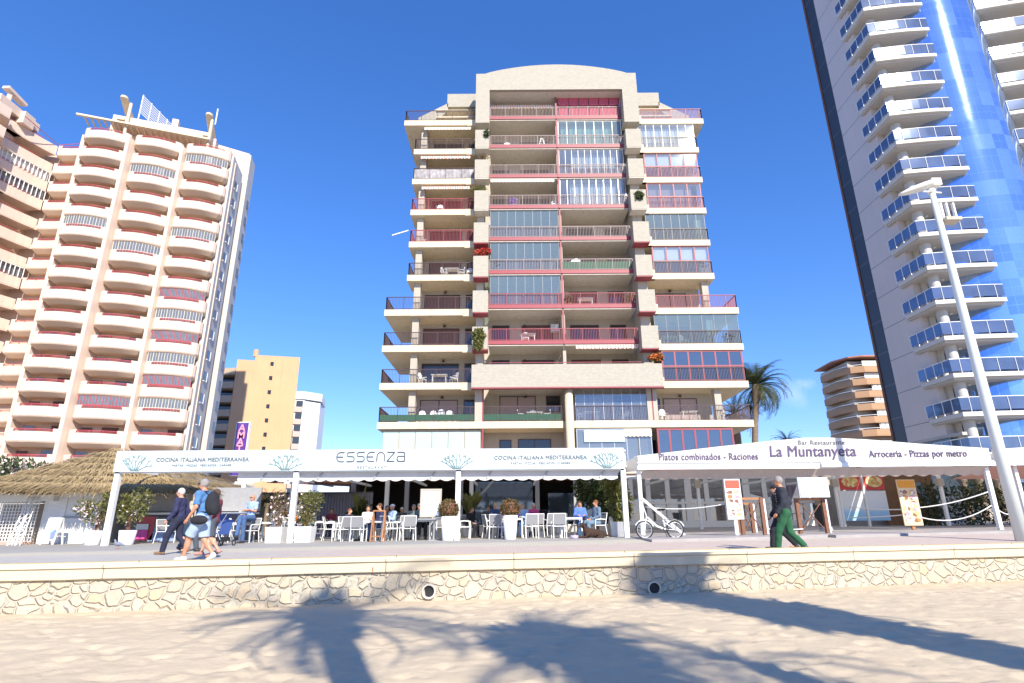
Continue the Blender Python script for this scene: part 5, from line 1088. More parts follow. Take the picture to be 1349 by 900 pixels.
# menu boards
food = patchwork('food_photo_print', [(.80, .78, .74), (.55, .2, .06), (.75, .5, .15), (.78, .74, .7), (.25, .12, .08), (.6, .3, .35), (.8, .78, .76)], 7, (3, 1, 2))
def menuboard(px, Y, w, z_lo, z_hi, label, headc, frc, post, name='menu_board', tilt=0.):
    x = xat(px, Y, 2.2); zg = GP(x, Y); t = thing(name, label, 'menu board', (x, Y, zg))
    MB().box(x - w / 2, x + w / 2, Y, Y + .05, z_lo, z_hi).build('board', frc, t)
    MB().box(x - w / 2 + .03, x + w / 2 - .03, Y - .012, Y - .002, z_hi - .32, z_hi - .04).build('header', headc, t)
    rows = 6
    for r in range(rows):
        for c in range(2):
            cx = x + (c - .5) * w * .46; cz = z_lo + .10 + (z_hi - z_lo - .48) * (r + .5) / rows; a = w * .20; b = (z_hi - z_lo - .45) / rows * .42; nn = 14; q = MB()
            q.add([(cx + a * math.cos(6.283 * j / nn), Y - .012, cz + b * math.sin(6.283 * j / nn)) for j in range(nn)], [tuple(range(nn))]); q.build('food_picture', food, t)
    MB().box(x - .06, x + .06, Y + .055, Y + .13, zg, z_hi - .1).build('post', post, t)
    return t
menuboard(964, 20.8, .56, 1.55, 2.92, 'tall menu board with red heading and food photos, left of the wooden trestle', mat('red_heading', (.65, .10, .06), .5), M['plastic'], M['white'])
menuboard(1195, 23.3, .72, 1.28, 3.02, 'tall menu board with orange heading and dish photos, before the brown wall', mat('orange_heading', (.75, .32, .03), .5), mat('yellow_trim', (.78, .58, .35), .5), M['wood'])
bx = xat(1078, 21); t = thing('blank_board', 'blank white board clamped on top of the right wooden trestle', 'board', (bx, 21, 2.3)); MB().box(bx - .55, bx + .47, 20.9, 20.95, 2.28, 2.96).build('panel', M['plastic'], t); MB().box(bx - .6, bx - .55, 20.92, 20.98, 2.26, 2.98).build('edge', M['alu'], t)
def trestle(px, Y, w, h, label, rz=0):
    x = xat(px, Y); z = GP(x, Y); t = thing('wooden_trestle', label, 'trestle', (x, Y, z), 'wooden trestles in front of the marquee')
    for dx in (-w / 2, w / 2): MB().box(x + dx - .06, x + dx + .06, Y - .06, Y + .06, z, z + h).build('leg', M['woodbrown'], t)
    MB().box(x - w / 2 + .06, x + w / 2 - .06, Y - .03, Y + .03, z + h - .08, z + h).build('top_rail', M['wood'], t)
    MB().bar((x - w / 2 + .06, Y - .015, z + .12), (x + w / 2 - .06, Y - .015, z + h - .1), .05, .025).build('cross_brace', M['woodbrown'], t)
    MB().bar((x - w / 2 + .06, Y + .015, z + h - .1), (x + w / 2 - .06, Y + .015, z + .12), .05, .025).build('cross_brace', M['woodbrown'], t)
    MB().box(x + w / 2 + .065, x + w / 2 + .12, Y - .05, Y + .0, z + .02, z + h - .05).build('white_batten', M['white'], t)
    return t
trestle(990, 20.9, .75, 1.25, 'brown wooden trestle with cross braces, between menu board and walking man'); trestle(1069, 21.2, .95, 1.2, 'brown wooden trestle with cross braces, right of the walking man'); trestle(980, 22.6, .55, 1.1, 'small brown wooden trestle standing behind the left trestle')
bk = thing('black_bin', 'black flared bin under the blank white board', 'bin', (xat(1083, 23.5), 23.5, GP(14, 23))); MB().lathe([(.22, .15), (.36, .95), (.34, .95), (.2, .2)], (xat(1085, 23.5), 23.5, GP(14, 23)), 14).build('body', M['black'], bk); MB().lathe([(.25, 0), (.22, .15)], (xat(1085, 23.5), 23.5, GP(14, 23)), 14).build('foot', M['grey'], bk)
# ropes
def rope(a, b, sag, label, r=.022):
    a = Vector(a); b = Vector(b); t = MB().tube([a.lerp(b, i / 12) - Vector((0, 0, sag * 4 * (i / 12) * (1 - i / 12))) for i in range(13)], r, 6).build('rope', M['fabricw'], smooth=True); tag(t, label, 'rope', 'white ropes strung between the canopy posts')
P = lambda px, py, Y: tuple(at(px, py, Y))
rope(P(1120, 668, 26), P(1194, 671, 23.5), .05, 'white rope sagging in front of the mural panels, upper one'); rope(P(1194, 670, 23.5), P(1302, 648, 22.2), .12, 'white rope rising from the tall menu board to the right post, upper one')
rope(P(1120, 682, 26), P(1194, 678, 23.5), .03, 'white rope in front of the mural panels, lower one'); rope(P(1196, 676, 23.5), P(1306, 666, 22.2), .40, 'white rope sagging deep from the tall menu board to the right post, lower one')
rope(P(1308, 666, 22.2), P(1345, 668, 22.4), .30, 'short white rope sagging right of the right canopy post'); rope(P(850, 668, 23), P(955, 664, 21), .12, 'white rope sagging behind the white bicycle to the red-headed menu board'); rope(P(1010, 697, 20.9), P(1058, 697, 21.1), .02, 'low white rope between the two wooden trestles', .018)
# street lamp
SLx, SLy = 14.36, 17.0; z = G(SLx, SLy); t = thing('street_lamp', 'tall tapered pale grey street lamp with long white head at the right edge', 'street lamp', (SLx, SLy, z))
MB().tube([(SLx, SLy, z), (SLx, SLy, z + 4), (SLx, SLy, z + 8), (SLx, SLy, 12.25)], [.17, .145, .115, .085], 20).build('pole', mat('pale_lamp_paint', (.66, .70, .67), .45, var=.05), t, True)
hm = mat('lamp_head_white', (.68, .67, .62), .4, var=.04); m = MB(); A = Vector((SLx + .05, SLy, 12.45)); Bv = Vector((SLx - 1.25, SLy - .15, 11.95)); vs = []; k = 10; n = 14
for i in range(k + 1):
    u = i / k; c = A.lerp(Bv, u); w = .26 * (math.sin(math.pi * min(1, .32 + u * .62)) ** .7); h = .13 * (math.sin(math.pi * min(1, .35 + u * .6)) ** .7)
    for j in range(n): a = 6.283 * j / n; vs.append((c.x, c.y + w * math.cos(a), c.z + h * math.sin(a) + .03))
m.add(vs, [(i * n + j, (i + 1) * n + j, (i + 1) * n + (j + 1) % n, i * n + (j + 1) % n) for i in range(k) for j in range(n)] + [tuple(range(n)), tuple(k * n + j for j in range(n))[::-1]]); hd = m.build('lamp_head', hm, t, True)
MB().box(SLx - .02, SLx + .3, SLy - .16, SLy + .16, 12.36, 12.62).build('socket', hm, hd); m = MB(); m.tube([(SLx - .35, SLy - .05, 12.16), (SLx + .35, SLy + .05, 12.16)], .03, 6); m.lathe([(.11, 0), (.13, .08), (.09, .15)], (SLx, SLy, 12.12), 12); m.build('collar', M['white'], t)
m = MB(); m.box(SLx + .1, SLx + .62, SLy - .2, SLy + .2, 11.0, 11.12)
m.build('bracket', M['beigewall'], t)
for dx in (.14, .33, .56): MB().box(SLx + dx, SLx + dx + .05, SLy - .05, SLy + .05, 11.12, 11.72).build('rod', M['white'], t)
# ---------------------------------------------------------------- white folding bicycle
bX, bY = xat(866, 20.4), 20.4; z = G(bX, bY) + .0; t = thing('bicycle', 'white folding bicycle with small wheels parked by the pergola corner post', 'bicycle', (bX, bY, z))
wr = .30
def ring(cx, cy, cz, r, tr, n=28, ns=6): return [(cx + r * math.cos(6.2832 * j / n), cy, cz + r * math.sin(6.2832 * j / n)) for j in range(n + 1)]
for dx in (-.52, .52):
    w = thing('wheel', None, None, (bX + dx, bY, z + wr)); w.parent = t; w.location = Vector((dx, 0, wr)); OFF[w.name] = Vector((bX + dx, bY, z + wr))
    MB().tube(ring(bX + dx, bY, z + wr, wr - .02, 0), .022, 7, False).build('tyre', M['black'], w, True); MB().tube(ring(bX + dx, bY, z + wr, wr - .055, 0), .014, 6, False).build('rim', M['alu'], w, True)
    m = MB(); 
    for j in range(14): a = 6.2832 * j / 14; m.tube([(bX + dx, bY, z + wr), (bX + dx + (wr - .05) * math.cos(a), bY, z + wr + (wr - .05) * math.sin(a))], .0035, 3)
    m.tube([(bX + dx, bY - .05, z + wr), (bX + dx, bY + .05, z + wr)], .03, 8); m.build('spokes', M['alu'], w)
    MB().tube([(bX + dx + (wr + .03) * math.cos(a), bY, z + wr + (wr + .03) * math.sin(a)) for a in [R(q) for q in range(20, 161, 12)]], .018, 5).build('mudguard', M['white'], t)
q = lambda x, zz, y=0: (bX + x, bY + y, z + zz)
m = MB(); m.tube([q(-.40, .72), q(-.1, .42), q(.12, .34), q(.2, .32)], .035, 10); m.tube([q(.2, .32), q(.14, .62)], .028, 8); m.tube([q(.2, .32, .04), q(.52, .3, .04)], .014, 6); m.tube([q(.14, .56, .04), q(.52, .3, .04)], .014, 6); m.tube([q(.2, .32, -.04), q(.52, .3, -.04)], .014, 6); m.tube([q(.14, .56, -.04), q(.52, .3, -.04)], .014, 6); m.build('frame', M['white'], t, True)
m = MB(); m.tube([q(-.42, .78), q(-.52, .3, .045)], .016, 6); m.tube([q(-.42, .78), q(-.52, .3, -.045)], .016, 6); m.build('fork', M['white'], t)
MB().tube([q(-.42, .74), q(-.56, 1.28)], .018, 8).build('stem', M['white'], t); MB().tube([q(-.56, 1.28, -.26), q(-.54, 1.29, 0), q(-.56, 1.28, .26)], .014, 8).build('handlebar', M['black'], t)
MB().tube([q(.14, .6), q(.09, .95)], .014, 8).build('seat_post', M['alu'], t); MB().add([q(-.06, .96), q(.06, 1.0, .05), q(.24, 1.0, .08), q(.24, 1.0, -.08), q(.06, 1.0, -.05), q(-.06, .92), q(.2, .93)], [(0, 1, 2, 3, 4), (0, 5, 1), (0, 4, 5), (1, 5, 6, 2), (5, 4, 3, 6), (2, 6, 3)]).build('saddle', M['black'], t)
m = MB(); 
for yy in (-.06, 0, .06): m.bar(q(.2, .64, yy), q(.72, .62, yy), .02)
m.bar(q(.2, .64, -.06), q(.2, .64, .06), .02); m.bar(q(.72, .62, -.06), q(.72, .62, .06), .02); m.bar(q(.62, .62, .06), q(.52, .3, .06), .012); m.bar(q(.62, .62, -.06), q(.52, .3, -.06), .012); m.build('rack', M['black'], t)
MB().tube(ring(bX + .2, bY - .06, z + .32, .08, 0, 18), .012, 5, False).build('chainring', M['black'], t); MB().tube([q(.2, .32, -.07), q(.28, .18, -.1), q(.28, .18, -.2)], .012, 5).build('pedal', M['black'], t); MB().tube([q(.2, .32, .07), q(.12, .46, .1), q(.12, .46, .2)], .012, 5).build('pedal', M['black'], t); MB().tube([q(.16, .3, .04), q(.3, .01, .16)], .01, 5).build('kickstand', M['black'], t)
# ---------------------------------------------------------------- cafe chairs and tables
def cafe_chair():
    t = thing('cafe_chair', 'white metal chair', 'chair')
    for s in (-1, 1):
        MB().tube([(s * .25, -.22, 0), (s * .25, -.24, .43), (s * .25, -.22, .64)], .017, 6).build('leg', M['white'], t)
        MB().tube([(s * .24, .28, 0), (s * .24, .20, .43), (s * .23, .30, .88)], .017, 6).build('leg', M['white'], t)
        MB().tube([(s * .255, -.22, .64), (s * .26, .0, .66), (s * .245, .24, .64)], .02, 6).build('armrest', M['white'], t)
    m = MB(); m.tube([(-.25, -.24, .43), (.25, -.24, .43)], .015, 6); m.tube([(-.24, .2, .43), (.24, .2, .43)], .015, 6); m.tube([(-.23, .3, .88), (.23, .3, .88)], .017, 6); m.tube([(-.24, -.24, .43), (-.24, .2, .43)], .015, 6); m.tube([(.24, -.24, .43), (.24, .2, .43)], .015, 6); m.build('frame', M['white'], t)
    MB().box(-.23, .23, -.235, .2, .43, .442).build('seat', M['mesh'], t)
    MB().add([(-.225, .215, .5), (.225, .215, .5), (.22, .295, .86), (-.22, .295, .86), (-.225, .227, .5), (.225, .227, .5), (.22, .307, .86), (-.22, .307, .86)], [(0, 1, 2, 3), (7, 6, 5, 4), (0, 4, 5, 1), (3, 2, 6, 7)]).build('backrest', M['mesh'], t)
    return t
def cafe_table():
    t = thing('cafe_table', 'white metal table', 'table')
    MB().box(-.4, .4, -.4, .4, .71, .74).build('tabletop', mat('table_top_grey', (.50, .50, .51), .4), t)
    for sy in (-.405, .38): MB().box(-.4, .4, sy, sy + .025, .665, .709).build('apron', M['white'], t)
    for sx in (-1, 1):
        for sy in (-1, 1): MB().box(sx * .38 - .022, sx * .38 + .022, sy * .38 - .022, sy * .38 + .022, 0, .705).build('leg', M['white'], t)
    return t
YS = lambda Y: 22.3 + (Y - 22.3) * .62 if 22.3 < Y < 27.4 else Y
CH0, TB0 = cafe_chair(), cafe_table(); used = {'c': 0, 't': 0}
def place(kind, px, Y, rz, label):
    Y = YS(Y)
    x = xat(px, Y); src = CH0 if kind == 'c' else TB0; g = 'white chairs on the restaurant terrace' if kind == 'c' else 'square tables on the restaurant terrace'
    if not used[kind]: o = src; o.location = (x, Y, G(x, Y)); o.rotation_euler = (0, 0, R(rz)); o['label'] = label
    else: o = copy_tree(src, (x, Y, G(x, Y)), R(rz), label)
    used[kind] = 1; o['group'] = g; return o
# rz: 0 faces the camera (back away); 180 shows the backrest to the camera
for a in (
    ('t', 490, 22.9, 0, 'white table behind the wooden easel with a red drink on it'), ('c', 469, 22.3, 180, 'white chair with grey back turned to us, left of the wooden easel'), ('c', 447, 22.7, 235, 'white chair turned half away at the left end of the easel table'),
    ('c', 509, 22.6, 120, 'white chair turned right just behind the wooden easel'), ('c', 517, 23.6, 110, 'white chair behind the first one right of the easel'), ('c', 534, 22.7, 205, 'white chair with its back half turned left of the white menu screen'), ('c', 530, 25.0, 200, 'white chair farther back between easel and menu screen'),
    ('t', 557, 23.6, 0, 'table just left of the white menu screen'), ('c', 608, 24.3, 100, 'white chair turned sideways behind the front middle post'),
    ('t', 428, 26.0, 0, 'small table behind the big olive bush'), ('c', 432, 24.2, 100, 'white chair just right of the big olive bush'), ('c', 412, 25.5, 60, 'white chair mostly hidden behind the big olive bush'),
    ('t', 672, 25.3, 0, 'table where the women in pink sit'), ('c', 652, 23.0, 165, 'white chair with its back to us left of the middle topiary'), ('c', 643, 24.4, 110, 'white chair side-on at the left end of the middle topiary'), ('c', 696, 23.0, 190, 'white chair with its back to us right of the middle topiary'), ('c', 703, 24.7, 200, 'white chair behind the first chair right of the topiary'),
    ('t', 749, 23.3, 0, 'white table in front of the woman in the bright blue jumper'), ('c', 733, 22.7, 185, 'white chair with its back to us left of the brown dog'), ('c', 722, 24.6, 200, 'white chair just left of the table by the dog'), ('c', 717, 28.2, 180, 'farther chair with beige back near the dark counter'), ('c', 738, 28.3, 175, 'second beige backed chair near the dark counter'),
    ('t', 350, 24.5, 0, 'dark topped table beside the seated man with crossed arms'), ('c', 302, 24.2, 150, 'white chair left of the seated man behind the pushchair'), ('c', 292, 25.4, 200, 'white chair farthest left in the terrace beside the pushchair'), ('t', 310, 26.2, 0, 'table behind the seated man'), ('c', 378, 24.2, 30, 'white chair between the two square pots'),
    ('c', 215, 24.4, 75, 'white folding chair by the kiosk behind the man in navy'), ('c', 573, 25.0, 190, 'white chair behind the menu screen'), ('c', 455, 26.8, 180, 'distant white chair left of the potted rubber plant'), ('t', 540, 27.5, 0, 'table deep under the awning behind the man in the dark cap'), ('t', 727, 29.6, 0, 'table by the dark counter')): place(*a)
# chairs that are sat on are placed with their sitters (see below)
# things on the tables
def small(px, Y, zz, label, mt, r=.04, h=.12, cat='drink', name='drink_glass', grp='drinks and pots on the tables'):
    x = xat(px, Y); t = MB().lathe([(r * .8, 0), (r, h * .6), (r * .7, h)], (x, Y, G(x, Y) + zz), 10).build(name, mt, None, True); tag(t, label, cat, grp)
small(487, 22.7, .742, 'red drink on the easel table', mat('red_drink', (.6, .03, .03), .2), .06, .14); small(385 , 23.4, .74, 'small yellow flower pot beside the left square pot', M['flowo'], .06, .2); small(738, 28.0, .74, 'small green plant on the table by the dark counter', M['leaf'], .1, .2)
small(742, 23.1, .742, 'clear glass on the table near the brown dog', M['gl_clear'], .035, .13); small(557, 23.4, .742, 'white cup on the table left of the menu screen', M['plastic'], .04, .07, 'cup', 'cup')
# pushchairs
def pushchair(px, Y, label, cm, rz):
    x = xat(px, Y); z = G(x, Y); t = thing('pushchair', label, 'pushchair')
    for sx in (-.25, .25):
        MB().tube([(sx, .35, .1), (sx, -.1, .65), (sx, -.42, 1.02)], .014, 6).build('side_frame', M['alu'], t)
        MB().tube([(sx, -.32, .1), (sx, .05, .55)], .014, 6).build('side_frame', M['alu'], t)
        for yy in (.35, -.32): MB().tube([(sx - .03 + .09 * math.cos(6.283 * j / 14) * 0, yy + .09 * math.cos(6.283 * j / 14), .1 + .09 * math.sin(6.283 * j / 14)) for j in range(15)], .02, 6, False).build('wheel', M['black'], t)
    MB().add([(-.2, .3, .42), (.2, .3, .42), (.2, 0, .36), (-.2, 0, .36), (-.2, -.2, .85), (.2, -.2, .85)], [(0, 1, 2, 3), (3, 2, 5, 4)]).build('seat', cm, t)
    V = []; F = []
    for i in range(7):
        a = R(i * 18); 
        for sx in (-.22, .22): V.append((sx, -.2 + .42 * math.sin(a) * .9, .72 + .32 * math.cos(a)))
    F = [(2 * i, 2 * i + 1, 2 * i + 3, 2 * i + 2) for i in range(6)]; mesh_obj('hood', V, F, cm, t); MB().tube([(-.25, -.42, 1.02), (.25, -.42, 1.02)], .018, 6).build('handle', M['black'], t); MB().box(-.18, .18, -.15, .25, .15, .28).build('basket', M['black'], t)
    t.location = (x, Y, z); t.rotation_euler = (0, 0, R(rz)); return t
pushchair(291, 20.6, 'folded blue and black pushchair behind the man with the backpack', mat('blue_cloth', (.06, .12, .38), .8), 60)
pushchair(712, 25.8, 'dark pushchair with blue lining in the aisle between the two right tables', mat('dark_blue_cloth', (.03, .03, .09), .8), 0)
# ---------------------------------------------------------------- balcony furniture
def plastic_chair():
    t = thing('plastic_chair', 'white plastic chair', 'chair')
    for sx in (-1, 1):
        for sy in (-1, 1): MB().tube([(sx * .25, sy * .24, 0), (sx * .21, sy * .2, .42)], .028, 5).build('leg', M['plastic'], t)
        MB().tube([(sx * .25, -.22, .62), (sx * .27, .2, .64)], .03, 5).build('armrest', M['plastic'], t)
    MB().box(-.24, .24, -.24, .24, .41, .45).build('seat', M['plastic'], t)
    m = MB(); pts = [(-.26, .45), (-.25, .8), (-.17, .95), (0, 1.0), (.17, .95), (.25, .8), (.26, .45)]; m.prismy(pts, .24, .27); m.build('backrest', M['plastic'], t); return t
def plastic_table():
    t = thing('plastic_table', 'white plastic table', 'table'); MB().box(-.6, .6, -.38, .38, .70, .735).build('tabletop', M['plastic'], t)
    for sx in (-.5, .5):
        for sy in (-.3, .3): MB().tube([(sx, sy, 0), (sx * .95, sy * .95, .7)], .03, 5).build('leg', M['plastic'], t)
    return t
PC, PT = plastic_chair(), plastic_table(); up_ = {'c': 0, 't': 0}
def bal(kind, px, k, rz, label, raise_=0., Y=41.7):
    z = ZK[k] + raise_; x = xat(px, Y, z + .5); src = PC if kind == 'c' else PT
    if not up_[kind]: o = src; o.location = (x, Y, z); o.rotation_euler = (0, 0, R(rz)); o['label'] = label
    else: o = copy_tree(src, (x, Y, z), R(rz), label)
    up_[kind] = 1; o['group'] = 'white furniture on the central block balconies'
for a in (('t', 702, 0, 0, 'white table on the lowest open centre balcony'), ('c', 684, 0, 90, 'white chair left of the table on the lowest centre balcony'), ('c', 700, 0, 0, 'white chair behind the table on the lowest centre balcony'), ('c', 718, 0, -90, 'white chair right of the table on the lowest centre balcony'),
          ('c', 554, 0, 10, 'leftmost of the white chairs on the lowest left wing balcony'), ('c', 567, 0, -10, 'second white chair on the lowest left wing balcony'), ('c', 580, 0, 170, 'third white chair on the lowest left wing balcony'), ('c', 590, 0, 10, 'fourth white chair on the lowest left wing balcony'),
          ('t', 577, 1, 0, 'white table on the second lowest left wing balcony'), ('c', 554, 1, 60, 'white chair left of the table on the second left wing balcony'), ('c', 596, 1, -60, 'white chair right of the table on the second left wing balcony'),
          ('t', 595, 4, 0, 'white table on the fifth left wing balcony'), ('c', 585, 4, 70, 'white chair left of the table on the fifth left wing balcony'), ('c', 606, 4, -70, 'white chair right of the table on the fifth left wing balcony'), ('c', 618, 4, 0, 'white chair at the pier end of the fifth left wing balcony'),
          ('t', 694, 2, 0, 'white table on the third centre balcony', .3), ('c', 691, 2, 0, 'white chair behind the table on the third centre balcony', .3), ('c', 764, 0, 80, 'white chair left behind the lowest right-centre glazing'), ('t', 776, 0, 0, 'white table behind the lowest right-centre glazing'), ('c', 822, 0, -40, 'white chair right behind the lowest right-centre glazing'),
          ('c', 872, 0, 10, 'white chair at the left end of the lowest right wing balcony'), ('t', 905, 0, 0, 'low white table on the lowest right wing balcony'), ('c', 947, 0, -30, 'white chair at the right end of the lowest right wing balcony'), ('c', 900, 2, 40, 'white chair behind the glass of the third right wing balcony'), ('t', 880, 2, 0, 'table behind the glass of the third right wing balcony'),
          ('c', 579, 6, 0, 'lone white chair on the seventh left wing balcony'), ('c', 555, 5, 60, 'white chair at the left end of the sixth left wing balcony'), ('c', 731, 6, 10, 'white chair at the right end of the seventh centre balcony', .3), ('t', 770, 3, 0, 'white table on the fourth right-centre balcony', .3), ('c', 668, 8, 0, 'white chair on the ninth centre balcony', .3)): bal(*a)
p = (xat(714, 41.6, ZK[8] + 1), 41.6, ZK[8] + .3); t = thing('clothes_rack', 'small white A-shaped drying rack on the ninth centre balcony', 'drying rack', p)
m = MB(); 
for s in (-.3, .3): m.tube([(p[0] + s * 1.2, p[1] - .3, p[2]), (p[0] + s * .2, p[1], p[2] + 1.15), (p[0] + s * 1.2, p[1] + .3, p[2])], .03, 5)
for i in range(4): m.tube([(p[0] - .3 + i * .04, p[1] - .22 + i * .05, p[2] + .3 + i * .2), (p[0] + .3 - i * .04, p[1] - .22 + i * .05, p[2] + .3 + i * .2)], .02, 4)
m.build('frame', M['plastic'], t)
p = (xat(757, 41.5, ZK[4] + 1), 41.5, ZK[4] + .9); t = thing('satellite_dish', 'white satellite dish leaning on the fifth right-centre balcony', 'satellite dish', p); m = MB(); m.lathe([(.01, 0), (.25, .03), (.42, .10), (.5, .16), (.49, .17), (.24, .05)], (0, 0, 0), 20); 
vv = [Matrix.Rotation(R(70), 3, 'X') @ Vector(v) for v in m.v]; vv = [Matrix.Rotation(R(-25), 3, 'Z') @ v for v in vv]; m.v = [(v.x + p[0], v.y + p[1], v.z * 1.3 + p[2]) for v in vv]; m.build('dish', M['plastic'], t, True); MB().tube([(p[0], p[1] + .1, ZK[4] + .3), (p[0], p[1] + .1, p[2]), (p[0] + .3, p[1] - .3, p[2] + .2)], .03, 5).build('arm', M['grey'], t)
def balplant(px, k, label, mt, r_=.3, raise_=.3, mt2=None):
    z = ZK[k] + raise_; Y = 41.4; x = xat(px, Y, z + .5); t = thing('balcony_plant', label, 'plant', (x, Y, z), 'potted plants on the central block balconies'); MB().lathe([(.12, 0), (.18, .3), (.15, .3)], (x, Y, z), 10).build('pot', M['wood'], t); V, F = leafcloud([(x, Y, z + .3 + r_, r_, r_, r_ * 1.2, 1)], 160, .22, 2.5); mesh_obj('foliage', V, F, mt, t)
balplant(675, 6, 'purple flowering plant on the seventh centre balcony', mat('purple_flowers', (.25, .12, .5), .7), .28); balplant(795, 4, 'leafy plant in pot behind the green screened balcony', M['leafy'], .3); balplant(829, 3, 'spiky yellow-green plant at the right end of the fourth right-centre balcony', M['leafy'], .35); balplant(749, 3, 'slim tall plant at the left end of the fourth right-centre balcony', M['leaf'], .3)
balplant(958, 2, 'orange-brown plant behind the third right wing glazing', M['box'], .3, 0); balplant(652, 4, 'pink and green striped plant behind the glass of the fifth centre balcony', M['leaf'], .3)
# pigeon
p = (xat(155, 19.5), 19.5, 0); z = G(p[0], 19.5); t = thing('pigeon', 'grey pigeon standing on the paving in front of the oleander pot', 'bird', (p[0], 19.5, z))
# ---------------------------------------------------------------- people: smooth signed-distance figures meshed with surface nets
def cap_sdf(P, a, b, ra, rb):
    a = np.array(a); b = np.array(b); ab = b - a; h = np.clip(((P - a) @ ab) / max(ab @ ab, 1e-9), 0, 1); return np.linalg.norm(P - a - h[..., None] * ab, axis=-1) - (ra + (rb - ra) * h)
def ell_sdf(P, c, r): r = np.array(r); q = (P - np.array(c)) / r; k = np.linalg.norm(q, axis=-1); return (k - 1) * r.min()
def smin(a, b, k): h = np.clip(.5 + .5 * (b - a) / k, 0, 1); return b + (a - b) * h - k * h * (1 - h)
def nets(fn, lo, hi, res):
    lo = np.array(lo); n = np.ceil((np.array(hi) - lo) / res).astype(int) + 1
    g = np.stack(np.meshgrid(*[lo[i] + res * np.arange(n[i]) for i in range(3)], indexing='ij'), -1); f = fn(g); s = f < 0
    cs = [(i, j, k) for i in (0, 1) for j in (0, 1) for k in (0, 1)]; sl_ = lambda a, c: a[c[0]:n[0] - 1 + c[0], c[1]:n[1] - 1 + c[1], c[2]:n[2] - 1 + c[2]]
    S8 = sum(sl_(s, c).astype(int) for c in cs); act = (S8 > 0) & (S8 < 8); acc = np.zeros(act.shape + (3,)); cnt = np.zeros(act.shape)
    for c in cs:
        for ax in range(3):
            if c[ax]: continue
            d = list(c); d[ax] = 1; fa, fb = sl_(f, c), sl_(f, d); x = (fa < 0) != (fb < 0); t = np.where(x, fa / np.where(x, fa - fb, 1), 0)
            p = np.zeros(act.shape + (3,)); p[..., 0] = c[0]; p[..., 1] = c[1]; p[..., 2] = c[2]; p[..., ax] = t; acc += p * x[..., None]; cnt += x
    idx = -np.ones(act.shape, int); idx[act] = np.arange(act.sum()); ijk = np.argwhere(act); V = lo + res * (ijk + acc[act] / cnt[act][:, None]); F = []
    for ax in range(3):
        b_, c_ = [(1, 2), (2, 0), (0, 1)][ax]; A = [slice(1, n[i] - 1) for i in range(3)]; A[ax] = slice(0, n[ax] - 1); B2 = list(A); B2[ax] = slice(1, n[ax]); sa, sb = s[tuple(A)], s[tuple(B2)]
        for flip, msk in ((0, sa & ~sb), (1, ~sa & sb)):
            q = np.argwhere(msk); 
            if not len(q): continue
            q = q + np.array([0 if i == ax else 1 for i in range(3)]); o = []
            for db, dc in ((0, 0), (-1, 0), (-1, -1), (0, -1)):
                r_ = q.copy(); r_[:, b_] += db; r_[:, c_] += dc; o.append(idx[r_[:, 0], r_[:, 1], r_[:, 2]])
            o = np.stack(o, 1); F.append(o if not flip else o[:, ::-1])
    return V, np.concatenate(F)
skinm = lambda n, c: (lambda g: g.out(Base_Color=g.mix(g.noise(8, 3), (*c, 1), (*[min(1, q * 1.12) for q in c], 1)), Roughness=.5, Subsurface_Weight=.08))(N(n))
SK = skinm('skin', (.55, .28, .18)); SKt = skinm('tanned_skin', (.52, .24, .14)); EYE = mat('eye_dark', (.02, .015, .01), .2, var=0); LIP = mat('lips', (.42, .14, .11), .5, var=0); SHO = mat('dark_shoe', (.05, .045, .04), .5); WSH = mat('white_shoe', (.75, .75, .75), .6); GLS = mat('sunglasses', (.01, .01, .01), .1, var=0)
CM_ = {}
def clo(name, c): 
    if name not in CM_: CM_[name] = mat(name + '_cloth', c, .9, var=.18, scale=7, bump=.6, bscale=9)
    return CM_[name]
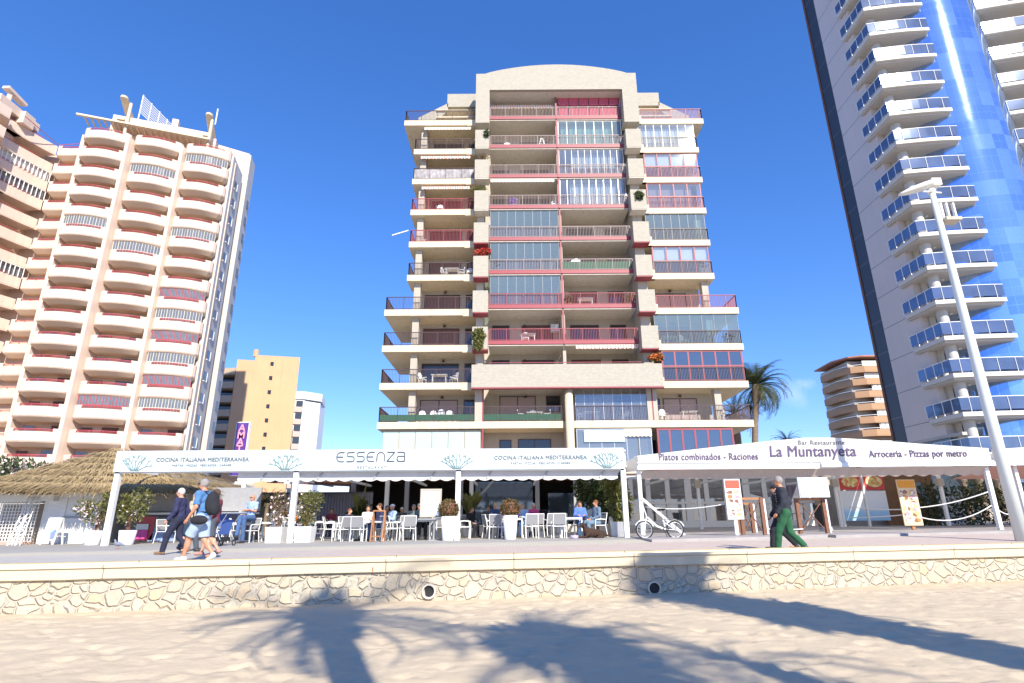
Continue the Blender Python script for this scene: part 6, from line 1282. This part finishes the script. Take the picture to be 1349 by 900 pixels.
def person(px, Y, rz, label, top, bottom, hair, pose='sit', h=1.7, sleeve=1, shorts=False, hat=None, bald=False, glasses=False, longhair=False, shoe=None, res=.016, arms='table', lean=0., group=None, zoff=0., skin=None, sit_h=.45, fem=False, chair=True):
    if pose in ('sit', 'cross'): Y = YS(Y)
    x = xat(px, Y); z = G(x, Y) + zoff; skin = skin or SK; s = h / 1.72; t = thing('person', label, 'person', (0, 0, 0), group)
    J = {}
    hz = .90 if pose != 'sit' else sit_h + .09
    L_ = lambda: 0
    def up(dx, dy, dz): return (dx, dy - lean * dz, hz + dz)      # forward is -y
    J['pel'] = up(0, 0, .02); J['waist'] = up(0, -.01, .22); J['chest'] = up(0, -.01, .40); J['neck'] = up(0, -.0, .56); J['head'] = up(0, -.035, .71)
    sw = .165 if fem else .19
    for sd_, q in (('l', 1), ('r', -1)):
        J['sh' + sd_] = up(q * sw, 0, .50); J['hip' + sd_] = (q * .09, 0, hz - .01)
        if pose == 'sit':
            J['kn' + sd_] = (q * .12, -.43, hz - .01); J['an' + sd_] = (q * .12, -.40 - .05 * q, .08)
        elif pose == 'cross':
            J['kn' + sd_] = (q * .10, -.43, hz + (.06 if q < 0 else -.01)); J['an' + sd_] = (.12, -.40, .08) if q > 0 else (.10, -.70, .26)
        else:
            if q * (1 if pose == 'walk' else -1) > 0: J['kn' + sd_] = (q * .09, -.20, .50); J['an' + sd_] = (q * .08, -.27, .09)
            else: J['kn' + sd_] = (q * .09, .03, .46); J['an' + sd_] = (q * .08, .30, .15)
        if pose in ('sit', 'cross') and arms == 'table': J['el' + sd_] = up(q * (sw + .06), -.10, .24); J['wr' + sd_] = (q * .13, J['el' + sd_][1] - .23, max(hz + .27, .78))
        elif arms == 'crossed': J['el' + sd_] = up(q * (sw + .05), -.06, .23); J['wr' + sd_] = up(-q * .04, -.20 - .02 * q, .27)
        elif arms == 'lap': J['el' + sd_] = up(q * (sw + .06), -.02, .23); J['wr' + sd_] = (q * .10, -.27, hz + .12)
        elif arms == 'up' and q < 0: J['el' + sd_] = up(q * (sw + .06), -.22, .33); J['wr' + sd_] = up(q * .12, -.26, .58)
        else:
            sg = -1 if (q > 0) == (pose == 'walk') else 1; J['el' + sd_] = up(q * (sw + .05), .05 - .06 * sg * -1, .22); J['wr' + sd_] = up(q * (sw + .05), -.10 + .08 * sg, -.01)
    for k in J: J[k] = tuple(np.array(J[k]) * s)
    hd = np.array(J['head'])
    def bodyf(P):
        f = cap_sdf(P, J['pel'], J['waist'], .125 * s, .115 * s); f = smin(f, ell_sdf(P, J['chest'], (.165 * s, .115 * s, .19 * s)), .05); f = smin(f, cap_sdf(P, J['shl'], J['shr'], .055 * s, .055 * s), .06)
        f = smin(f, cap_sdf(P, J['neck'], hd - np.array((0, 0, .05 * s)), .052 * s, .05 * s), .03)
        hh = ell_sdf(P, hd + np.array((0, .008, .01)) * s, (.074 * s, .092 * s, .105 * s)); hh = smin(hh, ell_sdf(P, hd + np.array((0, -.03, -.055)) * s, (.05 * s, .055 * s, .055 * s)), .03)
        hh = smin(hh, cap_sdf(P, hd + np.array((0, -.085, .015)) * s, hd + np.array((0, -.108, -.018)) * s, .010 * s, .017 * s), .015)
        for q in (-1, 1): hh = smin(hh, ell_sdf(P, hd + np.array((q * .078, .005, -.005)) * s, (.012, .02, .032)), .008)
        f = smin(f, hh, .02)
        for q in 'lr':
            f = smin(f, cap_sdf(P, J['sh' + q], J['el' + q], .05 * s, .04 * s), .03); f = smin(f, cap_sdf(P, J['el' + q], J['wr' + q], .041 * s, .028 * s), .02)
            f = smin(f, cap_sdf(P, J['hip' + q], J['kn' + q], .088 * s, .06 * s), .04); f = smin(f, cap_sdf(P, J['kn' + q], J['an' + q], .058 * s, .038 * s), .02); mid = (np.array(J['kn' + q]) * .65 + np.array(J['an' + q]) * .35); f = smin(f, ell_sdf(P, mid + np.array((0, .02, 0)), (.05 * s, .058 * s, .11 * s)), .03)
            an = np.array(J['an' + q]); f = smin(f, cap_sdf(P, an + (0, .02, -.03), an + (0, -.14 * s, -.045), .035 * s, .028 * s), .02)
            wr = np.array(J['wr' + q]); el = np.array(J['el' + q]); d = (wr - el) / np.linalg.norm(wr - el); f = smin(f, cap_sdf(P, wr, wr + d * .065 * s, .027 * s, .030 * s), .015)
        return f
    A = np.array(list(J.values())); lo = A.min(0) - .16; hi = A.max(0) + .16; lo[2] = -.02; V, F = nets(bodyf, lo, hi, res); me = MB(); me.v = [tuple(v) for v in V]; me.f = [tuple(f) for f in F]; me.m = [0] * len(F)
    # fingers, eyes, mouth belong to the body mesh
    for q, sgn in (('l', 1), ('r', -1)):
        wr = Vector(J['wr' + q]); el = Vector(J['el' + q]); d = (wr - el).normalized(); sdv = d.cross(Vector((0, 0, 1))); sdv = sdv.normalized() if sdv.length > .1 else Vector((0, 1, 0)); dn = sdv.cross(d) * (-1); dn = dn if dn.z < 0 else -dn; base = wr + d * .075 * s
        if abs(d.z) > .8: sdv = Vector((0, 1, 0)); dn = Vector((-sgn, 0, 0))
        for i in range(4):
            o = base + sdv * ((i - 1.5) * .019 * s); Lf = (.068, .078, .074, .058)[i] * s; me.tube([o - d * .02, o + d * Lf * .5, o + d * Lf * .8 + dn * Lf * .35, o + d * Lf * .85 + dn * Lf * .65], [.010, .0095, .0085, .006], 6)
        o = wr + d * .03 * s; me.tube([o, o + sdv * .035 * s * (-1 if q == 'l' else 1) + d * .02, o + sdv * .042 * s * (-1 if q == 'l' else 1) + d * .055 + dn * .01], [.012, .011, .008], 6)
    me.cur = 1
    for q in (-1, 1): me.lathe([(.002, -.006), (.009, 0), (.002, .006)], tuple(Vector(hd) + Vector((q * .030, -.084, .012)) * s), 8)
    me.cur = 2; c = Vector(hd) + Vector((0, -.088, -.055)) * s; me.box(c.x - .02, c.x + .02, c.y - .002, c.y + .004, c.z - .004, c.z + .004)
    ob = me.build('body', [skin, EYE, LIP], t, True)
    off = .018 * s
    def shirtf(P):
        f = cap_sdf(P, J['pel'], J['waist'], .125 * s + off, .118 * s + off); f = smin(f, ell_sdf(P, J['chest'], (.17 * s + off, .12 * s + off, .195 * s + off)), .06); f = smin(f, cap_sdf(P, J['shl'], J['shr'], .058 * s + off, .058 * s + off), .06)
        for q in 'lr':
            sh = np.array(J['sh' + q]); el = np.array(J['el' + q]); wr = np.array(J['wr' + q])
            if sleeve >= .99: f = smin(f, cap_sdf(P, sh, el, .052 * s + off, .045 * s + off), .035); f = smin(f, cap_sdf(P, el, el + (wr - el) * .93, .045 * s + off, .036 * s + off), .02)
            else: g = cap_sdf(P, sh, el, .054 * s + off, .048 * s + off); dd = (el - sh) / np.linalg.norm(el - sh); g = np.maximum(g, (P - (sh + (el - sh) * min(1, sleeve * 1.7))) @ dd); f = smin(f, g, .03)
        f = f + .006 * np.sin(P[..., 2] * 38 + P[..., 0] * 22) * np.sin(P[..., 0] * 30 + P[..., 1] * 26)
        up_v = np.array(J['neck']) - np.array(J['chest']); up_v /= np.linalg.norm(up_v); f = np.maximum(f, (P - (np.array(J['neck']) + up_v * .012)) @ up_v); return np.maximum(f, (J['pel'][2] - (.10 if pose not in ('sit', 'cross') else .07)) - P[..., 2])
    V, F = nets(shirtf, lo, hi, res); mesh_obj('top', V, F, top, t, smooth=True)
    def pantf(P):
        f = cap_sdf(P, J['pel'], tuple(np.array(J['pel']) + (0, 0, .08)), .13 * s + off * .7, .12 * s + off * .6)
        for q in 'lr':
            hp = np.array(J['hip' + q]); kn = np.array(J['kn' + q]); an = np.array(J['an' + q]); g = cap_sdf(P, hp, kn, .092 * s + off * .8, .068 * s + off)
            if shorts: dd = (kn - hp) / np.linalg.norm(kn - hp); g = cap_sdf(P, hp, kn, .095 * s + off, .085 * s + off * 1.6); g = np.maximum(g, (P - (hp + (kn - hp) * .93)) @ dd)
            else: g2 = cap_sdf(P, kn, an, .064 * s + off, .05 * s + off * 1.1); dd = (an - kn) / np.linalg.norm(an - kn); g2 = np.maximum(g2, (P - (an + dd * .01)) @ dd); g = smin(g, g2, .03)
            f = smin(f, g, .03)
        f = f + .0025 * np.sin(P[..., 2] * 22 + P[..., 1] * 30 + P[..., 0] * 25); return np.maximum(f, P[..., 2] - (J['pel'][2] + .07))
    V, F = nets(pantf, lo, hi, res); mesh_obj('shorts' if shorts else 'trousers', V, F, bottom, t, smooth=True)
    for q in 'lr':
        an = np.array(J['an' + q]); tip = (0, -.17, -.045) if an[2] < .12 or pose in ('sit', 'cross') else (0, -.12, -.12); m = lambda P: np.maximum(smin(cap_sdf(P, an + (0, .035, -.035), an + np.array(tip) * s, .045 * s, .036 * s), cap_sdf(P, an, an + (0, 0, -.02), .045, .045), .02), (an[2] + .0) - P[..., 2] if 0 else P[..., 2] - (an[2] + .03))
        V, F = nets(m, an - (.1, .26, .2), an + (.1, .14, .1), .012); mesh_obj('shoe', V, F, shoe or SHO, t, smooth=True)
    if hair is not None and not bald:
        def hairf(P):
            f = ell_sdf(P, hd + np.array((0, .016, .022)) * s, (.084 * s, .098 * s, .106 * s)) + .004 * np.sin(P[..., 0] * 120) * np.sin(P[..., 2] * 90 + P[..., 1] * 70)
            if longhair: f = smin(f, ell_sdf(P, hd + np.array((0, .05, -.09)) * s, (.085 * s, .06 * s, .12 * s)), .03)
            return np.maximum(f, -ell_sdf(P, hd + np.array((0, -.10, -.045)) * s, (.085 * s, .105 * s, .10 * s)))
        V, F = nets(hairf, hd - .26, hd + .2, .012); V[:, 2] += .001; mesh_obj('hair', V, F, hair, t, smooth=True)
    if hat is not None:
        hf = lambda P: np.maximum(ell_sdf(P, hd + np.array((0, .01, .035)) * s, (.096 * s, .108 * s, .10 * s)), -(P[..., 2] - hd[2] - .035 * s))
        V, F = nets(hf, hd - .2, hd + .22, .012); ho = mesh_obj('cap', V, F, hat, t, smooth=True); m = MB(); m.tube([tuple(hd + np.array((0, -.08, .04)) * s), tuple(hd + np.array((0, -.16, .028)) * s)], [.07, .05], 10); m.v = [(v[0], v[1], hd[2] + .04 * s + (v[2] - hd[2] - .04 * s) * .12) for v in m.v]; m.build('peak', hat, ho)
    if glasses:
        m = MB()
        for q in (-1, 1): c = Vector(hd) + Vector((q * .034, -.093, .014)) * s; m.box(c.x - .026, c.x + .026, c.y - .006, c.y, c.z - .018, c.z + .016); m.bar(tuple(c + Vector((q * .026, 0, .01))), tuple(c + Vector((q * .044, .09, .005))), .006)
        m.build('sunglasses', GLS, t)
    t.location = (x, Y, z); t.rotation_euler = (0, 0, R(rz))
    if chair and pose in ('sit', 'cross'):
        a = R(rz); place_xy((x + math.sin(a) * -.02, Y + math.cos(a) * .02), rz, chair if isinstance(chair, str) else 'white chair under the ' + label[7:] if 0 else label.split(',')[0])
    return t, J, s
def place_xy(p, rz, who):
    w = who.replace('person ', '', 1); lab = 'white chair occupied by the person ' + w; lab = ' '.join(lab.split()[:16]); o = copy_tree(CH0, (p[0], p[1], G(*p)), R(rz), lab); o['group'] = 'white chairs on the restaurant terrace'
hair_w = mat('white_hair', (.55, .53, .50), .8, var=.2, scale=30); hair_g = mat('grey_hair', (.28, .26, .25), .8, var=.3, scale=30); hair_b = mat('brown_hair', (.09, .045, .025), .8, var=.3, scale=30); hair_y = mat('blond_hair', (.50, .34, .16), .8, var=.25, scale=30); hair_r = mat('auburn_hair', (.20, .07, .03), .8, var=.3, scale=30)
navy = clo('navy', (.028, .03, .085)); blue = clo('blue', (.07, .17, .42)); ltb = clo('light_blue', (.33, .45, .70)); jean = clo('denim', (.06, .12, .26)); blk = clo('black', (.018, .018, .024)); grn = clo('green', (.02, .105, .045)); pinkc = clo('pink', (.60, .07, .24)); wht = clo('white', (.72, .73, .74)); dgr = clo('dark_grey', (.07, .08, .10)); teal = clo('teal', (.05, .12, .20)); mar = clo('wine', (.18, .03, .05)); bei = clo('beige', (.45, .38, .28)); brb = clo('bright_blue', (.10, .20, .60))
F90 = -90     # facing left in the picture
# walkers
_, J, s = person(229, 15.9, -90 + 5, 'person walking left in navy jumper and dark trousers with grey hair, left of the backpacker', navy, clo('dark_navy', (.02, .022, .05)), hair_w, 'walk', 1.68, shoe=mat('brown_shoe', (.22, .13, .07), .6), arms='swing', res=.014, lean=.05)
_, J, s = person(247, 17.2, 95, 'person with blond hair in pale clothes, half hidden behind the man in navy', bei, dgr, hair_y, 'walk2', 1.62, longhair=True, fem=True, res=.016, arms='swing')
t, J, s = person(260, 13.2, -90 - 8, 'person walking left in blue shirt and pale shorts carrying a black backpack', clo('shirt_blue', (.08, .20, .42)), clo('pale_shorts', (.36, .46, .60)), hair_g, 'walk', 1.74, sleeve=.5, shorts=True, skin=SKt, shoe=WSH, arms='swing', res=.013, lean=.10, glasses=True)
# backpack and waist bag, on his back (+y side in his own frame)
bp = thing('backpack', 'black backpack worn by the walking man in the blue shirt', 'backpack')
f = lambda P: smin(ell_sdf(P, (0, .17, 1.22), (.17, .13, .26)), ell_sdf(P, (0, .27, 1.10), (.13, .08, .15)), .04)
V, F = nets(f, (-.3, -.1, .8), (.3, .45, 1.6), .014); mesh_obj('pack', V, F, blk, bp, smooth=True)
for q in (-1, 1): MB().tube([(q * .12, .12, 1.46), (q * .13, -.06, 1.47), (q * .14, -.15, 1.30), (q * .13, -.05, 1.05), (q * .1, .12, 1.02)], .016, 6).build('strap', blk, bp, True)
bp.location = t.location; bp.rotation_euler = t.rotation_euler
wb = thing('shoulder_bag', 'dark bag hanging at the hip of the backpacker', 'bag'); V, F = nets(lambda P: ell_sdf(P, (.20, .05, .86), (.09, .20, .10)), (-.1, -.3, .6), (.5, .4, 1.1), .014); mesh_obj('bag', V, F, blk, wb, smooth=True); MB().tube([(.2, -.1, .9), (.1, -.16, 1.2), (-.12, -.05, 1.48), (-.1, .1, 1.2)], .012, 5).build('strap', blk, wb, True); wb.location = t.location; wb.rotation_euler = t.rotation_euler
person(275, 15.2, -95, 'person in dark clothes and sandals walking behind the backpacker', mar, dgr, hair_b, 'walk2', 1.6, arms='swing', res=.018, shoe=mat('pink_sandal', (.5, .25, .2), .6), shorts=True, fem=True)
t, J, s = person(1036, 14.4, -90 - 25, 'person walking left in dark padded jacket and green trousers by the trestles', clo('slate', (.022, .026, .04)), grn, hair_g, 'walk', 1.77, skin=SKt, arms='swing', res=.013, lean=.06)
MB().tube([(.12, -.16, 1.38), (.02, -.17, 1.2), (-.18, -.10, .98), (-.2, .1, .95)], .012, 5).build('bag_strap', M['soffit'], t, True)
m = MB(); 
for i in range(7): m.tube([(.175 * math.cos(a) , .13 * math.sin(a) - .02 - .06 * (.2 + i * .06), 1.02 + i * .062) for a in [R(q) for q in range(190, 351, 16)]], .022, 5)
m.build('padded_vest', blk, t, True)
person(1027, 15.2, -100, 'person in black coat walking just behind the man in green trousers', blk, blk, hair_b, 'walk2', 1.58, arms='swing', res=.016, hat=blk, fem=True)
# seated
person(325, 23.2, -20, 'person with bald head and sunglasses sitting cross-legged in a light blue shirt', ltb, jean, None, 'cross', 1.75, sleeve=.5, bald=True, glasses=True, arms='crossed', skin=SKt, res=.014)
person(455, 23.8, 70, 'person in a dark hooded jacket at the left end of the easel table', clo('dark_hood', (.03, .04, .07)), dgr, hair_r, 'sit', 1.5)
person(480, 24.1, 10, 'person in a white vest behind the easel table', wht, jean, hair_b, 'sit', 1.62, fem=True, longhair=True)
person(496, 23.5, -60, 'person in a navy jacket at the right end of the easel table', navy, jean, hair_b, 'sit', 1.72, arms='lap')
person(513, 24.8, -50, 'person in a pale blue top and white cap near the menu screen', ltb, dgr, None, 'sit', 1.68, hat=wht)
person(505, 27.0, 20, 'person with dark hair sitting behind the white capped person', dgr, blk, hair_b, 'sit', 1.66, fem=True, longhair=True)
person(541, 24.9, -10, 'person with grey hair in a grey top left of the menu screen', clo('grey_top', (.22, .24, .24)), dgr, hair_g, 'sit', 1.66)
person(548, 23.9, 30, 'person in a green-grey top and dark cap touching the menu screen', clo('grey_green', (.14, .20, .18)), blk, None, 'sit', 1.68, hat=clo('cap_grey', (.12, .15, .16)), skin=SKt)
person(594, 24.6, 10, 'person with tanned bald head behind the left tall topiary pot', dgr, blk, None, 'sit', 1.72, bald=True, skin=SKt)
person(614, 25.6, 60, 'person in a black jacket leaning beside the banana plant', blk, blk, hair_b, 'sit', 1.5, arms='lap', lean=.2)
person(649, 25.1, 40, 'person with fair hair in a navy jumper left of the middle topiary', clo('navy_jumper', (.03, .06, .14)), navy, hair_y, 'sit', 1.68)
person(661, 26.4, 0, 'person in a bright pink top just left of the middle topiary', pinkc, dgr, hair_r, 'sit', 1.64, fem=True, longhair=True)
person(686, 25.6, -30, 'person with grey hair in a pale blue shirt right of the middle topiary', ltb, jean, hair_g, 'sit', 1.64)
person(700, 26.4, -15, 'person with white hair in a pink top right of the middle topiary', pinkc, dgr, hair_w, 'sit', 1.66, fem=True)
person(762, 24.2, 0, 'person with light brown hair in a bright blue jumper behind the dog table', brb, jean, mat('light_brown_hair', (.30, .17, .08), .8), 'sit', 1.7, fem=True, longhair=True)
person(784, 23.4, -70, 'person in a slate fleece with ginger hair sitting above the brown dog', clo('fleece', (.13, .19, .27)), clo('pale_jean', (.16, .24, .32)), hair_r, 'sit', 1.72, skin=SKt, arms='lap')
for (px, lab, c, hr) in ((432, 'person far back in maroon near the slatted wall', mar, hair_b), (525, 'person deep under the awning in dark clothes right of the cap wearers', dgr, hair_w), (640, 'person deep in the shade left of the fair haired diner', dgr, hair_b)): person(px, 28.6, 0, lab, c, dgr, hr, 'sit', 1.62, res=.022)
# dog
x, Y = xat(779, 22.3), 22.3; z = G(x, Y); dm = mat('brown_fur', (.055, .028, .018), .9, var=.5, scale=14, bump=1, bscale=40)
def dogf(P):
    f = ell_sdf(P, (0, 0, .17), (.34, .15, .15)); f = smin(f, ell_sdf(P, (-.24, 0, .22), (.15, .13, .17)), .06); f = smin(f, cap_sdf(P, (-.30, 0, .28), (-.40, -.03, .42), .085, .075), .05); f = smin(f, ell_sdf(P, (-.44, -.05, .46), (.10, .08, .085)), .03); f = smin(f, cap_sdf(P, (-.50, -.07, .44), (-.60, -.10, .40), .045, .032), .03)
    for q in (-1, 1):
        f = smin(f, cap_sdf(P, (-.42, -.05 + q * .085, .50), (-.40, -.05 + q * .115, .38), .028, .03), .02); f = smin(f, cap_sdf(P, (-.26, q * .12, .14), (-.36, q * .13, .04), .055, .04), .03); f = smin(f, cap_sdf(P, (-.36, q * .13, .04), (-.60, q * .12, .035), .036, .034), .02)
        f = smin(f, ell_sdf(P, (.24, q * .13, .14), (.15, .07, .13)), .04); f = smin(f, cap_sdf(P, (.32, q * .17, .05), (.08, q * .2, .035), .045, .034), .03)
    f = smin(f, cap_sdf(P, (.32, 0, .14), (.68, -.08, .05), .04, .02), .04); return f + .007 * np.sin(P[..., 0] * 70) * np.sin(P[..., 2] * 60 + P[..., 1] * 50)
V, F = nets(dogf, (-.75, -.35, -.02), (.8, .35, .65), .014); t = thing('dog', 'curly dark brown dog lying under the right-hand terrace table', 'dog', (0, 0, 0)); me = MB(); me.v = [tuple(v) for v in V]; me.f = [tuple(f_) for f_ in F]; me.m = [0] * len(F); me.cur = 1
for q in (-1, 1): me.lathe([(.002, -.01), (.012, 0), (.002, .01)], (-.51, -.05 + q * .045, .485), 8)
me.lathe([(.004, -.014), (.02, 0), (.004, .014)], (-.635, -.11, .405), 8); me.build('body', [dm, EYE], t, True); t.location = (x, Y, z); t.rotation_euler = (0, 0, R(8))
lb = tag(MB().lathe([(.13, 0), (.16, .12), (.12, .13), (.1, .03)], (xat(753, 21.9), 21.9, G(1, 22)), 16).build('water_bowl', mat('lilac_plastic', (.50, .42, .66), .4), None, True), 'small lilac water bowl on the ground left of the brown dog', 'bowl')
# pigeon body
pt = bpy.data.objects['pigeon']; 
def pigf(P): f = ell_sdf(P, (0, 0, .15), (.13, .06, .065)); f = smin(f, cap_sdf(P, (-.09, 0, .18), (-.12, 0, .25), .038, .028), .03); f = smin(f, ell_sdf(P, (-.13, 0, .27), (.032, .026, .028)), .01); f = smin(f, cap_sdf(P, (.1, 0, .14), (.24, 0, .11), .035, .015), .02); return f
V, F = nets(pigf, (-.25, -.12, 0), (.32, .12, .36), .01); OFF['pigeon'] = Vector((0, 0, 0)); mesh_obj('body', V, F, mat('pigeon_grey', (.20, .22, .28), .7, var=.3, scale=20), pt, smooth=True)
for q in (-1, 1): MB().tube([(0, q * .02, .1), (0, q * .025, .0), (-.03, q * .025, .005)], .006, 5).build('leg', M['flowo'], pt)
MB().tube([(-.155, 0, .27), (-.185, 0, .262)], [.009, .002], 6).build('beak', M['black'], pt)
